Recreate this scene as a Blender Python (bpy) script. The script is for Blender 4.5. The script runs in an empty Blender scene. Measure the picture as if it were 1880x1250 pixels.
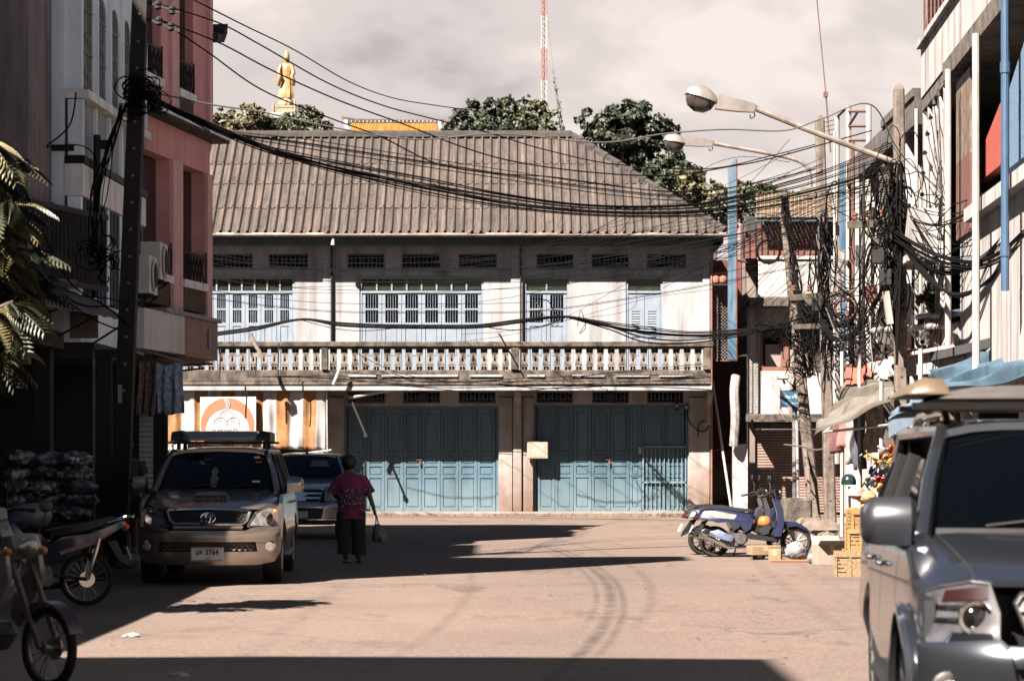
import bpy, bmesh, math, random
from mathutils import Vector, Matrix
R = math.radians
random.seed(7)
SC = bpy.context.scene
COL = SC.collection

# ------------------------------------------------------------------ camera
F, CX, HY, CAMZ = 4600.0, 940.0, 835.0, 1.6          # focal length in photo pixels, optical axis, horizon row, eye height
cam_d = bpy.data.cameras.new('camera')
cam = bpy.data.objects.new('camera', cam_d)
COL.objects.link(cam)
cam.location = (0, 0, CAMZ)
cam.rotation_euler = (R(90), 0, 0)
cam_d.sensor_width = 36
cam_d.lens = 36 * F / 1880
cam_d.shift_y = (HY - 625) / 1880
cam_d.clip_start = 0.5
cam_d.clip_end = 3000
cam_d.dof.use_dof = True
cam_d.dof.focus_distance = 48
cam_d.dof.aperture_fstop = 4.0
SC.camera = cam

# ------------------------------------------------------------------ sky and sun
SUN_D = Vector((0.79, 1.0, -1.34)).normalized()      # direction the light travels
world = bpy.data.worlds.new('World')
SC.world = world
world.use_nodes = True
wn, wl = world.node_tree.nodes, world.node_tree.links
wn.clear()
w_out = wn.new('ShaderNodeOutputWorld')
w_bg = wn.new('ShaderNodeBackground')
w_bg.inputs['Strength'].default_value = 0.0085
sky = wn.new('ShaderNodeTexSky')
sky.sky_type = 'NISHITA'
sky.sun_disc = False
sky.sun_elevation = math.asin(-SUN_D.z)
sky.sun_rotation = math.atan2(-SUN_D.x, -SUN_D.y)
sky.air_density = 1.0
sky.dust_density = 0.3
sky.ozone_density = 3.0
tc = wn.new('ShaderNodeTexCoord')
mp = wn.new('ShaderNodeMapping')
mp.inputs['Scale'].default_value = (1.0, 1.0, 2.0)
mp.inputs['Location'].default_value = (0.3, 0.1, 0.43)
nz = wn.new('ShaderNodeTexNoise')
nz.inputs['Scale'].default_value = 6.5
nz.inputs['Detail'].default_value = 5
nz.inputs['Roughness'].default_value = 0.52
nz.inputs['Distortion'].default_value = 0.25
cr = wn.new('ShaderNodeValToRGB')
cr.color_ramp.interpolation = 'EASE'
cr.color_ramp.elements[0].position = 0.38
cr.color_ramp.elements[0].color = (7.39, 6.65, 6.59, 1)
cr.color_ramp.elements[1].position = 0.60
cr.color_ramp.elements[1].color = (14.18, 12.57, 11.91, 1)
e = cr.color_ramp.elements.new(0.5)
e.color = (11.10, 9.96, 9.61, 1)
sepw = wn.new('ShaderNodeSeparateXYZ')
gap = wn.new('ShaderNodeMapRange')                      # the cloud sheet is closed near the horizon and breaks up overhead
gap.inputs['From Min'].default_value = 0.20
gap.inputs['From Max'].default_value = 0.34
gap.inputs['To Min'].default_value = 1.0
gap.inputs['To Max'].default_value = 0.0
mixw = wn.new('ShaderNodeMix')
mixw.data_type = 'RGBA'
wl.new(tc.outputs['Generated'], mp.inputs['Vector'])
wl.new(mp.outputs['Vector'], nz.inputs['Vector'])
wl.new(nz.outputs['Fac'], cr.inputs['Fac'])
wl.new(tc.outputs['Generated'], sepw.inputs[0])
wl.new(sepw.outputs['Z'], gap.inputs['Value'])
wl.new(gap.outputs['Result'], mixw.inputs['Factor'])
wl.new(sky.outputs['Color'], mixw.inputs['A'])
wl.new(cr.outputs['Color'], mixw.inputs['B'])
wl.new(mixw.outputs['Result'], w_bg.inputs['Color'])
wl.new(w_bg.outputs['Background'], w_out.inputs['Surface'])

sun_d = bpy.data.lights.new('sun', 'SUN')
sun_d.energy = 5.0
sun_d.angle = R(0.5)
sun_d.color = (1.0, 0.87, 0.76)
sun = bpy.data.objects.new('sun', sun_d)
COL.objects.link(sun)
sun.rotation_euler = SUN_D.to_track_quat('-Z', 'Y').to_euler()

vs = SC.view_settings
vs.view_transform = 'Standard'
vs.look = 'None'
vs.exposure = 3.0
vs.gamma = 1.0
vs.use_curve_mapping = False
SC.cycles.max_bounces = 6
SC.cycles.diffuse_bounces = 3
SC.cycles.glossy_bounces = 3
SC.cycles.transmission_bounces = 4
SC.cycles.transparent_max_bounces = 8
SC.cycles.use_denoising = True

# ------------------------------------------------------------------ helpers
def P(px, py, Y):
    """world point seen at photo pixel (px, py) at distance Y"""
    return Vector(((px - CX) / F * Y, Y, CAMZ + (HY - py) / F * Y))

WORLD_ROOTS = set()
SPLIT = {'front_wall','shop_side_wall','braces','posts','roof_rack','bracket','rail','bottom_rail','strut','bracket_arm','pier_face','flap','handles','tape','verge','sleeves','frame','aerial','cage','steam','fork','rim_band','plate_rim','soffit','side_stripe','decal','intake_slat','wall','canopy','blind_box','back_wall','inner_block'}

def tag(o, label=None, cat=None, group=None, kind=None):
    if label: o['label'] = label
    if cat: o['category'] = cat
    if group: o['group'] = group
    if kind: o['kind'] = kind
    return o

def thing(name, label, cat, loc=(0, 0, 0), rz=0.0, group=None, local=False):
    o = bpy.data.objects.new(name, None)
    o.empty_display_size = 0.2
    COL.objects.link(o)
    o.location = loc
    o.rotation_euler = (0, 0, rz)
    tag(o, label, cat, group)
    if not local: WORLD_ROOTS.add(o)
    return o

def copy_tree(o, parent=None):
    c = o.copy()
    COL.objects.link(c)
    if parent is not None:
        c.parent = parent
    for ch in o.children:
        copy_tree(ch, c)
    return c

def root_of(o):
    while o.parent is not None: o = o.parent
    return o

class B:
    """collects shapes, build() makes ONE mesh object of them"""
    def __init__(s):
        s.v, s.f, s.mi = [], [], []
        s.m = 0
    def add(s, vs, fs):
        n = len(s.v)
        s.v += [tuple(p) for p in vs]
        s.f += [tuple(i + n for i in f) for f in fs]
        s.mi += [s.m] * len(fs)
        return s
    def box(s, x0, x1, y0, y1, z0, z1):
        return s.add([(x0,y0,z0),(x1,y0,z0),(x1,y1,z0),(x0,y1,z0),(x0,y0,z1),(x1,y0,z1),(x1,y1,z1),(x0,y1,z1)],
                     [(3,2,1,0),(4,5,6,7),(0,1,5,4),(1,2,6,5),(2,3,7,6),(3,0,4,7)])
    def cbox(s, x0, x1, y0, y1, z0, z1, b=0.02):
        """box with chamfered edges"""
        b = min(b, (x1-x0)*.45, (y1-y0)*.45, (z1-z0)*.45)
        pts, idx = [], {}
        for sx in (0,1):
            for sy in (0,1):
                for sz in (0,1):
                    X, Y, Z = (x0,x1)[sx], (y0,y1)[sy], (z0,z1)[sz]
                    dx, dy, dz = (b,-b)[sx], (b,-b)[sy], (b,-b)[sz]
                    idx[(sx,sy,sz)] = len(pts)
                    pts += [(X,Y+dy,Z+dz),(X+dx,Y,Z+dz),(X+dx,Y+dy,Z)]
        g = lambda a,k: idx[a]+k
        fs = []
        for sx in (0,1):
            q = [g((sx,0,0),0),g((sx,1,0),0),g((sx,1,1),0),g((sx,0,1),0)]
            fs.append(q if sx else q[::-1])
        for sy in (0,1):
            q = [g((0,sy,0),1),g((1,sy,0),1),g((1,sy,1),1),g((0,sy,1),1)]
            fs.append(q[::-1] if sy else q)
        for sz in (0,1):
            q = [g((0,0,sz),2),g((1,0,sz),2),g((1,1,sz),2),g((0,1,sz),2)]
            fs.append(q if sz else q[::-1])
        for a in (0,1):
            for c in (0,1):
                e1 = [g((a,c,0),0),g((a,c,1),0),g((a,c,1),1),g((a,c,0),1)]
                fs.append(e1 if (a+c)%2 else e1[::-1])
                e2 = [g((a,0,c),0),g((a,1,c),0),g((a,1,c),2),g((a,0,c),2)]
                fs.append(e2[::-1] if (a+c)%2 else e2)
                e3 = [g((0,a,c),1),g((1,a,c),1),g((1,a,c),2),g((0,a,c),2)]
                fs.append(e3 if (a+c)%2 else e3[::-1])
        for k in idx:
            t = [idx[k], idx[k]+1, idx[k]+2]
            fs.append(t if sum(k)%2 else t[::-1])
        return s.add(pts, fs)
    def obox(s, c, sx, sy, sz, rot=None):
        m = rot.to_matrix() if rot is not None and not isinstance(rot, Matrix) else (rot or Matrix.Identity(3))
        c = Vector(c)
        vs = [c + m @ Vector((a*sx/2, b*sy/2, d*sz/2)) for d in (-1,1) for a,b in ((-1,-1),(1,-1),(1,1),(-1,1))]
        return s.add(vs, [(3,2,1,0),(4,5,6,7),(0,1,5,4),(1,2,6,5),(2,3,7,6),(3,0,4,7)])
    def beam(s, p0, p1, w, h):
        """rectangular bar between two points"""
        p0, p1 = Vector(p0), Vector(p1)
        d = (p1 - p0)
        L = d.length
        m = d.to_track_quat('Y', 'Z').to_matrix()
        return s.obox((p0 + p1)/2, w, L, h, m)
    def tube(s, pts, r, n=6, cap=True):
        pts = [Vector(p) for p in pts]
        k = len(pts)
        rs = r if isinstance(r, (list, tuple)) else [r]*k
        t0 = (pts[1]-pts[0]).normalized()
        up = Vector((0,0,1)) if abs(t0.z) < .9 else Vector((1,0,0))
        a = t0.cross(up).normalized()
        vs = []
        for i in range(k):
            t = (pts[min(i+1,k-1)] - pts[max(i-1,0)])
            if t.length < 1e-9: t = t0.copy()
            t.normalize()
            a = (a - t*a.dot(t))
            if a.length < 1e-6: a = t.orthogonal()
            a.normalize()
            b = t.cross(a)
            for j in range(n):
                an = 2*math.pi*j/n
                vs.append(pts[i] + (a*math.cos(an) + b*math.sin(an))*rs[i])
        fs = []
        for i in range(k-1):
            for j in range(n):
                j2 = (j+1) % n
                fs.append((i*n+j, (i+1)*n+j, (i+1)*n+j2, i*n+j2)[::-1])
        if cap:
            fs.append(tuple(range(n))[::-1][::-1])
            fs.append(tuple(range((k-1)*n, k*n))[::-1])
        return s.add(vs, fs)
    def lathe(s, prof, c=(0,0,0), n=16, axis='Z', rot=None):
        """prof: list of (radius, height)"""
        c = Vector(c)
        vs = []
        for r, h in prof:
            for j in range(n):
                an = 2*math.pi*j/n
                p = Vector((r*math.cos(an), r*math.sin(an), h))
                if axis == 'Y': p = Vector((p.x, p.z, p.y))
                elif axis == 'X': p = Vector((p.z, p.y, p.x))
                if rot is not None: p = rot @ p
                vs.append(c + p)
        fs = []
        for i in range(len(prof)-1):
            for j in range(n):
                j2 = (j+1) % n
                q = (i*n+j, i*n+j2, (i+1)*n+j2, (i+1)*n+j)
                fs.append(q if axis == 'Z' else q[::-1])
        fs.append(tuple(range(n))[::-1])
        fs.append(tuple(range((len(prof)-1)*n, len(prof)*n)))
        return s.add(vs, fs)
    def ell(s, c, rx, ry, rz, n=12, m=8, jit=0.0, rot=None):
        prof = [(math.sin(math.pi*i/m), -math.cos(math.pi*i/m)) for i in range(m+1)]
        prof[0] = (0.02, -1); prof[-1] = (0.02, 1)
        vs = []
        c = Vector(c)
        for r, h in prof:
            for j in range(n):
                an = 2*math.pi*j/n
                k = 1 + random.uniform(-jit, jit)
                p = Vector((r*math.cos(an)*rx*k, r*math.sin(an)*ry*k, h*rz*k))
                if rot is not None: p = rot @ p
                vs.append(c + p)
        fs = []
        for i in range(m):
            for j in range(n):
                j2 = (j+1) % n
                fs.append((i*n+j, i*n+j2, (i+1)*n+j2, (i+1)*n+j))
        fs.append(tuple(range(n))[::-1]); fs.append(tuple(range(m*n, (m+1)*n)))
        return s.add(vs, fs)
    def loft(s, rings, closed=True, cap=True):
        n = len(rings[0])
        vs = [p for r in rings for p in r]
        fs = []
        for i in range(len(rings)-1):
            for j in range(n if closed else n-1):
                j2 = (j+1) % n
                fs.append((i*n+j, i*n+j2, (i+1)*n+j2, (i+1)*n+j))
        if cap and closed:
            fs.append(tuple(range(n))[::-1]); fs.append(tuple(range((len(rings)-1)*n, len(rings)*n)))
        return s.add(vs, fs)
    def prism(s, poly, fn0, fn1):
        """poly: 2D points; fn0/fn1 map (u,v) to 3D for the two ends"""
        n = len(poly)
        vs = [fn0(*p) for p in poly] + [fn1(*p) for p in poly]
        fs = [tuple(range(n))[::-1], tuple(range(n, 2*n))]
        for j in range(n):
            j2 = (j+1) % n
            fs.append((j, j2, n+j2, n+j))
        return s.add(vs, fs)
    def patch(s, poly, fn, step=0.1, depth=0.0, d0=0.0):
        """2D outline gridded and mapped by fn(u, v, d); rim of given depth"""
        bm = bmesh.new()
        f = bm.faces.new([bm.verts.new((u, v, 0)) for u, v in poly])
        us = [p[0] for p in poly]; vv = [p[1] for p in poly]
        su, sv = step if isinstance(step, tuple) else (step, step)
        for lo, hi, st, no, ax in ((min(us), max(us), su, (1,0,0), 0), (min(vv), max(vv), sv, (0,1,0), 1)):
            k = int(math.ceil((hi-lo)/st))
            for i in range(1, k):
                c = lo + (hi-lo)*i/k
                co = (c,0,0) if ax == 0 else (0,c,0)
                bmesh.ops.bisect_plane(bm, geom=bm.verts[:]+bm.edges[:]+bm.faces[:], plane_co=co, plane_no=no, dist=1e-5)
        big = [f for f in bm.faces if len(f.verts) > 4]
        if big: bmesh.ops.triangulate(bm, faces=big)
        bm.verts.index_update()
        uv = [(v.co.x, v.co.y) for v in bm.verts]
        fs = [tuple(v.index for v in f.verts) for f in bm.faces]
        vs = [fn(u, v, d0) for u, v in uv]
        if depth:
            n = len(vs)
            rim = [(e.verts[0].index, e.verts[1].index) for e in bm.edges if len(e.link_faces) == 1]
            bi = sorted({i for e in rim for i in e})
            mp_ = {i: n+k for k, i in enumerate(bi)}
            vs += [fn(uv[i][0], uv[i][1], d0+depth) for i in bi]
            fs += [(a, b, mp_[b], mp_[a]) for a, b in rim]
        bm.free()
        return s.add(vs, fs)
    def pieces(s):
        par = list(range(len(s.v)))
        def find(a):
            while par[a] != a: par[a] = par[par[a]]; a = par[a]
            return a
        for f in s.f:
            r0 = find(f[0])
            for i in f[1:]: par[find(i)] = r0
        groups = {}
        for f, m in zip(s.f, s.mi): groups.setdefault(find(f[0]), []).append((f, m))
        out = []
        for g in groups.values():
            q = B(); ids = sorted({i for f, m in g for i in f}); mp_ = {i: k for k, i in enumerate(ids)}
            q.v = [s.v[i] for i in ids]; q.f = [tuple(mp_[i] for i in f) for f, m in g]; q.mi = [m for f, m in g]
            out.append(q)
        return out
    def build(s, name, mat, parent=None, smooth=False, angle=35, kind=None, label=None):
        if parent is not None and name in SPLIT and len(s.f) > 6:
            ps = s.pieces()
            if len(ps) > 1:
                return [q.build(name, mat, parent, smooth, angle, kind, label) for q in ps][0]
        me = bpy.data.meshes.new(name)
        vs = s.v
        if parent is not None:
            rt = root_of(parent)
            if rt in WORLD_ROOTS:
                L = rt.location
                vs = [(p[0]-L[0], p[1]-L[1], p[2]-L[2]) for p in vs]
        me.from_pydata(vs, [], s.f)
        for m in (mat if isinstance(mat, (list, tuple)) else [mat]):
            me.materials.append(m)
        if isinstance(mat, (list, tuple)):
            me.polygons.foreach_set('material_index', s.mi)
        bm = bmesh.new(); bm.from_mesh(me)
        bmesh.ops.recalc_face_normals(bm, faces=bm.faces)
        bm.to_mesh(me); bm.free()
        if smooth:
            me.polygons.foreach_set('use_smooth', [True]*len(me.polygons))
            me.set_sharp_from_angle(angle=R(angle))
        o = bpy.data.objects.new(name, me)
        COL.objects.link(o)
        if parent is not None: o.parent = parent
        if kind: o['kind'] = kind
        if label: o['label'] = label
        return o

def share(name, src, parent, loc=(0,0,0), rz=0.0, scale=(1,1,1)):
    """a piece sharing mesh data; loc is in world coordinates when the root is a world root"""
    o = bpy.data.objects.new(name, src.data if hasattr(src, 'data') else src)
    COL.objects.link(o)
    o.parent = parent
    L = root_of(parent).location if root_of(parent) in WORLD_ROOTS else Vector((0,0,0))
    o.location = Vector(loc) - L
    o.rotation_euler = (0, 0, rz)
    o.scale = scale
    return o

def crom(pts, n=8):
    """smooth curve through points"""
    pts = [Vector(p) for p in pts]
    if len(pts) < 3: 
        return [pts[0].lerp(pts[-1], i/n) for i in range(n+1)]
    out = []
    for i in range(len(pts)-1):
        p0, p1, p2, p3 = pts[max(i-1,0)], pts[i], pts[i+1], pts[min(i+2, len(pts)-1)]
        for k in range(n):
            t = k/n
            out.append(0.5*((2*p1) + (p2-p0)*t + (2*p0-5*p1+4*p2-p3)*t*t + (3*p1-p0-3*p2+p3)*t*t*t))
    out.append(pts[-1])
    return out

def sag(p0, p1, s, n=14):
    p0, p1 = Vector(p0), Vector(p1)
    return [p0.lerp(p1, i/n) - Vector((0,0,1))*s*4*(i/n)*(1-i/n) for i in range(n+1)]

def text_mesh(body, size, mat, name, parent, matrix, extrude=0.002, align='CENTER', sx=1.0, bold=0.0, shear=0.0):
    cu = bpy.data.curves.new('t', 'FONT')
    cu.body = body; cu.size = size; cu.extrude = extrude; cu.align_x = align; cu.align_y = 'CENTER'
    cu.offset = bold; cu.shear = shear; cu.resolution_u = 3
    to = bpy.data.objects.new('t', cu)
    COL.objects.link(to)
    dg = bpy.context.evaluated_depsgraph_get()
    me = bpy.data.meshes.new_from_object(to.evaluated_get(dg))
    bpy.data.objects.remove(to); bpy.data.curves.remove(cu)
    me.transform(matrix @ Matrix.Diagonal((sx, 1, 1, 1)))
    if root_of(parent) in WORLD_ROOTS:
        me.transform(Matrix.Translation(-root_of(parent).location))
    me.materials.clear(); me.materials.append(mat)
    o = bpy.data.objects.new(name, me)
    COL.objects.link(o); o.parent = parent
    return o

FACE_CAM = Matrix(((1,0,0,0),(0,0,-1,0),(0,1,0,0),(0,0,0,1)))   # text in the xz plane, read from -Y

# ------------------------------------------------------------------ materials
MATS = {}
def M(name, col, col2=None, scale=6.0, rough=0.7, metal=0.0, bump=0.0, bscale=40.0, streak=None, sscale=(3,3,.25), samt=0.5,
      spot=None, spscale=1.2, spamt=0.55, rnd=0.0, coat=0.0, spec=0.5, low=None, lowz=(0,1), trans=0.0, emit=None, emis=0.0):
    if name in MATS: return MATS[name]
    sc_ = lambda c: tuple(x*.78 for x in c) if c else c
    col, col2, streak, spot, low = sc_(col), sc_(col2), sc_(streak), sc_(spot), sc_(low)
    m = bpy.data.materials.new(name); m.use_nodes = True
    n, l = m.node_tree.nodes, m.node_tree.links
    bs = n['Principled BSDF']
    bs.inputs['Roughness'].default_value = rough
    bs.inputs['Metallic'].default_value = metal
    bs.inputs['Specular IOR Level'].default_value = spec
    bs.inputs['Coat Weight'].default_value = coat
    bs.inputs['Coat Roughness'].default_value = 0.06
    if trans: bs.inputs['Transmission Weight'].default_value = trans
    if emit:
        bs.inputs['Emission Color'].default_value = (*emit, 1); bs.inputs['Emission Strength'].default_value = emis
    t = n.new('ShaderNodeTexCoord')
    vec = t.outputs['Object']
    if rnd:
        oi = n.new('ShaderNodeObjectInfo')
        ad = n.new('ShaderNodeVectorMath'); ad.operation = 'MULTIPLY_ADD'
        l.new(oi.outputs['Random'], ad.inputs[0]); ad.inputs[1].default_value = (37, 91, 53); l.new(vec, ad.inputs[2])
        vec = ad.outputs[0]
    def noise(sc, detail=5, vscale=None, rgh=.55):
        q = n.new('ShaderNodeTexNoise'); q.inputs['Scale'].default_value = sc; q.inputs['Detail'].default_value = detail
        q.inputs['Roughness'].default_value = rgh
        if vscale:
            mm = n.new('ShaderNodeMapping'); mm.inputs['Scale'].default_value = vscale
            l.new(vec, mm.inputs['Vector']); l.new(mm.outputs['Vector'], q.inputs['Vector'])
        else: l.new(vec, q.inputs['Vector'])
        return q.outputs['Fac']
    def rng(fac, a, b, lo=0.0, hi=1.0):
        r_ = n.new('ShaderNodeMapRange'); r_.inputs['From Min'].default_value = a; r_.inputs['From Max'].default_value = b
        r_.inputs['To Min'].default_value = lo; r_.inputs['To Max'].default_value = hi
        l.new(fac, r_.inputs['Value']); return r_.outputs['Result']
    def mix(fac, a, b):
        x = n.new('ShaderNodeMix'); x.data_type = 'RGBA'; l.new(fac, x.inputs['Factor'])
        for s_, v_ in (('A', a), ('B', b)):
            if isinstance(v_, tuple): x.inputs[s_].default_value = (*v_, 1)
            else: l.new(v_, x.inputs[s_])
        return x.outputs['Result']
    c = col
    if col2: c = mix(rng(noise(scale), .35, .65), c, col2)
    if spot: c = mix(rng(noise(spscale, 7, rgh=.68), .5, .66, 0, spamt), c, spot)
    if streak: c = mix(rng(noise(1.0, 6, sscale, .6), .46, .68, 0, samt), c, streak)
    if low:      # splash dirt that really lies on the lowest part of a wall
        sp = n.new('ShaderNodeSeparateXYZ'); l.new(t.outputs['Object'], sp.inputs[0])
        h = n.new('ShaderNodeMath'); h.operation = 'MULTIPLY_ADD'
        l.new(noise(2.2, 6), h.inputs[0]); h.inputs[1].default_value = -1.4*(lowz[1]-lowz[0]); l.new(sp.outputs['Z'], h.inputs[2])
        c = mix(rng(h.outputs[0], lowz[0]-.7*(lowz[1]-lowz[0]), lowz[1]-.7*(lowz[1]-lowz[0]), .85, 0), c, low)
    if rnd:
        hs = n.new('ShaderNodeHueSaturation')
        l.new(rng(oi.outputs['Random'], 0, 1, 1-rnd, 1+rnd), hs.inputs['Value'])
        if isinstance(c, tuple): hs.inputs['Color'].default_value = (*c, 1)
        else: l.new(c, hs.inputs['Color'])
        c = hs.outputs['Color']
    if isinstance(c, tuple): bs.inputs['Base Color'].default_value = (*c, 1)
    else: l.new(c, bs.inputs['Base Color'])
    if bump:
        bp = n.new('ShaderNodeBump'); bp.inputs['Strength'].default_value = bump; bp.inputs['Distance'].default_value = 0.02
        l.new(noise(bscale, 6), bp.inputs['Height']); l.new(bp.outputs['Normal'], bs.inputs['Normal'])
    MATS[name] = m
    return m
# colours are surface albedos; the photograph is exposed for the shade
white_wall = M('white_wall', (.205,.215,.23), (.185,.187,.193), 1.5, .9, bump=.15, streak=(.07,.066,.066), samt=.7)
shade_blue_wall = M('white_wall_shade_tint', (.88,.97,1.05), (.76,.85,.94), 1.2, .9, bump=.2, streak=(.36,.42,.48), samt=.5)  # white wall, its colour tinted blue grey for the shade it stands in
grime = M('grimy_concrete', (.082,.066,.052), (.022,.018,.015), 3.5, .95, bump=.6, bscale=25, spot=(.005,.0046,.0042), spscale=3.5, spamt=.95, streak=(.012,.0105,.009), sscale=(6,6,1.2), samt=.7)
baluster_m = M('baluster_cement', (.150,.138,.126), (.08,.07,.061), 5.0, .9, bump=.3, spot=(.012,.0105,.009), spscale=5.0, spamt=.9, rnd=.12)
pillar_m = M('ground_floor_plaster', (.225,.215,.21), (.18,.165,.155), 1.5, .9, bump=.25, spot=(.15,.075,.04), spscale=1.6, spamt=.5,
             streak=(.07,.058,.05), samt=.5, low=(.075,.036,.02), lowz=(0.1,1.5))
door_blue = M('door_blue_paint', (.028,.066,.094), (.035,.078,.108), 2.5, .6, bump=.12, streak=(.009,.028,.042), samt=.6, low=(.075,.115,.132), lowz=(0.0,1.1), rnd=.10)
shutter_grey = M('shutter_pale_blue', (.125,.158,.20), (.10,.13,.168), 3, .65, bump=.1, streak=(.10,.11,.13), samt=.4, rnd=.05)
transom_m = M('transom_glass', (.010,.015,.010), (.018,.024,.015), 5, .12, spec=.4)
vent_m = M('vent_block', (.06,.07,.088), (.035,.042,.055), 5, .85, bump=.3)
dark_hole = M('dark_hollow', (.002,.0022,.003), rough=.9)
fascia_m = M('fascia_teal_timber', (.03,.055,.07), (.018,.035,.045), 3, .7, streak=(.015,.02,.025))
gutter_m = M('gutter_metal', (.22,.19,.17), (.12,.10,.09), 4, .5, metal=.3, streak=(.07,.05,.035))
roof_m = M('roof_fibre_cement', (.038,.029,.024), (.017,.0127,.0104), 14, .95, bump=.6, bscale=60, spot=(.007,.0055,.005), spscale=4, spamt=.9,
           streak=(.075,.057,.047), sscale=(14,.6,.6), samt=.75, rnd=.24)
roof_ridge_m = M('roof_ridge_cap', (.022,.017,.015), (.007,.006,.005), 6, .95, bump=.5, rnd=.2)
iron = M('dark_iron', (.006,.0065,.0075), (.012,.009,.008), 12, .65, spec=.3)
black_m = M('black_rubber', (.004,.004,.0045), rough=.6, spec=.35)
cable_m = M('cable_black', (.0022,.0022,.0026), rough=.8, spec=.08)
cable_grey = M('cable_grey', (.06,.055,.052), rough=.6)
conc_pole = M('pole_concrete', (.125,.103,.087), (.07,.056,.046), 7, .95, bump=.5, spot=(.025,.019,.015), spscale=4, spamt=.7, streak=(.028,.021,.016), sscale=(8,8,.5), samt=.5)
white_paint = M('white_paint', (.25,.24,.235), (.2,.19,.18), 5, .6, streak=(.10,.07,.05))
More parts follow.
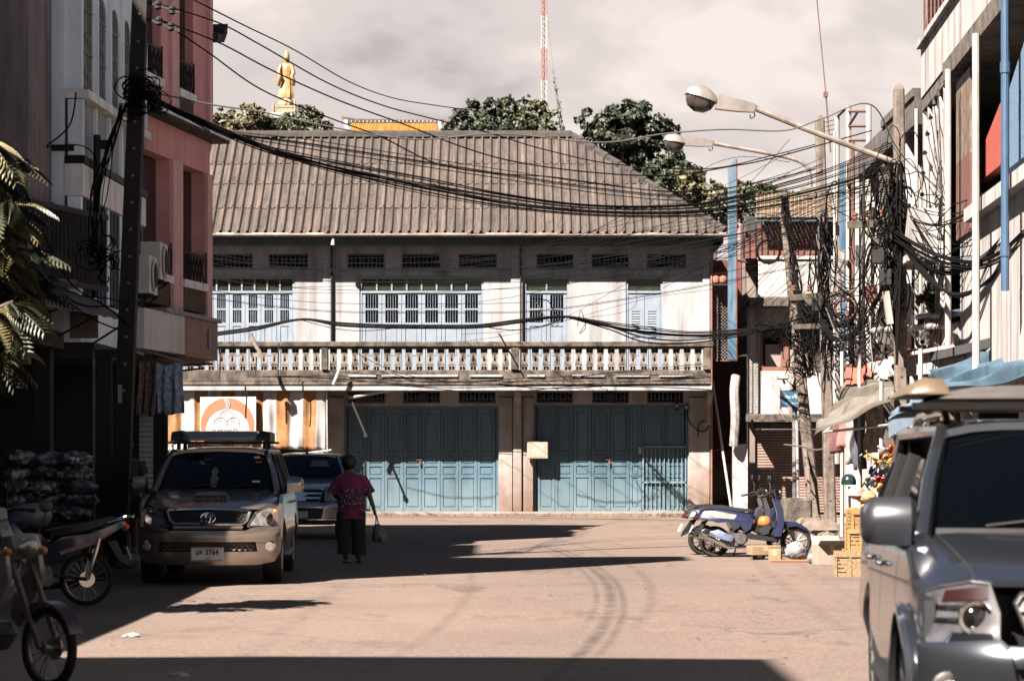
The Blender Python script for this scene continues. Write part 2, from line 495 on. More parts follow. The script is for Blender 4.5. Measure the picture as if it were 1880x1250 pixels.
# ------------------------------------------------------------------ ground
def road_material():
    m = bpy.data.materials.new('road_asphalt'); m.use_nodes = True
    n, l = m.node_tree.nodes, m.node_tree.links
    bs = n['Principled BSDF']; bs.inputs['Roughness'].default_value = .85; bs.inputs['Specular IOR Level'].default_value = .3
    t = n.new('ShaderNodeTexCoord')
    def noise(sc, d=6, r=.6, vs=None):
        q = n.new('ShaderNodeTexNoise'); q.inputs['Scale'].default_value = sc; q.inputs['Detail'].default_value = d; q.inputs['Roughness'].default_value = r
        if vs:
            mm = n.new('ShaderNodeMapping'); mm.inputs['Scale'].default_value = vs; l.new(t.outputs['Object'], mm.inputs['Vector']); l.new(mm.outputs[0], q.inputs['Vector'])
        else: l.new(t.outputs['Object'], q.inputs['Vector'])
        return q.outputs['Fac']
    def rng(f, a, b, lo=0., hi=1.):
        q = n.new('ShaderNodeMapRange'); q.inputs['From Min'].default_value = a; q.inputs['From Max'].default_value = b
        q.inputs['To Min'].default_value = lo; q.inputs['To Max'].default_value = hi; l.new(f, q.inputs['Value']); return q.outputs['Result']
    def mix(f, a, b):
        x = n.new('ShaderNodeMix'); x.data_type = 'RGBA'; l.new(f, x.inputs['Factor'])
        for s_, v_ in (('A', a), ('B', b)):
            if isinstance(v_, tuple): x.inputs[s_].default_value = (*v_, 1)
            else: l.new(v_, x.inputs[s_])
        return x.outputs['Result']
    c = mix(rng(noise(.35), .3, .7), (.096,.071,.059), (.070,.051,.042))
    c = mix(rng(noise(.12, 4, .5, (1,.35,1)), .47, .6, 0, .8), c, (.058,.043,.037))
    c = mix(rng(noise(2.2, 7, .7, (1,.4,1)), .56, .72, 0, .45), c, (.118,.090,.075))
    c = mix(rng(noise(30., 4, .7), .45, .68, 0, .75), c, (.15,.118,.10))
    c = mix(rng(noise(36., 4, .7), .52, .66, 0, .7), c, (.022,.017,.015))
    c = mix(rng(noise(5., 7, .75), .55, .7, 0, .5), c, (.045,.034,.029))
    c = mix(rng(noise(.55, 8, .7, (1,.8,1)), .57, .63, 0, .4), c, (.04,.03,.026))
    c = mix(rng(noise(.9, 5, .6, (1,.25,1)), .6, .67, 0, .6), c, (.03,.023,.02))
    # tyre marks: rubber laid down in arcs where cars turn
    sp = n.new('ShaderNodeSeparateXYZ'); l.new(t.outputs['Object'], sp.inputs[0])
    def math_(op, a, b=None):
        q = n.new('ShaderNodeMath'); q.operation = op
        for i, v in enumerate((a, b)):
            if v is None: continue
            if isinstance(v, (int, float)): q.inputs[i].default_value = v
            else: l.new(v, q.inputs[i])
        return q.outputs[0]
    for x0, k1, k2, ya, y0, y1, wd, amt in ((1.18, 0., -.0045, 32, 15, 47, .05, .95), (1.31, 0., -.0043, 32, 17, 46, .035, .8), (1.02, 0., -.0047, 32, 22, 47, .03, .6), (1.75, .0, -.0052, 34, 22, 48, .05, .45), (-.5, 0., -.004, 30, 16, 46, .05, .35), (.9, .05, -.010, 48, 36, 62, .10, .55), (1.4, .08, -.012, 50, 38, 63, .08, .5), (-2.1, .01, -.001, 20, 16, 62, .08, .22), (3.0, .02, .001, 20, 20, 60, .07, .25), (3.6, .02, .001, 20, 20, 60, .05, .25)):
        dy = math_('SUBTRACT', sp.outputs['Y'], ya)
        cx_ = math_('ADD', math_('MULTIPLY', math_('ADD', math_('MULTIPLY', dy, k2), k1), dy), x0)
        ring = rng(math_('ABSOLUTE', math_('SUBTRACT', sp.outputs['X'], cx_)), wd*.4, wd*1.8, 1, 0)
        sel = math_('MULTIPLY', rng(sp.outputs['Y'], y0, y0+5), rng(sp.outputs['Y'], y1-5, y1, 1, 0))
        f = math_('MULTIPLY', math_('MULTIPLY', ring, sel), rng(noise(2.5, 5, .7), .3, .6, 0, amt))
        c = mix(f, c, (.026,.020,.018))
    # hairline cracks
    for vs_, thr, amt in ((.33, .006, .6), (.8, .012, .35)):
        vo = n.new('ShaderNodeTexVoronoi'); vo.feature = 'DISTANCE_TO_EDGE'; vo.inputs['Scale'].default_value = vs_
        mm = n.new('ShaderNodeMapping'); mm.inputs['Scale'].default_value = (1, .6, 1)
        dn = n.new('ShaderNodeTexNoise'); dn.inputs['Scale'].default_value = 1.6; dn.inputs['Detail'].default_value = 5; l.new(t.outputs['Object'], dn.inputs['Vector'])
        va = n.new('ShaderNodeVectorMath'); va.operation = 'MULTIPLY_ADD'; l.new(dn.outputs['Color'], va.inputs[0]); va.inputs[1].default_value = (.9,.9,0); l.new(t.outputs['Object'], va.inputs[2])
        l.new(va.outputs[0], mm.inputs['Vector']); l.new(mm.outputs[0], vo.inputs['Vector'])
        f = math_('MULTIPLY', rng(vo.outputs['Distance'], thr*.3, thr, 1, 0), rng(noise(.5, 3), .48, .58, 0, amt))
        c = mix(f, c, (.022,.017,.015))
    # slab joints / a patched trench
    for yy in (31.2, 44.6):
        jf = math_('MULTIPLY', rng(math_('ABSOLUTE', math_('SUBTRACT', math_('ADD', sp.outputs['Y'], math_('MULTIPLY', noise(.6, 3), .5)), yy)), .02, .07, 1, 0), .55)
        c = mix(jf, c, (.03,.023,.02))
    hs = n.new('ShaderNodeHueSaturation'); hs.inputs['Value'].default_value = .8; l.new(c, hs.inputs['Color']); l.new(hs.outputs['Color'], bs.inputs['Base Color'])
    bp = n.new('ShaderNodeBump'); bp.inputs['Strength'].default_value = .55; bp.inputs['Distance'].default_value = .012
    l.new(noise(38., 5, .65), bp.inputs['Height']); l.new(bp.outputs['Normal'], bs.inputs['Normal'])
    return m
road_m = road_material()
def sheet(x0, x1, y0, y1, nx, ny, fn, name, mat):
    b = B()
    vs, fs = [], []
    for j in range(ny+1):
        for i in range(nx+1):
            x = x0+(x1-x0)*i/nx; y = y0+(y1-y0)*j/ny
            vs.append((x, y, fn(x, y)))
    for j in range(ny):
        for i in range(nx):
            a = j*(nx+1)+i
            fs.append((a, a+1, a+nx+2, a+nx+1))
    b.add(vs, fs)
    return b.build(name, mat)
ground_m = M('dusty_ground', (.09,.07,.055), (.06,.05,.04), .3, .95, bump=.3)
o = sheet(-900, 900, -200, 1500, 4, 4, lambda x, y: -.06, 'ground', ground_m); o['kind'] = 'structure'
def road_h(x, y): return .012*math.sin(x*.7+y*.13)+.008*math.sin(y*.45+x*.2)
o = sheet(-60, 60, -40, 66.4, 60, 60, road_h, 'road', road_m); o['kind'] = 'structure'

# ------------------------------------------------------------------ main shophouse
YW = 66.7
S0 = F/YW
fx = lambda px: (px-CX)/S0
fz = lambda py: CAMZ+(HY-py)/S0
YB = 65.4                                # balcony front
SB = F/YB
bx_ = lambda px: (px-CX)/SB
bz_ = lambda py: CAMZ+(HY-py)/SB
house = thing('shophouse', 'old two-storey white shophouse with brown corrugated roof, balcony and blue folding doors', 'building', (0, YW, 0))
XL, XR = -11.5, fx(1303)
Z2 = fz(712)                              # underside of beam / floor level of balcony
# ---- wall with real openings: columns of boxes
def wall_with_holes(x0, x1, z0, z1, holes, y0, y1, name, mat, parent):
    b = B()
    xs = sorted({x0, x1, *[h[0] for h in holes], *[h[1] for h in holes]})
    for a, c in zip(xs[:-1], xs[1:]):
        if c-a < 1e-4: continue
        m_ = (a+c)/2
        hs = sorted([(h[2], h[3]) for h in holes if h[0] <= m_ <= h[1]])
        z = z0
        for h0, h1 in hs:
            if h0 > z+1e-4: b.box(a, c, y0, y1, z, h0)
            z = max(z, h1)
        if z < z1-1e-4: b.box(a, c, y0, y1, z, z1)
    # weld seams so the shading stays flat
    return b.build(name, mat, parent)
up_vents = [(391,464),(493,566),(638,706),(738,808),(842,912),(985,1053),(1086,1155),(1188,1260)]
up_vents += [(280,352)]
lo_vents = [(638,708),(740,808),(842,910),(985,1052),(1087,1155),(1188,1255)]
windows = [(300,541,'bars',8),(660,888,'bars',6),(962,1045,'bars',2),(1149,1217,'louvre',2)]
Zw0, Zw1 = fz(632)-.55, fz(508)
holes_up = [(fx(a), fx(b), fz(492), fz(466)) for a, b in up_vents]
holes_up += [(fx(a), fx(b), Z2+.25, Zw1) for a, b, k, n_ in windows]
wall_with_holes(XL, XR, Z2, 7.75, holes_up, YW, YW+.25, 'upper_wall', white_wall, house)
doors_px = [(633,915,745),(981,1263,742)]
holes_lo = [(fx(a), fx(b), fz(740), fz(718)) for a, b in lo_vents] + [(fx(a), fx(b), -.05, fz(t)) for a, b, t in doors_px]
holes_lo += [(-9.2, fx(598), -.05, fz(745))]
wall_with_holes(XL, XR, -.05, Z2, holes_lo, YW, YW+.28, 'lower_wall', pillar_m, house)
# interior darkness boxes: back wall, side and floors
b = B(); b.box(XL, XR, YW+5.8, YW+6, -.05, 7.7); b.box(XR-.25, XR, YW+.3, YW+5.8, -.05, 7.7); b.box(XL, XL+.25, YW+.3, YW+5.8, -.05, 7.7)
b.build('back_wall', white_wall, house)
b = B(); b.box(XL+.25, XR-.25, YW+.3, YW+5.8, Z2-.2, Z2); b.build('upper_floor', grime, house)
b = B(); b.box(XL+.25, XR-.25, YW+.3, YW+5.8, 7.55, 7.7); b.build('attic_floor', grime, house)
# pilasters
for px0, px1, nm in ((593,610,'pilaster'),(938,955,'pilaster'),(1290,1303,'pilaster')):
    b = B(); b.cbox(fx(px0), fx(px1), YW-.06, YW-.001, Z2, 7.5, .01); b.build('pilaster', white_wall, house)
for px0, px1 in ((603,632),(916,941),(960,979),(1265,1303)):
    b = B(); b.cbox(fx(px0), fx(px1), YW-.07, YW-.001, .02, Z2-.25, .015); b.build('pier', pillar_m, house)
b = B(); b.cbox(fx(942), fx(958), YW-.13, YW-.001, .02, Z2-.25, .015); b.build('pier', pillar_m, house)
# moulding strip below the vents
for a, c in ((-11.3, fx(592)), (fx(611), fx(937)), (fx(956), fx(1289))):
    b = B(); b.cbox(a, c, YW-.05, YW-.001, fz(505), fz(495), .01); b.build('moulding', white_wall, house)
# vent blocks
def vent(x0, x1, z0, z1, parent):
    fr = B()
    t = .035
    y0, y1 = YW+.02, YW+.16
    fr.box(x0, x1, y0, y1, z0, z0+t); fr.box(x0, x1, y0, y1, z1-t, z1); fr.box(x0, x0+t, y0, y1, z0+t, z1-t); fr.box(x1-t, x1, y0, y1, z0+t, z1-t)
    n = 9
    for i in range(1, n):
        x = x0+(x1-x0)*i/n
        fr.box(x-.012, x+.012, y0+.01, y1-.01, z0+t, z1-t)
    zz = z0+(z1-z0)*.36
    fr.box(x0+t, x1-t, y0+.02, y1-.02, zz-.012, zz+.012)
    for i in range(n):
        x = x0+(x1-x0)*(i+.5)/n
        if i % 2: fr.box(x-.03, x+.03, y0+.03, y1-.03, zz+.05, zz+.075)
    return fr.build('vent_grille', vent_m, parent)
for a, c in up_vents: vent(fx(a), fx(c), fz(492), fz(466), house)
for a, c in lo_vents: vent(fx(a), fx(c), fz(740), fz(718), house)
# the middle ground vents hold a dark fan
for px, py in ((776,729),(1121,729)):
    b = B(); b.lathe([(.005,-.05),(.13,-.05),(.15,0),(.13,.06),(.005,.06)], (fx(px), YW-.03, fz(py)), 14, 'Y'); b.build('exhaust_fan', iron, house, smooth=True)
# upper windows
def window(px0, px1, kind, n):
    x0, x1 = fx(px0), fx(px1)
    z0, z1 = Z2+.25, Zw1
    zt = fz(536)
    w = B(); t = .06
    ya, yb = YW+.03, YW+.13
    w.box(x0, x0+t, ya, yb, z0, z1); w.box(x1-t, x1, ya, yb, z0, z1); w.box(x0+t, x1-t, ya, yb, z1-t, z1); w.box(x0+t, x1-t, ya-.01, yb, zt-.03, zt+.03)
    win = w.build('window', shutter_grey, house)
    npane = {8:10, 6:8, 2:2}[n] if kind == 'bars' else 1
    for i in range(npane):
        a = x0+t+(x1-x0-2*t)*i/npane; c = x0+t+(x1-x0-2*t)*(i+1)/npane
        g = B(); g.box(a+.02, c-.02, ya+.05, ya+.058, zt+.03, z1-t); g.build('pane', transom_m, win)
        if i: 
            g = B(); g.box(a-.02, a+.02, ya+.01, yb, zt+.03, z1-t); g.build('mullion', shutter_grey, win)
    lw = (x1-x0-2*t)/n
    for i in range(n):
        a = x0+t+lw*i+.006; c = x0+t+lw*(i+1)-.006
        L = B(); st = .09 if kind == 'bars' else .10
        y0, y1 = ya+.02, ya+.065
        zb, ztp = z0, zt-.035
        L.box(a, a+st, y0, y1, zb, ztp); L.box(c-st, c, y0, y1, zb, ztp)
        if kind == 'bars':
            zs = [fz(541), fz(566), fz(569), fz(592)]
        else:
            zs = [fz(571), fz(592), fz(592), fz(612)]
        L.box(a+st, c-st, y0, y1, zs[0], ztp); L.box(a+st, c-st, y0, y1, zs[2], zs[1]) if kind == 'bars' else None
        L.box(a+st, c-st, y0, y1, zb, zb+.1)
        L.box(a+st, c-st, y0+.02, y1-.005, zb+.1, zs[3]-.09)
        L.box(a+st, c-st, y0, y1, zs[3]-.09, zs[3])
        # raised panel
        zp0, zp1 = zb+.62, zs[3]-.13
        if zp1 > zp0+.05: L.box(a+st+.04, c-st-.04, y0+.008, y0+.02, zp0, zp1)
        leaf = L.build('shutter_leaf', shutter_grey, win)
        if kind == 'bars':
            for q0, q1 in ((zs[1], zs[0]), (zs[3], zs[2])):
                nb = 5
                bb = B()
                for k in range(1, nb):
                    x = a+st+(c-a-2*st)*k/nb
                    bb.box(x-.0055, x+.0055, y0+.015, y1-.015, q0, q1)
                bb.build('bars', shutter_grey, leaf)
        else:
            q0, q1 = zs[3], zs[0]
            k = 9
            for j in range(k):
                zc = q0+(q1-q0)*(j+.5)/k
                s_ = B(); s_.obox(((a+c)/2, (y0+y1)/2, zc), c-a-2*st, .008, (q1-q0)/k*1.25, Matrix.Rotation(R(-35), 3, 'X')); s_.build('slat', shutter_grey, leaf)
for w_ in windows: window(*w_)
# downpipes
for px in (609, 956):
    b = B(); b.tube([(fx(px), YW-.09, Z2+.4), (fx(px), YW-.09, 7.3)], .026, 8); b.build('downpipe', iron, house, smooth=True)
b = B(); b.tube([(fx(1303)+.04, YW-.1, .1), (fx(1303)+.04, YW-.1, 7.3)], .03, 8); b.build('downpipe', M('rusty_pipe', (.16,.07,.05), (.10,.045,.03), 8, .7), house, smooth=True)

# ---- balcony
ZB0, ZB1 = bz_(701), bz_(679)             # slab
zr0, zr1 = bz_(637), bz_(627)             # rail
XBL, XBR = -11.3, bx_(1306)
b = B()
b.cbox(XBL, XBR, YB, YW, Z2+.02, ZB0, .03)
b.cbox(XBL, XBR, YB+.04, YB+.28, ZB0-.001, ZB1, .02)
balc = b.build('balcony', grime, house)
b = B(); b.cbox(XBL, XBR+.06, YB-.06, YB+.26, zr0, zr1, .02); b.cbox(XBL, XBR, YB, YB+.2, zr0-.05, zr0-.001, .01); b.build('handrail', grime, balc)
# overhanging white beam edge under the slab, and the shaded beam
b = B(); b.cbox(XBL, XBR+.02, YB+.02, YB+.14, bz_(717), bz_(709), .01); b.build('drip_edge', white_wall, balc)
b = B(); b.box(XBL, XBR-.05, YB+.16, YW-.01, bz_(712), Z2+.019); b.build('slab_soffit', pillar_m, balc)
# white strips of surviving paint on the slab edge
for px0, px1 in ((862,922),(968,1000),(1050,1110),(1130,1192),(1210,1272),(700,840),(640,690)):
    b = B(); b.box(bx_(px0), bx_(px1), YB-.004, YB+.01, bz_(691.5), bz_(687.5)); b.build('paint_strip', white_wall, balc)
posts = [(590,602),(938,953),(1292,1306)]
for a, c in posts:
    b = B(); b.cbox(bx_(a), bx_(c), YB-.03, YB+.25, ZB1, zr0, .015); b.build('balcony_post', grime, balc)
def baluster_mesh():
    h = zr0-.05-ZB1
    w = .098                              # half width
    s_ = B()
    y0, y1 = 0, .09
    # vase-shaped back plate, recessed
    s_.m = 1
    s_.prism([(-w*.86,0),(w*.86,0),(w*.86,h*.2),(w*.62,h*.78),(w*.86,h*.82),(w*.86,h),(-w*.86,h),(-w*.86,h*.82),(-w*.62,h*.78),(-w*.86,h*.2)],
             lambda u, v: (u, .06, v), lambda u, v: (u, .10, v))
    s_.m = 0
    t = .030
    def bar(u0, v0, u1, v1, tt=t):
        d = Vector((u1-u0, v1-v0)).normalized(); nrm = Vector((-d.y, d.x))*tt/2
        q = [(u0+nrm.x, v0+nrm.y), (u0-nrm.x, v0-nrm.y), (u1-nrm.x, v1-nrm.y), (u1+nrm.x, v1+nrm.y)]
        s_.prism(q, lambda u, v: (u, y0, v), lambda u, v: (u, .058, v))
    for sg in (-1, 1):
        bar(sg*w*.84, 0, sg*w*.80, h*.26); bar(sg*w*.80, h*.20, sg*w*.48, h*.80, .036); bar(sg*w*.72, h*.74, sg*w*.80, h)
        bar(sg*w*.60, h*.26, sg*w*.10, h*.74, .016)
    bar(-w*.8, h*.20, w*.8, h*.20, .034); bar(-w*.7, h*.79, w*.7, h*.79, .03)
    bar(-w*.22, h*.26, -w*.22, h*.42, .034); bar(w*.22, h*.26, w*.22, h*.42, .034); bar(0, h*.26, 0, h*.42, .034)
    bar(0, 0, 0, h*.14, .02); bar(0, h*.84, 0, h, .02)
    o_ = s_.build('baluster', [baluster_m, grime], balc)
    o_.location = Vector((0,0,0))
    return o_
bal0 = None
def row(px0, px1, n):
    global bal0
    for i in range(n):
        x = bx_(px0+(px1-px0)*(i+.5)/n)
        loc = (x, YB+.07+random.uniform(-.005,.005), ZB1)
        if bal0 is None:
            bal0 = baluster_mesh()
            me = bal0.data
            me.transform(Matrix.Translation(root_of(balc).location))   # built around its own origin
            bal0.location = Vector(loc)-root_of(balc).location
        else:
            share('baluster', bal0, balc, loc)
row(262, 590, 17); row(602, 938, 17); row(953, 1292, 17)
# brackets
for px0, px1, py1 in ((943,956,782),(1294,1304,780)):
    x0, x1 = fx(px0)+.02, fx(px1)
    q = [(YB+.2, Z2+.0), (YW-.14, Z2+.0), (YW-.14, fz(py1)), (YW-.26, fz(py1)+.05), (YW-.34, Z2-.45), (YB+.2, Z2-.16)]
    b = B(); b.prism(q, lambda u, v: (x0, u, v), lambda u, v: (x1, u, v)); b.build('bracket', pillar_m, house)

# ---- folding doors
def door_leaf(x0, x1, z0, z1, yd, parent, top=False):
    L = B(); st = .065; y0, y1 = yd, yd+.045
    H = z1-z0
    L.box(x0, x0+st, y0, y1, z0, z1); L.box(x1-st, x1, y0, y1, z0, z1)
    rails = [(0,.05),(.335,.36),(.445,.47),(.555,.58),(.955,1.0)]
    for a, c in rails: L.box(x0+st, x1-st, y0, y1, z0+H*a, z0+H*c)
    for (a, c), (d, e_) in zip(rails[:-1], rails[1:]):
        L.box(x0+st, x1-st, y0+.022, y1-.005, z0+H*c, z0+H*d)
        L.box(x0+st+.035, x1-st-.035, y0+.008, y0+.022, z0+H*c+.035, z0+H*d-.035)
    return L.build('door_leaf', door_blue, parent)
YD = YW+.10
for k, (a, c, tpy) in enumerate(doors_px):
    x0, x1 = fx(a), fx(c)
    z1 = fz(tpy)
    fr = B(); fr.box(x0+.001, x0+.06, YD-.03, YD+.1, .05, z1-.07); fr.box(x1-.06, x1-.001, YD-.03, YD+.1, .05, z1-.07); fr.box(x0+.001, x1-.001, YD-.03, YD+.1, z1-.07, z1-.001)
    door = fr.build('folding_door', door_blue, house)
    edges = [639,673,706,740,774,808,842,876,910] if k == 0 else [987,1019,1053,1086,1121,1156,1178,1222,1257]
    for i in range(len(edges)-1):
        yy = YD + (0.012 if i % 2 else 0.0) + random.uniform(0, .008)
        door_leaf(fx(edges[i])+.006, fx(edges[i+1])-.006, .06, z1-.075, yy, door)
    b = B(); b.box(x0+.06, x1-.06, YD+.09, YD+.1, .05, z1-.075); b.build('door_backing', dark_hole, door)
    b = B()
    px = 771 if k == 0 else 1119
    b.box(fx(px)-.10, fx(px)+.05, YD-.03, YD-.005, fz(843)-.02, fz(843)+.02); b.cbox(fx(px)-.03, fx(px)+.03, YD-.06, YD-.03, fz(855), fz(846), .01)
    b.build('padlock', M('rusty_lock', (.13,.085,.06), (.05,.035,.03), 20, .6, metal=.5), door)
# iron grille gate over the right-hand leaves
b = B()
ga, gc = fx(1180), fx(1260)
for zz in (fz(820), fz(885), .12):
    b.box(ga, gc, YD-.055, YD-.02, zz-.02, zz+.02)
grille_m = M('grille_pale_blue', (.10,.155,.185), (.08,.125,.15), 8, .5)
b.box(ga, ga+.03, YD-.055, YD-.02, .1, fz(820)); b.box(gc-.03, gc, YD-.055, YD-.02, .1, fz(820))
gate = b.build('grille_gate', grille_m, house)
for i in range(1, 10):
    x = ga+(gc-ga)*i/10
    b = B(); b.tube([(x, YD-.037, .12), (x, YD-.037, fz(820))], .011, 6); b.build('grille_bar', grille_m, gate)
b = B(); b.cbox(fx(1175)-.04, fx(1175)+.05, YD-.04, YD-.01, fz(833), fz(820), .01); b.build('lock_plate', white_paint, gate)
# step along the doors
kerb_m = M('kerb_concrete', (.15,.115,.09), (.10,.075,.06), 2, .95, bump=.5, spot=(.04,.03,.024), spscale=2.5, spamt=.7)
b = B(); b.cbox(XL-4, fx(1303)+.3, YW-.9, YW+.1, -.05, .10, .03); o = b.build('doorstep', kerb_m, house)
# little stuff on the facade
b = B()
b.cbox(fx(967)+.01, fx(1006), YW-.32, YW-.14, fz(842), fz(811), .02)
o = b.build('meter_box', M('meter_box_cream', (.25,.21,.175), (.2,.165,.135), 3, .6, streak=(.12,.085,.06), samt=.35), house)
b = B(); b.box(fx(972), fx(1001), YW-.328, YW-.319, fz(838), fz(815)); b.build('meter_lid', MATS['meter_box_cream'], o)
for px, py in ((1242,747),(1259,750)):
    b = B(); b.cbox(fx(px)-.05, fx(px)+.05, YW-.15, YW-.06, fz(py)-.1, fz(py)+.1, .015); b.build('electric_meter', iron, house)
    b = B(); b.lathe([(.01,-.02),(.045,-.02),(.045,.02),(.01,.02)], (fx(px), YW-.16, fz(py)+.03), 12, 'Y'); b.build('meter_dial', white_paint, house)
b = B(); b.tube(crom([P(1262,752,YW-.12), P(1264,770,YW-.12), P(1275,785,YW-.12), P(1290,792,YW-.12), P(1300,784,YW-.12), P(1296,774,YW-.12), P(1284,777,YW-.12), P(1281,800,YW-.12)], 6), .014, 5); b.build('meter_cable', cable_m, house)

# ---- roof
YE, YR = YW-.8, YW+3.2
ze = CAMZ+(HY-428)*YE/F
zr = CAMZ+(HY-250)*YR/F
XE = (1333-CX)/F*YE                       # eave corner
XRg = XE-(YR-YE)                          # hip at 45 degrees
XRL = -12.5
slope = Vector((0, YR-YE, zr-ze))
sn = Vector((0, -(zr-ze), (YR-YE))).normalized()     # outward normal of the front slope
b = B()
c0 = .06
A, Bq, C, D = (XRL, YE+.03, ze-c0), (XE-.04, YE+.03, ze-c0), (XRg, YR, zr-c0), (XRL, YR, zr-c0)
E2, F2 = (XE-.04, 2*YR-YE, ze-c0), (XRL, 2*YR-YE, ze-c0)
b.add([A,Bq,C,D,E2,F2], [(0,1,2,3),(1,4,2),(3,2,4,5),(0,5,4,1),(0,3,5)])
roof = b.build('roof', roof_m, house)
pitch = .236
ncol = int((XE-XRL)/(2*pitch))+1
ts = [0,.245,.49,.70,1.0]
def prof(u):
    u = u % 1.0
    d = abs(u-.5)
    if d < .24: return .085*(.5+.5*math.cos(math.pi*d/.24))
    return 0.0
us = [0,.26,.32,.38,.44,.5,.56,.62,.68,.74]
for r_ in range(4):
    t0, t1 = ts[r_]-.012, ts[r_+1]
    if r_ == 0: t0 = -.012
    for k in range(ncol):
        xa = XRL+k*2*pitch
        if xa > XE: continue
        vs, fs = [], []
        xs_ = [(i+u)*pitch for i in range(2) for u in us]+[2*pitch]
        dt = random.uniform(-.004,.004)
        lift = .012+random.uniform(0,.008)
        nx = len(xs_)
        for tt, up in ((t0+dt, .028+lift), (t1, .004+lift)):
            base = Vector((0, YE, ze))+slope*tt
            for x in xs_:
                h = prof(x/pitch)
                p = base+sn*(h+up); vs.append((xa+x, p.y, p.z))
        # front lip thickness
        for x in xs_:
            p = Vector((0, YE, ze))+slope*(t0+dt)+sn*(prof(x/pitch)+.028+lift-.014); vs.append((xa+x, p.y, p.z))
        for i in range(nx-1):
            fs.append((i, i+1, nx+i+1, nx+i)); fs.append((2*nx+i, 2*nx+i+1, i+1, i))
        bm = bmesh.new()
        bv = [bm.verts.new(v) for v in vs]
        for f in fs: bm.faces.new([bv[i] for i in f])
        bmesh.ops.bisect_plane(bm, geom=bm.verts[:]+bm.edges[:]+bm.faces[:], plane_co=(XE, YE, 0), plane_no=(1,1,0), clear_outer=True)
        if len(bm.faces) == 0: bm.free(); continue
        bm.verts.index_update()
        b = B(); b.add([v.co[:] for v in bm.verts], [tuple(v.index for v in f.verts) for f in bm.faces]); bm.free()
        b.build('roof_sheet', roof_m, roof, smooth=True, angle=50)
# ridge caps and hip caps
n = 26
for i in range(n):
    x0 = XRL+(XRg-XRL)*i/n; x1 = XRL+(XRg-XRL)*(i+1)/n+.03
    b = B(); b.prism([(-.20,-.10),(-.15,.02),(-.06,.09),(.06,.09),(.15,.02),(.20,-.10)], lambda u, v: (x0, YR+u, zr+.05+v), lambda u, v: (x1, YR+u, zr+.05+v+.012))
    b.build('ridge_cap', roof_ridge_m, roof)
n = 12
h0, h1 = Vector((XE, YE, ze)), Vector((XRg, YR, zr))
for i in range(n):
    p0, p1 = h0.lerp(h1, i/n), h0.lerp(h1, (i+1.05)/n)
    b = B(); b.tube([p0+Vector((0,0,.05)), p1+Vector((0,0,.035))], [.13,.11], 7); b.build('hip_cap', roof_ridge_m, roof)
# gutter, fascia, soffit
b = B()
b.lathe([(.01,XRL),(.062,XRL),(.062,XE),(.01,XE)], (0, YE-.02, ze-.04), 10, 'X')
b.build('gutter', gutter_m, house, smooth=True)
b = B(); b.box(XRL, XE-.4, YE+.40, YE+.44, ze-.30, ze+.25); b.build('fascia', fascia_m, house)
b = B(); b.box(XRL, XE-.4, YE+.45, YW-.001, ze-.26, ze-.22); b.box(XE-.1, XE-.06, YE+.1, YR, ze-.26, ze-.05); b.build('soffit', fascia_m, house)
b = B(); b.box(XR-.1, XE-.1, YW-.001, 2*YR-YE-.3, ze-.26, ze-.22); b.build('soffit', fascia_m, house)
b = B(); b.tube([P(612,437,YE+.02), P(611,450,YE+.02)], [.03,.06], 8); b.build('gutter_spout', white_paint, house)
# ------------------------------------------------------------------ left side of the street
class Fr:
    """frame along a wall: u along it, n out of it to the street (right), z up"""
    def __init__(s, p0, p1):
        s.o = Vector((p0[0], p0[1], 0)); d = Vector((p1[0]-p0[0], p1[1]-p0[1], 0)); s.L = d.length
        s.d = d.normalized(); s.n = Vector((s.d.y, -s.d.x, 0))
    def p(s, u, n, z): return s.o+s.d*u+s.n*n+Vector((0,0,z))
    def box(s, b, u0, u1, n0, n1, z0, z1):
        vs = [s.p(u,n,z) for z in (z0,z1) for u,n in ((u0,n0),(u1,n0),(u1,n1),(u0,n1))]
        return b.add(vs, [(3,2,1,0),(4,5,6,7),(0,1,5,4),(1,2,6,5),(2,3,7,6),(3,0,4,7)])
WF = Fr((-6.5,37.8), (-6.31,43.0))
PF = Fr((-6.31,43.0), (-5.67,47.0))
brown_wall = M('mauve_brown_wall', (.26,.215,.215), (.18,.15,.15), 1.2, .95, bump=.3, streak=(.06,.05,.05), samt=.7)
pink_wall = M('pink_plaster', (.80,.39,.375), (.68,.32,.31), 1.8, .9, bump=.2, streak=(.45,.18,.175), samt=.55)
pink_edge = M('pale_and_lit_pink', (.85,.50,.47), (.72,.42,.40), 2, .9, bump=.2, streak=(.4,.22,.2), samt=.4)  # paler pink copy: brighter light painted on pier faces; also the hoarding cap
pebble_m = M('pebble_dash', (.5,.52,.55), (.28,.30,.33), 30, .95, bump=.8, bscale=90, streak=(.04,.045,.05), samt=.6)
dark_wood = M('dark_timber', (.03,.025,.024), (.016,.014,.014), 6, .8, bump=.3, rnd=.3)
shop_wall = M('shop_wall_dark', (.02,.021,.024), (.012,.0125,.014), 2, .9)

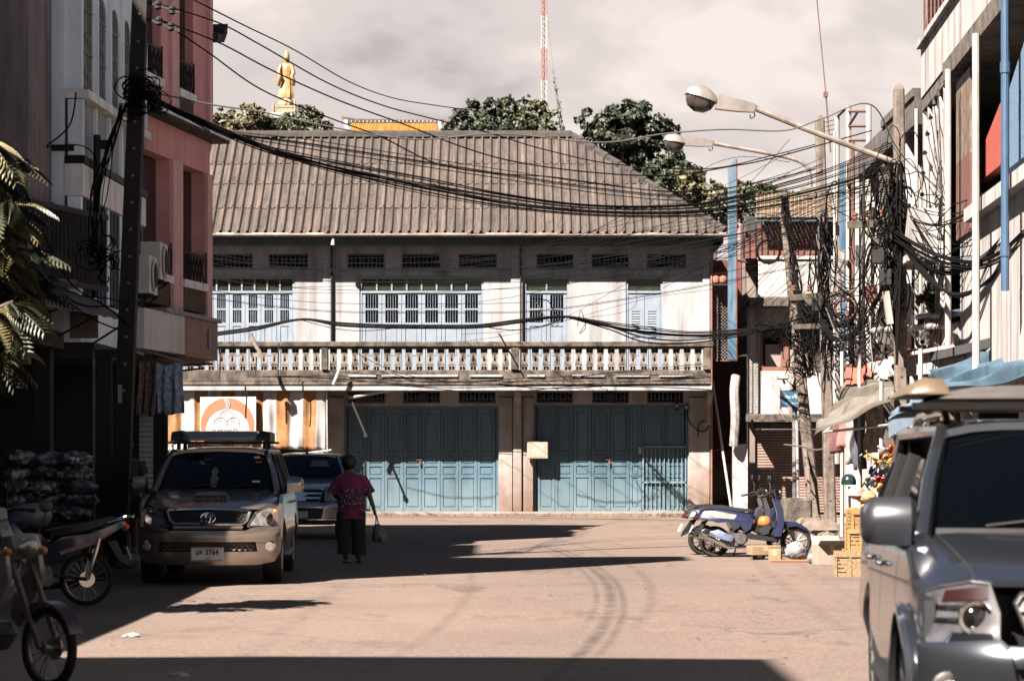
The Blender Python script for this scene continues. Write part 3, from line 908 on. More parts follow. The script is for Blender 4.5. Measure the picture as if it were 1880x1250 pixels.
# tower-like and low blocks up the street, which throw the shadows on the road
def plain_block(label, x0, x1, y0, y1, h, mat, floors):
    t = thing('building', label, 'building', ((x0+x1)/2, (y0+y1)/2, 0))
    b = B(); b.box(x0, x1, y0, y1, -.05, h); b.build('wall', mat, t)
    b = B(); b.box(x0-.1, x1+.12, y0+.01, y1-.01, h+.002, h+.12); b.build('parapet', grime, t)
    n = max(1, int((y1-y0)/3.2))
    for f in range(floors):
        for i in range(n):
            yc = y0+(y1-y0)*(i+.5)/n; z = 1.0+f*h/floors
            b = B(); b.box(x1-.01, x1+.04, yc-.5, yc+.5, z, z+1.3); w_ = b.build('window', shutter_grey, t)
            b = B(); b.box(x1+.041, x1+.045, yc-.42, yc+.42, z+.08, z+1.22); b.build('pane', transom_m, w_)
    return t
plain_block('tall plain block behind the viewer on the left of the street', -18, -6.6, -30, 9.0, 14.3, white_wall, 4)
plain_block('low shop row on the left of the street before the grey tower', -16, -6.7, 9.02, 26.4, 4.9, brown_wall, 1)
plain_block('slim tall stair tower on the left of the street', -16, -6.6, 26.42, 27.9, 15.5, shade_blue_wall, 4)

# mauve-brown building whose side wall shows at the left edge
mb = thing('building', 'dark mauve brown building with stained blank side wall at the left edge', 'building', (-9.4, 34.5, 0))
b = B(); b.box(-16, -6.93, 35.9, 37.7, 3.4, 9.9); b.box(-16, -10.2, 28, 37.7, -.05, 3.4); b.box(-16,-6.93,35.9,36.1,2.9,3.4); b.build('wall', brown_wall, mb)
b = B(); b.box(-16, -6.6, 28, 36.9, 3.15, 3.4); b.build('floor_slab', shop_wall, mb)
b = B(); b.box(-16, -10.2, 28, 32.5, 3.4, 16.3); b.build('shade_blocker', brown_wall, mb)  # unseen block, added to keep the sun off the left side walls
b = B(); b.box(-10.19, -7.2, 28, 35.89, 3.4, 4.6); b.build('front_wing', brown_wall, mb)
for x, y in ((-6.85,31.2),(-6.85,36.6)):
    b = B(); b.cbox(x-.13, x+.13, y-.13, y+.13, -.05, 3.15, .01); b.build('column', shop_wall, mb)
# timber slat screen and its rail
sc = thing('slatted_screen', 'dark timber slat screen hung above the shop at left', 'screen', (-6.7, 35.5, 4.2))
b = B(); z0, z1 = 4.15, 5.25
b.beam((-7.25,35.2,z0), (-6.25,38.6,z0), .08, .08); b.beam((-7.25,35.2,z1), (-6.25,38.6,z1), .08, .08); b.build('frame', dark_wood, sc)
for i in range(26):
    p = Vector((-7.25,35.2,0)).lerp(Vector((-6.25,38.6,0)), (i+.5)/26)
    s_ = B(); s_.beam((p.x,p.y,z0+.04), (p.x,p.y,z1-.04+random.uniform(0,.1)), .07, .025); s_.build('slat', dark_wood, sc)
b = B(); b.tube([(-7.1,35.0,4.1), (-6.3,36.2,4.1)], .03, 6); b.build('rail', gutter_m, sc)
# sloping tin canopy below the screen
cn = thing('tin_canopy', 'short rusty tin canopy sloping under the slat screen at left', 'canopy', (-6.6,35.6,3.6))
b = B()
rings = []
for i in range(17):
    t_ = i/16
    a = Vector((-7.3,34.0,4.05)).lerp(Vector((-6.5,38.2,4.05)), t_); c = Vector((-6.3,34.0,3.62)).lerp(Vector((-5.75,38.2,3.62)), t_)
    dz = .025*math.sin(i*math.pi)
    rings.append([a+Vector((0,0,.02*(i%2))), c+Vector((0,0,.02*(i%2))), c+Vector((0,0,.02*(i%2)-.012)), a+Vector((0,0,.02*(i%2)-.012))])
b.loft(rings); b.build('sheet', M('pinkish_tin', (.16,.12,.10), (.10,.07,.055), 4, .6, streak=(.05,.03,.02), samt=.6), cn)
b = B()
for yy in (34.6, 36.4, 38.0): b.beam((-7.1+.19*(yy-34),yy,3.3), (-6.35+.13*(yy-34),yy,3.62), .03, .03)
b.build('bracket', iron, cn)

# ---- white building with arched windows, tinted blue-grey for its shade
wb = thing('building', 'white building tinted blue for shade with tall arched windows and pebble panels behind the leaning pole', 'building', (-9, 40, 0))
b = B()
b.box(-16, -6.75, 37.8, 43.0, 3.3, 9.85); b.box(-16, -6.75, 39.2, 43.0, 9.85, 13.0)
b.build('wall', shade_blue_wall, wb)
b = B(); WF.box(b, 0, 5.2, -.25, -.005, 8.95, 9.85); WF.box(b, 1.4, 5.2, -.25, -.005, 9.852, 13.0); WF.box(b, 0, 5.2, -.25, -.005, 3.3, 3.95); b.build('front_wall', shade_blue_wall, wb)
zs, zt = 7.12, 8.95
for i in range(5):
    u0 = .03+i*1.03; u1 = u0+1.03
    a0, a1 = u0+.14, u1-.14
    rad = (a1-a0)/2; zc = zt-.18-rad
    arc = [((a0+a1)/2-rad*math.cos(math.pi*k/10), zc+rad*math.sin(math.pi*k/10)) for k in range(11)]
    poly = [(u0,zs),(a0,zs)]+arc+[(a1,zs),(u1,zs),(u1,zt),(u0,zt)]
    b = B(); b.prism(poly, lambda u, v: WF.p(u,-.25,v), lambda u, v: WF.p(u,0,v))
    win = b.build('arched_window', shade_blue_wall, wb)
    poly2 = [(a0,zs)]+arc+[(a1,zs)]
    b = B(); b.prism(poly2, lambda u, v: WF.p(u,-.05,v), lambda u, v: WF.p(u,-.04,v)); b.build('pane', M('dark_glass', (.004,.0048,.006), (.009,.011,.013), 4, .15, spec=.4), win)
    g = B()
    for k in range(1,6):
        u = a0+(a1-a0)*k/6; zz = zc+math.sqrt(max(0, rad**2-(u-(a0+a1)/2)**2))
        g.tube([WF.p(u,-.012,zs+.03), WF.p(u,-.012,zz)], .009, 4)
    for zz in (zs+.1, zs+.62, zc): g.tube([WF.p(a0,-.012,zz), WF.p(a1,-.012,zz)], .012, 4)
    for zz in (zs+.3, zs+.85):
        for q in (.33,.67):
            c = (a0+(a1-a0)*q)
            g.tube([WF.p(c+.08*math.cos(t_*.7)*(1-t_*.06), -.012, zz+.1*math.sin(t_*.7)*(1-t_*.06)) for t_ in range(12)], .009, 4)
    g.build('window_grille', white_paint, win)
    # moulded pier between arches
    b = B(); WF.box(b, u1-.05, u1+.05, .002, .05, zs, zt+.05); b.build('pier', shade_blue_wall, wb)
    # panels below
    b = B(); WF.box(b, u0+.06, u1-.06, -.2, -.03, 6.12, 6.96); b.build('panel', pebble_m, wb)
    b = B(); WF.box(b, u0-.05, u0+.06, -.2, .03, 6.12, 6.96); b.build('pier', shade_blue_wall, wb)
    # lower windows
    b = B(); WF.box(b, u0+.1, u1-.1, -.06, -.04, 3.95, 5.5); w_ = b.build('window', MATS['dark_glass'], wb)
    g = B()
    for k in range(4): 
        u = u0+.1+(u1-u0-.2)*k/3; WF.box(g, u-.02, u+.02, -.039, -.01, 3.95, 5.5)
    WF.box(g, u0+.1, u1-.1, -.037, -.012, 4.9, 4.95); g.build('window_frame', shutter_grey, w_)
    b = B(); WF.box(b, u0-.08, u0+.1, -.2, .0, 3.95, 5.5); b.build('pier', shade_blue_wall, wb)
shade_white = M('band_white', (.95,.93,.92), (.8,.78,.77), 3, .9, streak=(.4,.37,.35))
b = B(); WF.box(b, -.02, 5.2, -.25, .12, 6.98, 7.11); b.build('sill_band', shade_white, wb)
b = B(); WF.box(b, -.02, 5.2, -.25, .06, 6.0, 6.11); b.build('dark_band', iron, wb)
b = B(); WF.box(b, -.02, 5.2, -.25, .03, 5.51, 5.99); b.build('lintel_band', shade_white, wb)
b = B(); b.box(-16,-6.6,37.74,37.798,6.18,6.27); b.build('dark_band', iron, wb)
b = B(); b.tube(crom([WF.p(.5,.12,4.0), WF.p(.55,.13,6.3), WF.p(.55,.13,6.35)]), .06, 6); b.obox(WF.p(.6,.2,6.35), .2,.2,.12); b.build('vent_pipe', iron, wb)
# ground floor of that building
b = B(); b.box(-10, -6.45, 46.8, 47.0, -.05, 3.1); b.box(-10,-6.6,42.2,42.35,-.05,3.1); b.build('shop_side_wall', shop_wall, wb)
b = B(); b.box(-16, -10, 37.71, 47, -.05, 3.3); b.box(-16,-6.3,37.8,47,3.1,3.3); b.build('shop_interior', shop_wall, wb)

# ---- pink building
pk = thing('building', 'dusty pink building with deep window bays, ledge and planters at the corner', 'building', (-8, 45, 0))
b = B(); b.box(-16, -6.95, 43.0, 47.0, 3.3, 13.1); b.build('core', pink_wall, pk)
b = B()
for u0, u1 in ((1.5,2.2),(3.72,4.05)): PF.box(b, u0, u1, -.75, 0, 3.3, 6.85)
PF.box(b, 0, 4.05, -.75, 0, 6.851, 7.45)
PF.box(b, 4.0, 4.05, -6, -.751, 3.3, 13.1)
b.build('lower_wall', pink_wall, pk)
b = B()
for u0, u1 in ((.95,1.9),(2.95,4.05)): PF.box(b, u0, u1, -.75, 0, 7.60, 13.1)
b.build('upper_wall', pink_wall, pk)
b = B()
for u0, u1 in ((1.55,2.15),(3.75,4.07)): PF.box(b, u0, u1, .001, .05, 3.9, 6.84)
for u0, u1 in ((1.45,1.88),(3.85,4.07)): PF.box(b, u0, u1, .001, .06, 7.62, 13.1)
b.build('pier_face', pink_edge, pk)  # pier fronts coloured paler for the brighter light they catch
b = B(); PF.box(b, -.02, 4.3, -.75, .32, 7.451, 7.60); b.build('ledge', grime, pk)
b = B(); PF.box(b, -.02, 4.3, .321, .335, 7.5, 7.57); b.build('ledge_edge', shade_white, pk)
planter_m = M('planter_brick', (.12,.075,.05), (.06,.04,.03), 8, .95, bump=.5)
for u0, u1, zb in ((.0,.95,8.05),(1.92,2.93,8.05),(.0,1.5,4.65),(2.2,3.72,4.65)):
    b = B(); PF.box(b, u0+.02, u1-.02, -.5, .02, zb-.42, zb-.02); pl = b.build('planter', planter_m, pk)
    b = B(); PF.box(b, u0, u1, -.5, .08, zb-.019, zb+.12); b.build('sill', shade_white, pk)
    g = B(); ztop = zb+.62
    g.tube([PF.p(u0+.03,.03,ztop), PF.p(u1-.03,.03,ztop)], .025, 6)
    k = 0
    u = u0+.05
    while u < u1-.2:
        g.tube([PF.p(u,.03,zb+.12), PF.p(u+.2,.03,ztop)], .012, 4); g.tube([PF.p(u+.2,.03,zb+.12), PF.p(u,.03,ztop)], .012, 4); g.tube([PF.p(u,.03,zb+.12), PF.p(u,.03,ztop)], .012, 4)
        u += .22
    g.tube([PF.p(u1-.03,.03,zb+.12), PF.p(u1-.03,.03,ztop+.08)], .018, 5)
    g.build('railing', iron, pk)
    b = B(); PF.box(b, u0+.001, u1-.001, -.34, (-.26 if zb < 6 else -.15), zb+.121, (6.849 if zb < 6 else 13.0)); b.build('window', MATS['dark_glass'], pk)
b = B()
for i in range(8):
    pass
# curled eave at the top corner
q = [(0,0),(.5,.05),(.75,.25),(.8,.45),(.7,.4),(.45,.2),(0,.15)]
b.prism(q, lambda u, v: PF.p(4.06+u*.9, .15, 9.35+v), lambda u, v: PF.p(4.06+u*.9, -3, 9.35+v)); b.build('curled_eave', MATS['grimy_concrete'], pk)

# ---- signboard box, awning and washing below the pink building
sb = thing('signboard_box', 'long box fascia, white then brown, jutting below the pink building', 'signboard', (-5.8, 43, 3.3))
SF = Fr((-6.05,41.2), (-5.42,46.1))
z0, z1 = 3.35, 4.02
b = B(); SF.box(b, 0, 2.6, -.6, 0, z0, z1); b.build('white_panel', M('panel_white', (.7,.68,.66), (.6,.57,.55), 2, .8, streak=(.3,.27,.25)), sb)
b = B(); SF.box(b, 2.602, 4.95, -.6, .003, z0-.02, z1); b.build('brown_panel', M('brown_panel', (.32,.19,.14), (.25,.15,.11), 2, .7, streak=(.12,.07,.06), samt=.6), sb)
b = B(); SF.box(b, 1.2, 5.05, -.6, .06, z1+.001, z1+.07); b.build('coping', white_paint, sb)
b = B(); b.ell(SF.p(4.3,.006,3.7), .03,.12,.2, 10, 6); b.build('emblem', white_paint, sb)
aw = thing('awning', 'thin dark metal awning propped below the signboard box', 'awning', (-5.9,42,3.2))
b = B(); 
q0, q1, q2, q3 = P(235,632,41.0), P(345,668,42.5), P(372,672,44.0), P(250,640,44.5)
b.add([q0,q1,q2,q3]+[v-Vector((0,0,.02)) for v in (q0,q1,q2,q3)], [(0,1,2,3),(7,6,5,4),(0,4,5,1),(1,5,6,2),(2,6,7,3),(3,7,4,0)])
b.build('sheet', M('awning_grey', (.09,.08,.085), (.06,.055,.06), 3, .5, streak=(.03,.03,.03)), aw)
b = B(); b.tube([P(240,676,42), P(390,668,42.6)], .018, 5); b.tube([P(245,690,42), P(375,676,42.6)], .018, 5); b.build('strut', iron, aw)
def cloth(name, label, pxa, pxb, pya, pyb, Y, mat, seed, group):
    rnd = random.Random(seed); b = B(); vs, fs = [], []
    nx, nz_ = 14, 12
    for j in range(nz_+1):
        for i in range(nx+1):
            u, v = i/nx, j/nz_
            p = P(pxa+(pxb-pxa)*u+3*math.sin(v*3+seed)*v, pya+(pyb-pya)*v+2*math.sin(u*7+seed), Y)
            p.y += (.05*math.sin(u*17+seed)+.03*math.sin(u*31+v*4))*(.35+v*.65)
            vs.append(p)
    n0 = len(vs)
    for j in range(nz_):
        for i in range(nx):
            a = j*(nx+1)+i; fs.append((a,a+1,a+nx+2,a+nx+1))
    b.add(vs, fs); o_ = b.build(name, mat, None, smooth=True, angle=80)
    m_ = o_.modifiers.new('thick', 'SOLIDIFY'); m_.thickness = .006
    return tag(o_, label, 'cloth', group)
cloth('hanging_cloth', 'brown patterned cloth hanging left of the grey blue one', 251, 287, 664, 762, 42.0, M('brown_cloth', (.28,.2,.16), (.12,.09,.075), 18, .95), 2, None)
cloth('hanging_cloth', 'grey blue cloth hanging under the dark awning', 287, 336, 668, 760, 41.8, M('grey_blue_cloth', (.35,.43,.53), (.16,.2,.27), 14, .95), 5, None)
poster = B(); poster.box(P(128,0,37).x, P(180,0,37).x, 37.0, 37.02, P(0,621,37).z, P(0,562,37).z)
tag(poster.build('poster', M('faded_poster', (.075,.05,.05), (.14,.11,.105), 5, .6)), 'faded brownish poster hung above the dark shop front', 'poster')

# shop front verticals, roller shutter in shade
def roller(b_name, label, x0, x1, z0, z1, Y, mat, n, cat='shutter', yaw=0):
    t = thing(b_name, label, cat, ((x0+x1)/2, Y, z0))
    for i in range(n):
        a = z0+(z1-z0)*i/n; c = z0+(z1-z0)*(i+1)/n
        b = B(); b.prism([(0,a),(-.018,a+(c-a)*.2),(-.022,a+(c-a)*.5),(-.018,a+(c-a)*.8),(0,c-.004)], lambda u, v: (x0, Y+u, v), lambda u, v: (x1, Y+u, v)); b.build('slat', mat, t)
    return t
roller('roller_shutter', 'narrow grey roller shutter in the shade beside the parked bronze pickup', P(256,0,43).x, P(281,0,43).x, .05, 2.35, 43.0, M('shutter_dull_grey', (.5,.52,.55), (.4,.42,.44), 3, .5, metal=.2), 26)
jam = thing('door_frame', 'thin door jamb with painted lit edge standing in the dark shop front', 'door frame', (-6.2,36.0,0))
b = B(); b.box(P(170,0,36).x, P(173,0,36).x, 36, 36.08, 0, 3.1); b.build('jamb', gutter_m, jam)  # pale colour imitates light along the edge of the door frame
b = B(); b.box(P(110,0,36).x, P(240,0,36).x, 36.01, 36.07, 3.0, 3.12); b.build('lintel', shop_wall, jam)
b = B(); b.box(P(176,0,36).x, P(203,0,36).x, 36.1, 36.16, 0, 3.0); b.build('door_panel', shop_wall, jam)
# pavement on the left, with its kerb
b = B(); b.cbox(-16, -5.62, -30, 47.2, -.05, .14, .02); o = b.build('pavement', kerb_m); o['kind'] = 'structure'

# ---- stacked sacks
sack_m = M('sack_plastic', (.10,.10,.105), (.03,.03,.033), 11, .35, bump=.9, bscale=22, rnd=.35, spot=(.85,.82,.80), spscale=9, spamt=.9)
tb = thing('sack_platform', 'low dark platform carrying the stacked sacks', 'platform', (-6.3,34.6,.14))
b = B(); b.box(-7.2,-5.75,34.2,35.6,.60,.68); b.build('deck', dark_wood, tb)
for x in (-7.1,-5.85):
    for y in (34.3,35.5): 
        b = B(); b.box(x-.04,x+.04,y-.04,y+.04,.14,.599); b.build('leg', dark_wood, tb)
rows_ = ['bottom','second','third','fourth','top']
random.seed(5)
for r_ in range(5):
    for k in range(3):
        random.seed(r_*10+k)
        b = B(); zc = .78+r_*.19
        b.ell((0,0,0), .24, .40, .115, 16, 10, .16)
        o = b.build('sack', sack_m, None, smooth=True, angle=70)
        o.location = (-6.83+k*.40+random.uniform(-.05,.05), 34.75+random.uniform(-.08,.08), zc); o.rotation_euler = (random.uniform(-.1,.1), random.uniform(-.1,.1), random.uniform(-.2,.2))
        tag(o, f"plastic sack, {['left','middle','right'][k]} of the {rows_[r_]} row in the dark shop stack", 'sack', 'sacks stacked in the dark shop')
random.seed(21)
# crumpled bag on the kerb
b = B(); b.ell((0,0,0), .14,.12,.10, 12, 7, .22); o = b.build('plastic_bag', M('white_plastic', (.32,.34,.37), (.22,.24,.27), 8, .35), None, smooth=True, angle=50)
o.location = P(237,1050,33.6); o.location.z = .16+.02; o.location.x = P(237,0,33.6).x
tag(o, 'small crumpled white plastic bag beside the leaning pole', 'bag')

# ---- air conditioners
acm = M('ac_white', (.6,.57,.55), (.5,.47,.45), 3, .5, streak=(.09,.07,.055), samt=.4)
def aircon(label, u, z, par):
    t = thing('air_conditioner', label, 'air conditioner', WF.p(u,.3,z), group=None)
    b = B(); c = WF
    WF.box(b, u, u+.75, .12, .45, z, z+.62); b.build('casing', acm, t)
    b = B(); b.lathe([(.02,0),(.26,0),(.27,.02),(.24,.03),(.02,.03)], WF.p(u+.42,.451,z+.31), 18, 'X'); fan = b.build('fan_cover', acm, t, smooth=True)
    b = B(); b.lathe([(.01,0),(.22,0),(.22,.004),(.01,.004)], WF.p(u+.42,.479,z+.31), 18, 'X'); b.build('fan_hole', dark_hole, fan)
    for k in range(11):
        g = B(); zz = z+.06+k*.05; WF.box(g, u-.012, u-.001, .15, .42, zz, zz+.018); g.build('louvre', acm, t)
    for uu in (u+.1, u+.62):
        g = B(); g.beam(WF.p(uu,0,z-.03), WF.p(uu,.5,z-.03), .04, .04); g.beam(WF.p(uu,0,z-.35), WF.p(uu,.45,z-.05), .03, .03); g.build('bracket', iron, t)
aircon('white air conditioner, the upper and farther of two beside the leaning pole', 4.2, 4.55, None)
aircon('white air conditioner, the lower and nearer of two beside the leaning pole', 3.2, 4.25, None)

# ---- leaning dark pole
pole = thing('utility_pole', 'dark leaning utility pole on the left in front of the pink building', 'utility pole', P(218,1048,35))
b = B()
p0, p1 = P(216,1045,35), P(258,0,35); p0.z = 0
d_ = (p1-p0); p1 = p0+d_*1.12
dark_pole = M('pole_dark_concrete', (.007,.0065,.0065), (.004,.004,.004), 6, .9, bump=.4, spot=(.03,.022,.018), spscale=3, spamt=.3)
w0, w1 = .125, .10
b.loft([[p+Vector((sx*w,sy*w,0)) for sx,sy in ((-1,-1),(1,-1),(1,1),(-1,1))] for p, w in ((p0,w0),(p1,w1))])
b.build('shaft', dark_pole, pole)
for i in range(16):
    p = p0.lerp(p1, .28+.042*i); w = .15-.045*(.28+.042*i)
    b = B(); b.lathe([(.004,-.008),(.02,-.008),(.02,.003),(.004,.003)], (p.x+.01, p.y-w-.002, p.z), 8, 'Y'); b.build('step_hole', gutter_m, pole)
b = B(); q = p0.lerp(p1,.30); b.box(q.x-.08,q.x-.02,q.y-.16,q.y-.155,q.z-.35,q.z-.1); b.build('notice', white_paint, pole)
def mount(px, py, dx): 
    c = P(px, py, 35); b = B(); b.lathe([(.02,0),(.05,.02),(.05,.05),(.03,.06),(.05,.08),(.05,.11),(.02,.13)], c-Vector((0,0,.06)), 8); b.build('insulator', iron, pole)
for px, py in ((290,11),(316,20),(292,40),(314,50)): mount(px, py, 0)
b = B(); b.beam(P(262,2,35), P(330,24,35), .04, .04); b.beam(P(262,32,35), P(330,58,35), .04, .04); b.build('bracket_arm', iron, pole)
# second thin stained pipe at its foot (drain)
b = B(); b.tube([(P(226,0,36.5).x,36.5,.1),(P(231,0,36.5).x,36.5,2.5)], .045, 8); tag(b.build('drain_pipe', M('rusty_drain', (.10,.06,.045), (.06,.04,.03), 6, .8), None, smooth=True), 'rusty brown drain pipe standing beside the leaning pole', 'pipe')
# ------------------------------------------------------------------ right side of the street
cream_wall = M('cream_wall', (.27,.27,.275), (.235,.225,.22), 1.6, .9, bump=.2, streak=(.06,.05,.044), samt=.75)
beige_wall = M('beige_wall', (.13,.11,.095), (.10,.085,.072), 1.6, .9, bump=.2, streak=(.06,.045,.035), samt=.5)
stain_wall = M('stained_concrete', (.075,.063,.054), (.02,.017,.015), 2.2, .95, bump=.5, spot=(.005,.0048,.0045), spscale=1.8, spamt=.9, streak=(.010,.009,.008), sscale=(4,4,.3), samt=.8)
rust_m = M('rusty_steel', (.09,.03,.02), (.045,.017,.012), 8, .8, bump=.3)
red_panel = M('red_lattice_panel', (.115,.032,.02), (.075,.022,.014), 2, .7, streak=(.03,.011,.009), rnd=.2)
blue_pipe_m = M('blue_pipe', (.03,.064,.115), (.024,.05,.09), 4, .4)
white_pipe_m = M('white_pipe', (.26,.245,.235), (.2,.185,.175), 4, .45, streak=(.12,.09,.07), samt=.3)
red_stucco = M('red_stucco', (.26,.028,.013), (.17,.018,.01), 25, .95, bump=1.0, bscale=60)
blue_stucco = M('blue_stucco', (.07,.135,.22), (.045,.09,.155), 25, .95, bump=1.0, bscale=60)

# ---- beige corner shop across the junction
YS = 68.0
sp_ = lambda px: (px-CX)/F*YS
sz_ = lambda py: CAMZ+(HY-py)/F*YS
bs_ = thing('corner_shop', 'narrow beige shop with roller shutter and brown window across the junction', 'building', (8.5, YS, 0))
wx0, wx1 = sp_(1372), sp_(1372)+7.5
wall_with_holes(wx0, wx1, sz_(770), sz_(548), [(sp_(1396), sp_(1530), sz_(681), sz_(596))], YS, YS+.25, 'upper_wall', cream_wall, bs_)
wall_with_holes(wx0, wx1, -.05, sz_(771), [(sp_(1386), sp_(1560), -.05, sz_(787))], YS, YS+.25, 'lower_wall', beige_wall, bs_)
b = B(); b.box(wx0, wx0+.25, YS+.251, YS+8, -.05, 7.2); b.build('side_wall', beige_wall, bs_)
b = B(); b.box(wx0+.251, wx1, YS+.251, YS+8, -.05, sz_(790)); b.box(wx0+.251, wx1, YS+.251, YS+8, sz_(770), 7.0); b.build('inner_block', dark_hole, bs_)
b = B(); b.cbox(wx0-.05, wx1, YS-.35, YS-.001, sz_(775), sz_(760), .02); b.cbox(wx0+.2, wx1, YS-.3, YS-.001, sz_(786), sz_(776), .02); b.build('ledge', grime, bs_)
b = B(); b.cbox(wx0-.02, wx1, YS-.75, YS-.001, sz_(566), sz_(549), .02); b.build('ledge', grime, bs_)
b = B(); b.box(sp_(1388), wx1, YS-.7, YS-.6, sz_(548), sz_(482)); b.build('balcony_front', cream_wall, bs_)
b = B(); b.cbox(sp_(1386), wx1, YS-.75, YS-.55, sz_(481), sz_(474), .02); b.build('balcony_rail', white_paint, bs_)
b = B(); b.box(wx0, wx1, YS+.3, YS+.5, sz_(548), sz_(395)); b.build('back_wall', shop_wall, bs_)
# red corrugated panels behind the balcony
for i in range(13):
    a = sp_(1362+i*11); c = sp_(1362+i*11+10)
    top = 417 if i > 1 else 440-8*i
    b = B(); b.box(a, c, YS-.5, YS-.46, sz_(477), sz_(top)); b.build('red_panel', red_panel, bs_)
for i in range(14):
    x = sp_(1362+i*11-1); b = B(); b.box(x, x+.025, YS-.53, YS-.501, sz_(477), sz_(412)); b.build('panel_bar', iron, bs_)
# beige tin roof
tin_b = M('beige_tin', (.20,.155,.11), (.16,.12,.085), 2, .5, metal=.1, streak=(.1,.06,.04), rnd=.06)
for i in range(24):
    a = sp_(1380+i*7.0); c = a+.096
    z = lambda q: sz_(q)
    b = B(); b.prism([(0,0),(.012,.02),(.03,.02),(.042,0),(.096,0)], lambda u, v: (a+u, YS-1.1, sz_(406)+v), lambda u, v: (a+u+.25, YS+1.2, sz_(372)+.35+v)); b.build('roof_strip', tin_b, bs_)
b = B(); b.box(sp_(1380), sp_(1550), YS-1.05, YS-1.0, sz_(413), sz_(407)); b.build('eave_board', fascia_m, bs_)
b = B(); b.box(sp_(1362), sp_(1366), YS-.3, YS+.4, sz_(480), sz_(412)); b.build('corner_post', rust_m, bs_)
# brown window
b = B(); x0, x1 = sp_(1396), sp_(1530)
wood_m = M('brown_frame', (.12,.05,.03), (.08,.035,.022), 5, .6)
b.box(x0, x1, YS+.05, YS+.15, sz_(681), sz_(673)); b.box(sp_(1434), sp_(1448), YS+.04, YS+.16, sz_(673), sz_(620)); b.box(x0, x0+.08, YS+.05, YS+.15, sz_(673), sz_(596)); b.box(sp_(1488), sp_(1496), YS+.05, YS+.15, sz_(673), sz_(620))
wn_ = b.build('window_frame', wood_m, bs_)
for a, c in ((1406,1434),(1448,1488)):
    b = B(); b.box(sp_(a), sp_(c), YS+.1, YS+.11, sz_(673), sz_(632)); b.build('pane', M('frosted_pane', (.14,.12,.11), (.2,.17,.155), 25, .3), wn_)
b = B(); b.box(x0+.08, x1, YS+.02, YS+.2, sz_(620), sz_(597)); b.build('blind_box', dark_wood, wn_)
# window boards left of it
b = B(); b.box(sp_(1376), sp_(1381), YS-.04, YS-.001, sz_(760), sz_(567)); b.build('downpipe', white_pipe_m, bs_)
rs = roller('roller_shutter', 'sunlit pinkish roller shutter of the narrow beige shop', sp_(1387), sp_(1559), .03, sz_(788), YS+.12, M('shutter_pink_beige', (.19,.125,.105), (.15,.10,.083), 3, .55, streak=(.08,.05,.04), samt=.4), 30)
for (tx, px, py) in (('RAWAT', 1408, 836), ('SHOP', 1425, 858)):
    pass
# tin canopy that shades the upper shutter
b = B(); b.box(sp_(1372)+.02, wx1, YS-1.0, YS-.36, sz_(775), sz_(771)); b.build('canopy', grime, bs_)
# camera on the wall
cc = thing('security_camera', 'cream security camera on a curved arm on the beige shop wall', 'camera', P(1436,692,67.6))
b = B(); b.tube(crom([P(1476,683,67.95), P(1462,680,67.6), P(1454,688,67.5), P(1446,690,67.5)]), .016, 6); b.build('arm', white_paint, cc)
b = B(); b.cbox(P(1426,0,67.5).x, P(1448,0,67.5).x, 67.35, 67.6, P(0,697,67.5).z, P(0,686,67.5).z, .03); b.build('housing', white_paint, cc)
b = B(); b.beam(P(1438,697,67.5), P(1441,705,67.5), .06,.06); b.build('mount', white_paint, cc)
# satellite dish
dish = thing('satellite_dish', 'dark bronze satellite dish behind the leaning concrete poles', 'satellite dish', P(1500,690,63))
b = B(); rt = Matrix.Rotation(R(70), 3, 'X') @ Matrix.Rotation(R(25), 3, 'Y')
b.lathe([(.01,.0),(.18,.03),(.30,.09),(.36,.15),(.35,.155),(.29,.10),(.17,.045),(.01,.015)], P(1500,665,63), 18, 'Z', rt); b.build('reflector', M('bronze_dish', (.06,.05,.045), (.04,.033,.03), 4, .5, metal=.3), dish, smooth=True)
b = B(); b.tube([P(1500,668,63), P(1502,692,63.2), P(1502,692,64)], .02, 6); b.build('mast', iron, dish)
# alley beside the shophouse: red wall, mesh gate, frame
al = thing('alley_wall', 'stained wall in the alley, dark red above and white below', 'wall', (5.9, 69, 0))
ax0, ax1 = fx(1303)+.12, sp_(1372)-.02
b = B(); b.box(ax0, ax1, 69.5, 69.7, 1.75, 7.0); b.build('upper_wall', M('dark_red_wall', (.085,.018,.016), (.05,.012,.012), 3, .9, streak=(.02,.01,.01)), al)
b = B(); b.box(ax0, ax1, 69.49, 69.71, 1.35, 1.749); b.build('red_band', M('red_band', (.22,.05,.035), (.15,.035,.026), 4, .9), al)
b = B(); b.box(ax0, ax1, 69.48, 69.72, -.05, 1.349); b.build('lower_wall', M('white_stained', (.24,.19,.15), (.19,.13,.09), 2, .95, spot=(.13,.055,.02), spscale=2.5, spamt=.9, low=(.03,.02,.015), lowz=(0,.5)), al)
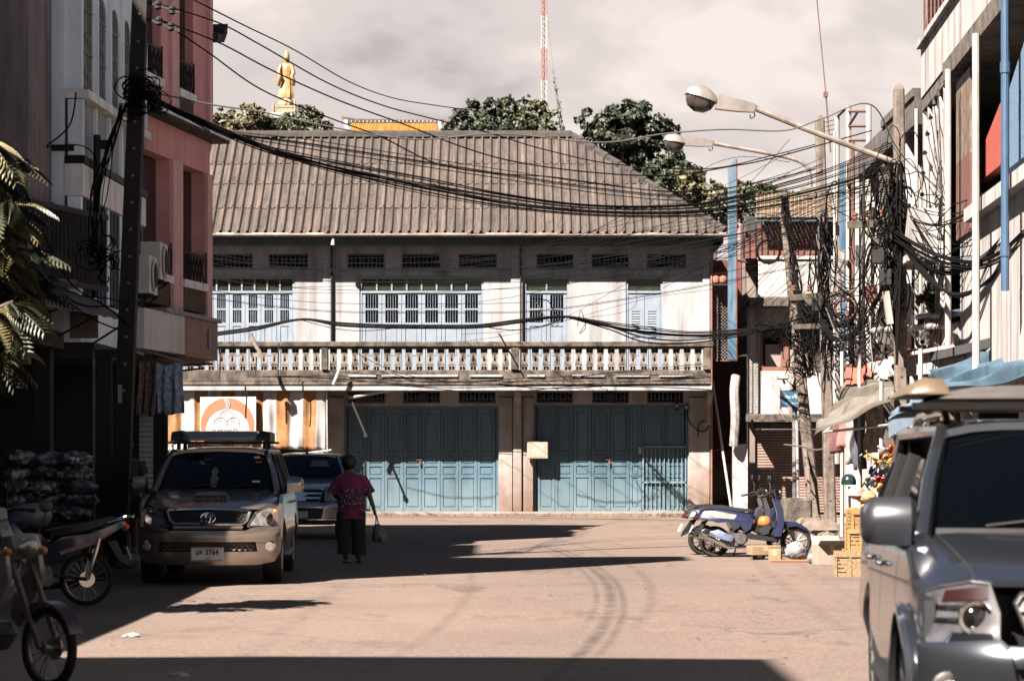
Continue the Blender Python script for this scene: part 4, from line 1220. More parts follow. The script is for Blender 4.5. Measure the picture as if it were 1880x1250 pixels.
# chain mesh gate high in the alley
mg = thing('mesh_screen', 'chain mesh screen in a rusty frame above the alley', 'screen', (5.6,66.9,2.5))
mx0, mx1, mz0, mz1 = P(1308,0,66.9).x, P(1342,0,66.9).x, P(0,662,66.9).z, P(0,500,66.9).z
b = B(); b.beam((mx0,66.9,mz0), (mx0,66.9,mz1+.6), .04, .04); b.beam((mx1,66.9,mz0), (mx1,66.9,mz1+.6), .04,.04); b.beam((mx0,66.9,mz0),(mx1,66.9,mz0),.03,.03); b.beam((mx0,66.9,mz1-.2),(mx1,66.9,mz1-.2),.03,.03); b.build('frame', rust_m, mg)
b = B(); W_, H_ = mx1-mx0, mz1-mz0
k = -H_
while k < W_:
    for sg in (1,-1):
        pts = []
        for t_ in (0, H_):
            pts.append((k+t_, t_))
        (u0,v0),(u1,v1) = pts
        if u0 < 0: v0 += -u0; u0 = 0
        if u1 > W_: v1 -= (u1-W_); u1 = W_
        if v1 > v0:
            A_ = (mx0+u0, 66.9, mz0+v0) if sg > 0 else (mx1-u0, 66.91, mz0+v0)
            C_ = (mx0+u1, 66.9, mz0+v1) if sg > 0 else (mx1-u1, 66.91, mz0+v1)
            b.tube([A_, C_], .006, 3, False)
    k += .09
b.build('wire_mesh', gutter_m, mg, kind='stuff')
pot_m = M('terracotta', (.22,.085,.05), (.16,.06,.035), 5, .85)
for px, lab in ((1314, 'round terracotta pot on the alley screen, nearer the house'), (1327, 'round terracotta pot on the alley screen, nearer the blue sign')):
    b = B(); c = P(px, 521, 66.7)
    b.lathe([(.05,0),(.11,.03),(.14,.14),(.12,.24),(.09,.27),(.11,.30),(.08,.30),(.07,.26),(.02,.25)], c, 14); tag(b.build('terracotta_pot', pot_m, None, smooth=True), lab, 'pot')
b = B(); b.box(mx0-.02, mx1+.1, 66.5, 66.85, P(0,525,66.7).z, P(0,521.5,66.7).z); b.build('shelf', iron, mg)
# leaning white pole in the alley
b = B(); b.tube([P(1308,700,67.2), P(1342,930,66.2)], .035, 8); tag(b.build('bamboo_pole', white_pipe_m, None, smooth=True), 'pale pole leaning against the house by the alley', 'pole')
# rolled white plastic
b = B(); b.tube(crom([P(1351,690,66), P(1348,720,65.9), P(1350,770,65.9), P(1347,820,66)]), [.10]*3+[.13]*8+[.15]*8+[.13]*6, 8) if False else b.tube(crom([P(1351,690,66), P(1348,720,65.9), P(1350,770,65.9), P(1347,818,66)],4), .12, 8)
tag(b.build('plastic_roll', M('clear_plastic_roll', (.26,.25,.245), (.16,.15,.15), 12, .3, bump=.5), None, smooth=True), 'upright roll of whitish plastic hanging beside the alley', 'plastic roll')
b = B(); b.box(P(1346,0,66.3).x, P(1372,0,66.3).x, 66.2, 66.6, -.05, P(0,815,66.3).z); tag(b.build('concrete_post', cream_wall), 'pale stained square post between the alley and the shutter', 'post')

# ---- tall blue sign seen nearly edge on
bsg = thing('vertical_sign', 'tall narrow blue shop sign hung high beside the alley', 'sign', P(1344,660,62))
b = B(); x0, x1 = P(1336,0,62).x, P(1351,0,62).x
z0, z1 = P(0,660,62).z, P(0,290,62).z
b.prism([(x0,z0),(x1,z0),(x1,z1),(x0,z1-.28)], lambda u, v: (u, 62.0, v), lambda u, v: (u+.12, 62.9, v)); b.build('panel', M('blue_white_sign', (.035,.08,.125), (.022,.055,.09), 1.5, .45, streak=(.15,.17,.2), sscale=(6,6,.5), samt=.8), bsg)
b = B(); 
for z in (z0+.1, (z0+z1)/2, z1-.5): b.tube([(x1+.05,62.5,z), (x1+.5,64.5,z+.1)], .025, 5)
b.tube([(x1+.015,61.98,z0), (x1+.015,61.98,z1-.05)], .02, 5)
b.build('bracket', rust_m, bsg)

# ---- right row: stained concrete building behind the poles
RF2 = Fr((7.55,57.0), (7.35,45.2))
sb2 = thing('building', 'black stained concrete building with pale pilasters behind the tangled poles', 'building', (10, 51, 0))
b = B(); b.box(7.9, 14, 45.2, 57.2, -.05, 7.8); b.build('wall', stain_wall, sb2)
us_ = [0,2.0,3.2,5.2,6.3,8.4,9.5,11.8]
for i in range(0, len(us_)-1, 2):
    b = B(); RF2.box(b, us_[i], us_[i]+.75, -.6, .02, 0, 7.9-.2*(i%3)); b.build('pilaster', cream_wall if i != 4 else stain_wall, sb2)
for i in range(6):
    u = .8+i*1.9
    for z in (3.6, 5.9):
        b = B(); RF2.box(b, u, u+1.0, -.28, -.25, z, z+1.5); b.build('window', MATS['dark_glass'], sb2)
        b = B(); RF2.box(b, u-.05, u+1.05, -.3, .12, z-.08, z); b.build('sill', rust_m, sb2)
b = B(); RF2.box(b, 0, 11.9, -.7, .1, 7.55, 8.05); b.build('parapet', stain_wall, sb2)
b = B(); RF2.box(b, 7.5, 11.9, -.6, .14, 8.051, 8.2); b.build('parapet_cap', stain_wall, sb2)
# open steel sign frame on top / at the far corner
fr_ = thing('tall_sign', 'tall pale steel sign frame with blue panel beside the stained building', 'sign', P(1550,700,56))
b = B()
for px, Y in ((1537,56.6),(1558,55.6),(1595,54.0)):
    top = {1537:215, 1558:195, 1595:195}[px]
    p = P(px, top, Y); b.tube([(p.x,Y,1.4),(p.x,Y,p.z)], .06, 8)
b.build('posts', white_pipe_m, fr_)
b = B()
for y_ in (205, 232, 258): b.tube([P(1558,y_,55.6), P(1595,y_,54)], .03, 5)
b.tube([P(1558,232,55.6), P(1575,205,54.8)], .03, 5); b.tube([P(1537,215,56.6), P(1558,195,55.6)], .03, 5)
for y_ in (300,365,455,520): b.tube([P(1558,y_,55.6), P(1585,y_,54.4)], .03, 5)
b.build('braces', rust_m, fr_)
b = B(); a, c = P(1541,0,56.3), P(1555,0,55.8)
b.prism([(0,0),(1,0),(1,1),(0,1)], lambda u, v: a.lerp(c,u)*Vector((1,1,0)).length/Vector((1,1,0)).length if False else Vector((a.x+(c.x-a.x)*u, a.y+(c.y-a.y)*u, 2.5+v*5.6)), lambda u, v: Vector((a.x+(c.x-a.x)*u+.02, a.y+(c.y-a.y)*u+.08, 2.5+v*5.6)))
b.build('panel', MATS['blue_white_sign'], fr_)

# ---- right row: white building with balcony, pipes and spikes
RF = Fr((7.2,44.0), (6.47,30.4))
rb = thing('building', 'white building on the right with overhanging balcony and coloured stucco panels', 'building', (10, 38, 0))
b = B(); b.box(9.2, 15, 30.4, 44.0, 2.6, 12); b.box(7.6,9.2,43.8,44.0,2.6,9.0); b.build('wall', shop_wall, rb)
b = B(); RF.box(b, 0, 13.6, -2.2, .0, 7.62, 7.85); b.build('balcony_slab', grime, rb)
b = B(); RF.box(b, 0, 13.6, -.12, .02, 7.851, 8.72); b.build('balcony_parapet', cream_wall, rb)
b = B(); RF.box(b, -.05, 13.6, -.2, .1, 8.721, 8.82); b.build('balcony_coping', cream_wall, rb)
b = B(); RF.box(b, 3.6, 13.6, .021, .06, 7.60, 7.9); b.build('drip_edge', grime, rb)
# caged upper balcony
b = B(); 
for i in range(10):
    u = .1+i*.55; b.tube([RF.p(u,-.03,8.82), RF.p(u,-.03,11)], .02, 4)
for z in (9.6,10.4): b.tube([RF.p(0,-.03,z), RF.p(6,-.03,z)], .02, 4)
b.build('cage', rust_m, rb)
b = B()
for i in range(60):
    u = .1*i; b.tube([RF.p(u,-.06,8.82), RF.p(u+.9,-.06,10.6)], .006, 3, False); b.tube([RF.p(u+.9,-.06,8.82), RF.p(u,-.06,10.6)], .006, 3, False)
b.build('cage_mesh', iron, rb, kind='stuff')
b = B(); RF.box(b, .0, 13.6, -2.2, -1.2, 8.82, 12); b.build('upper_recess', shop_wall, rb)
# corrugated white sheets at the far end
for i in range(5):
    u0 = .02+i*.76
    b = B(); poly = [(u0,3.75),(u0+.74,3.75),(u0+.74,7.28),(u0+.6,7.28),(u0,7.6)]
    b.prism(poly, lambda u, v: RF.p(u,-.05,v), lambda u, v: RF.p(u,-.01,v)); sh = b.build('white_sheet', cream_wall, rb)
    b = B(); RF.box(b, u0+.68, u0+.74, -.009, .03, 3.75, 7.15); b.build('sheet_rib', cream_wall, sh)
# walls between and below
b = B(); RF.box(b, 4.2, 5.9, -.2, -.08, 6.2, 7.5); b.build('tin_panel', M('brown_tin', (.15,.105,.07), (.06,.045,.035), 5, .6, streak=(.03,.022,.018), sscale=(6,6,.2), samt=.8), rb)
b = B(); RF.box(b, 4.2, 5.9, -.2, -.08, 5.0, 6.199); b.build('rust_panel', M('rust_red_tin', (.10,.028,.018), (.05,.018,.014), 6, .8, streak=(.02,.01,.01)), rb)
b = B(); b.prism([(4.9,5.85),(7.5,5.85),(7.5,6.75),(7.2,6.75),(4.9,6.25)], lambda u, v: RF.p(u,-.5,v), lambda u, v: RF.p(u,-.35,v)); b.build('red_stucco_panel', red_stucco, rb)
b = B(); b.prism([(9.3,5.5),(13.5,5.5),(13.5,7.1),(11.6,7.1),(10.6,6.8),(9.3,6.4)], lambda u, v: RF.p(u,-.3,v), lambda u, v: RF.p(u,-.1,v)); b.build('blue_stucco_panel', blue_stucco, rb)
b = B(); RF.box(b, 6.2, 13.6, -2.0, .05, 5.1, 5.3); b.build('lower_slab', cream_wall, rb)
b = B(); RF.box(b, 0, 4.4, -2.2, -.08, 3.3, 3.7); RF.box(b, 4.4, 13.6, -.3, -.12, 2.4, 5.09); b.build('lower_wall', cream_wall, rb)
for u in (1.3,2.5):
    b = B(); b.prism([(u,4.75),(u+.9,4.75),(u+.9,5.6)], lambda a_, v: RF.p(a_,.031,v), lambda a_, v: RF.p(a_,.6,v)); b.build('stair_wedge', cream_wall, rb)
# drain pipes
for u, mat, z0, z1, r_, nm in ((5.0,white_pipe_m,3.3,7.6,.05,'white'),(8.3,white_pipe_m,2.6,7.6,.055,'white'),(11.2,blue_pipe_m,3.75,9.2,.055,'blue')):
    b = B(); b.tube([RF.p(u,.14,z0), RF.p(u,.14,z1)], r_, 10)
    if nm == 'blue':
        for z in (4.2,6.6): b.tube([RF.p(u,.14,z), RF.p(u,.14,z+.14)], r_+.012, 10)
    b.build('drain_pipe', mat, rb, smooth=True)
# fan of anti-climb spikes
fan = thing('spike_fan', 'fan of thin arrow-tipped anti-climb spikes on the white corrugated wall', 'spikes', RF.p(4.0,.2,5.9))
for zc, k0, k1 in ((5.75,0,15),(3.95,6,13)):
    for k in range(k0, k1):
        an = R(95+k*12.5)
        L_ = 2.7 if k < 12 else 2.0
        c0_ = RF.p(3.9,.1,zc); tip = RF.p(3.9+L_*math.cos(an), .14, zc+.62*L_*math.sin(an))
        b = B(); b.tube([c0_, tip], .009, 4); d_ = (tip-c0_).normalized(); b.tube([tip-d_*.05, tip+d_*.1], [.045,.002], 5); b.build('spike', iron, fan)
b = B(); b.tube([RF.p(3.9+.9*math.cos(R(95+k*10)), .1, 5.75+.56*math.sin(R(95+k*10))) for k in range(18)], .009, 4); b.build('hoop', iron, fan)
# horizontal pipes
for lab, pa, pb, Ya, Yb, mat, r_ in (('pale blue pipe slanting over the market stall, above the white one', (1692,582),(1836,566),43,37,blue_pipe_m,.06),
                                 ('white pipe slanting over the market stall, below the blue one', (1612,606),(1792,594),45,39.5,white_pipe_m,.055)):
    b = B(); A_, C_ = P(*pa, Ya), P(*pb, Yb); b.tube(crom([A_+Vector((-.02,0,-.16)), A_+Vector((0,0,-.03)), A_+(C_-A_)*.03, C_]), r_, 10); tag(b.build('pipe', mat, None, smooth=True), lab, 'pipe')
# corrugated hoarding above the stall
hd = thing('hoarding', 'pale corrugated hoarding above the market stall', 'hoarding', P(1720,690,41))
for i in range(10):
    pa = 1662+i*13
    Y = 42.5-i*.32
    A_, C_ = P(pa,0,Y), P(pa+12.4,0,Y-.3)
    z0, z1 = P(0,690-1.2*i,Y).z, P(0,655-2.2*i,Y).z
    b = B(); b.prism([(0,0),(.5,0),(.6,0),(1,0),(1,1),(0,1)], lambda u, v: Vector((A_.x+(C_.x-A_.x)*u, A_.y+(C_.y-A_.y)*u, z0+(z1-z0)*v)), lambda u, v: Vector((A_.x+(C_.x-A_.x)*u+.02, A_.y+(C_.y-A_.y)*u+.05, z0+(z1-z0)*v))); b.build('panel', cream_wall, hd)
b = B(); b.beam(P(1660,652,42.4), P(1792,628,39.2), .1, .05); b.build('cap', pink_edge, hd)
# recess back walls for the stalls under the building
stall_bk = thing('market_shop', 'dark open-fronted shop behind the market stalls on the right', 'shop', (9,38,0))
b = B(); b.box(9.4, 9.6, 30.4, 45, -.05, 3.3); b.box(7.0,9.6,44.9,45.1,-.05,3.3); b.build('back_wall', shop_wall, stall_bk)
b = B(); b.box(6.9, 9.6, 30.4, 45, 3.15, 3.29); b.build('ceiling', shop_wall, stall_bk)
for y in (34.5, 39.0, 44.0):
    b = B(); b.cbox(7.0,7.25,y-.12,y+.12,-.05,3.14,.01); b.build('column', cream_wall, stall_bk)
b = B(); b.cbox(6.6, 16, 28, 62, -.05, .13, .02); o = b.build('pavement', kerb_m); o['kind'] = 'structure'
plain_block('block continuing the right side of the street behind the viewer', 8.2, 18, -30, 30.2, 9.0, cream_wall, 3)

# ---- concrete poles
def cpole(label, top, base, Y, wpx, mat=conc_pole):
    t = thing('utility_pole', label, 'utility pole', P(base[0], base[1], Y))
    a, c = P(*base, Y), P(*top, Y); a.z = -.05
    s_ = wpx/F*Y/2
    b = B(); rg = []
    for k in range(9):
        p = a.lerp(c, k/8); w = s_*(1.12-.24*k/8); ch = w*.3
        rg.append([p+Vector(q) for q in ((-w+ch,-w,0),(w-ch,-w,0),(w,-w+ch,0),(w,w-ch,0),(w-ch,w,0),(-w+ch,w,0),(-w,w-ch,0),(-w,-w+ch,0))])
    p = c+Vector((0,0,s_)); w = s_*.6
    rg.append([p+Vector(q)*.6 for q in ((-w,-w,0),(w,-w,0),(w,-w,0),(w,w,0),(w,w,0),(-w,w,0),(-w,w,0),(-w,-w,0))])
    b.loft(rg); b.build('shaft', mat, t)
    n = 9
    for k in range(n):
        p = a.lerp(c, .08+k*.1); w = s_*(1.12-.24*(.08+k*.1))
        b = B(); b.lathe([(.003,-.004),(.02,-.004),(.02,.004),(.003,.004)], (p.x, p.y-w-.002, p.z), 7, 'Y'); b.build('bolt_hole', dark_hole, t)
    return t
pA = cpole('straight concrete pole behind the scooters, left of the market awning', (1505,222), (1525,975), 52.6, 19)
pB = cpole('thin leaning concrete pole wrapped in cables, beside the street sign', (1437,350), (1497,958), 58.6, 19)
pC = cpole('thick concrete pole on the right carrying the large street lamp', (1650,165), (1656,1010), 42, 22)
def crossarm(t, pa, pb, Y, h=.12, mat=None):
    b = B(); b.beam(P(*pa, Y), P(*pb, Y), .1, h); b.build('crossarm', mat or M('mossy_timber', (.06,.05,.03), (.025,.022,.018), 9, .95, bump=.4), t)
crossarm(pC, (1556,413), (1756,405), 41.7)
crossarm(pC, (1590,425), (1640,470), 41.6, .06)
crossarm(pA, (1450,547), (1592,536), 52.2)
crossarm(pA, (1455,600), (1590,596), 52.2, .1)
# transformer-like boxes, insulators
for px, py, t, Y in ((1632,432,pC,41.6),(1660,390,pC,41.6),(1612,470,pC,41.6),(1500,560,pA,52.2),(1515,600,pA,52.2),(1625,510,pC,41.6)):
    c = P(px,py,Y); b = B(); b.cbox(c.x-.1,c.x+.1,c.y-.12,c.y+.02,c.z-.14,c.z+.14,.02); b.build('junction_box', iron, t)
for k in range(8):
    c = P(1570+k*24, 400+random.uniform(-3,3), 41.7); b = B(); b.lathe([(.02,0),(.05,.02),(.05,.05),(.03,.06),(.05,.08),(.05,.11),(.02,.13)], c-Vector((0,0,.02)), 8); b.build('insulator', M('brown_insulator', (.10,.045,.03), rough=.3), pC, smooth=True)
for k in range(5):
    c = P(1458+k*28, 533, 52.2); b = B(); b.lathe([(.02,0),(.05,.02),(.05,.05),(.03,.06),(.05,.08),(.05,.11),(.02,.13)], c-Vector((0,0,.02)), 8); b.build('insulator', MATS['brown_insulator'], pA, smooth=True)
b = B(); c0_, c1_ = P(1626,535,41.5), P(1634,595,41.5); b.beam(c0_, c1_, .13, .1); b.build('lamp_box', white_paint, pC)
# mini ladder of white step pegs
# ---- street lamps
lamp_metal = M('lamp_aluminium', (.30,.275,.26), (.24,.22,.205), 5, .35, metal=.55, streak=(.14,.11,.09), samt=.4)
lamp_glass = M('lamp_bowl_smoked', (.05,.04,.035), (.03,.024,.022), 8, .12, spec=.7)
def street_lamp(label, head, tail, Y, pole_px, L, arm):
    t = thing('street_lamp', label, 'street lamp', P(*pole_px, Y))
    h0, h1 = P(*head, Y), P(*tail, Y)
    d = (h1-h0).normalized(); up = Vector((-d.z, 0, d.x))
    if up.z < 0: up = -up
    def ringy(x, w, hgt, low):
        r = []
        for k in range(14):
            an = 2*math.pi*k/14
            s_, c_ = math.sin(an), math.cos(an)
            r.append(h0+d*x+Vector((0,1,0))*w*c_+up*(hgt*s_ if s_ > 0 else low*s_))
        return r
    b = B(); b.loft([ringy(x*L, w*L, hh*L, .02*L) for x, w, hh in ((-.02,.02,.02),(.0,.12,.10),(.06,.2,.22),(.2,.27,.34),(.45,.30,.38),(.7,.27,.32),(.88,.2,.2),(.98,.13,.10),(1.0,.1,.06))])
    b.build('hood', lamp_metal, t, smooth=True, angle=60)
    b = B(); b.loft([ringy(x*L, w*L, .012*L, lo*L) for x, w, lo in ((.03,.05,.02),(.06,.18,.16),(.16,.25,.32),(.4,.28,.43),(.68,.25,.40),(.86,.17,.25),(.93,.05,.05))])
    b.build('bowl', lamp_glass, t, smooth=True, angle=60)
    b = B(); b.loft([ringy(x*L, w*L, .018*L, .035*L) for x, w in ((-.01,.1),(.05,.24),(.2,.30),(.45,.325),(.7,.30),(.9,.22),(1.02,.12))]); b.build('rim', lamp_metal, t, smooth=True, angle=60)
    n0, n1 = P(*arm[0], Y), P(*arm[1], Y)
    dd = (n1-n0); 
    b = B(); b.loft([[n0+dd*q+Vector((0,yy*w,0))+up*zz*hh for yy,zz in ((-1,-1),(1,-1),(1,1),(-1,1))] for q, w, hh in ((0,.09,.12*L/.57),(.6,.08,.10*L/.57),(.95,.06,.07*L/.57),(1,.05,.05*L/.57))]); b.build('neck', lamp_metal, t)
    b = B(); b.tube(crom([P(*q, Y) for q in arm[1:]], 8), .05 if L > .55 else .045, 9); b.build('arm', gutter_m, t, smooth=True)
    b = B(); b.tube(crom([n1+Vector((-.05,0,-.03)), n1+Vector((-.02,0,-.12)), n1+Vector((-.09,0,-.16)), n1+Vector((-.1,0,-.1))],4), .01, 4); b.build('hook', iron, t)
street_lamp('large street lamp, the nearer and higher of two on the right', (1258,172), (1318,190), 42, (1652,560), .57, [(1316,188),(1388,200),(1500,245),(1612,287),(1646,300)])
street_lamp('smaller street lamp, the farther and lower of two on the right', (1218,258), (1258,264), 56, (1487,560), .52, [(1256,259),(1310,264),(1400,280),(1455,292),(1480,305),(1487,325),(1488,352)])
b = B(); c = P(1487,350,56); b.box(c.x-.2,c.x+.25,c.y-.08,c.y+.08,c.z-.12,c.z+.06); tag(b.build('lamp_bracket', gutter_m), 'grey steel bracket holding the smaller street lamp arm', 'bracket')
# antenna on the roof behind
an_ = thing('antenna_mast', 'thin rusty antenna mast rising above the right-hand poles', 'antenna', P(1524,260,60))
b = B(); b.tube([P(1525,280,60), P(1516,170,60)], .02, 5); b.tube([P(1516,170,60), P(1498,-20,60)], .014, 5); b.obox(P(1516,174,60), .1,.1,.12); b.build('mast', rust_m, an_)
b = B()
for k in range(5): b.tube([P(1522+k*1.5,225+k*8,60)+Vector((-.1,0,0)), P(1534+k*1.5,220+k*8,60)], .01, 4)
b.build('aerial', iron, an_)
# ---- street name sign
st = thing('street_sign', 'blue street name sign with red finials on a dark post', 'street sign', P(1459,925,60))
Y = 60
b = B(); c = P(1459,0,Y); b.tube([(c.x,Y,0),(c.x,Y,P(0,752,Y).z)], .06, 10)
b.lathe([(.05,0),(.085,.02),(.06,.06),(.05,.1)], (c.x,Y,P(0,752,Y).z), 10); b.build('post', M('post_slate', (.05,.06,.07), (.12,.11,.10), 3, .5), st, smooth=True)
dark_red = M('finial_red', (.10,.03,.028), (.06,.02,.02), 8, .5)
b = B(); z = P(0,717,Y).z; b.lathe([(.10,0),(.11,.02),(.05,.04),(.05,.07),(.08,.11),(.06,.15),(.03,.17),(.035,.19),(.005,.34)], (c.x,Y,z), 10); b.build('finial', dark_red, st, smooth=True)
x0, x1, z0, z1 = P(1434,0,Y).x, P(1474,0,Y).x, P(0,746,Y).z, P(0,718,Y).z
b = B(); b.box(x0,x1,Y-.12,Y-.09,z0,z1); b.build('plate', M('sign_blue', (.02,.075,.13), (.025,.085,.145), 3, .4), st)
b = B(); 
for zz in (z0-.02, z1): b.box(x0,x1,Y-.125,Y-.085,zz,zz+.02)
b.build('plate_rim', dark_red, st)
b = B(); b.lathe([(.005,-.09),(.02,-.03),(.03,0),(.02,.02),(.02,z1-z0-.02),(.03,z1-z0),(.02,z1-z0+.03),(.005,z1-z0+.12)], (x0-.02,Y-.1,z0), 8); b.build('finial', dark_red, st, smooth=True)
sign_white = M('sign_lettering', (.45,.45,.45), rough=.5)
text_mesh('ถนนกันตัง', .125, sign_white, 'lettering', st, Matrix.Translation((x0+.31,Y-.122,z0+.23)) @ FACE_CAM, sx=.95)
text_mesh('THANON KANTANG', .05, sign_white, 'lettering', st, Matrix.Translation((x0+.33,Y-.122,z0+.07)) @ FACE_CAM, sx=1.0)
for px, tp, lab, r_ in ((1466,770,'thin pale post standing just right of the street sign post',.035),):
    c = P(px,0,59.9); b = B(); b.tube([(c.x,59.9,0),(c.x-.04,59.9,P(0,tp,59.9).z)], r_, 8); tag(b.build('post', white_pipe_m, None, smooth=True), lab, 'post')
b = B(); b.tube([P(1467,762,59), P(1484,862,58.2)], .04, 8); b.tube([P(1484,862,58.2), P(1486,905,58.1)], .04, 8); tag(b.build('prop', conc_pole, None, smooth=True), 'short slanting concrete prop tied to the leaning pole', 'prop')
# concrete block and rocks at the poles
b = B(); x0, x1 = P(1438,0,57).x, P(1490,0,57).x
b.cbox(x0, x1, 56.8, 57.6, -.05, .62, .05); tag(b.build('concrete_block', grime), 'mossy concrete block at the foot of the poles', 'block')
rock_m = M('pale_rock', (.105,.085,.07), (.06,.047,.039), 5, .95, bump=.8, bscale=12)
for i, (px, py, r_, lab) in enumerate(((1508,978,.28,'largest pale rock at the foot of the concrete poles'),(1480,962,.2,'pale rock against the concrete block'),(1519,985,.14,'small rock right beside the straight concrete pole'),(1488,985,.10,'smallest pale rock before the largest one'))):
    Y = F*1.6/(py+6-HY); random.seed(i+3); c = P(px,0,Y)
    b = B(); b.ell((c.x,Y,r_*.45), r_*1.3, r_, r_*.7, 9, 6, .22); tag(b.build('rock', rock_m), lab, 'rock')
random.seed(77)
# ------------------------------------------------------------------ cars (local axes: x right, y towards the rear, z up; nose at y = 0)
car_glass = M('car_glass', (.0006,.0009,.0013), rough=.03, spec=.16)
tyre_m = M('tyre', (.006,.0058,.0056), (.009,.0085,.008), 20, .85, spec=.25)
rim_m = M('alloy', (.28,.27,.26), rough=.3, metal=.8)
chrome = M('chrome', (.55,.53,.50), rough=.12, metal=1.0)
trim_black = M('black_trim', (.004,.004,.0045), rough=.5, spec=.35)
lens_m = M('lamp_lens', (.15,.145,.14), (.06,.058,.056), 14, .08, spec=.8, coat=.6)
lens_dark = M('lamp_lens_dark', (.004,.004,.0045), rough=.1, spec=.8)
amber = M('amber_lens', (.35,.12,.02), rough=.15)
red_lens = M('red_lens', (.05,.004,.004), rough=.15)
plate_white = M('plate_white', (.42,.42,.42), rough=.5)
ink = M('plate_ink', (.012,.012,.014), rough=.6)

def lerp(a, b, t): return a+(b-a)*t
def clampf(x, a=0., b=1.): return max(a, min(b, x))

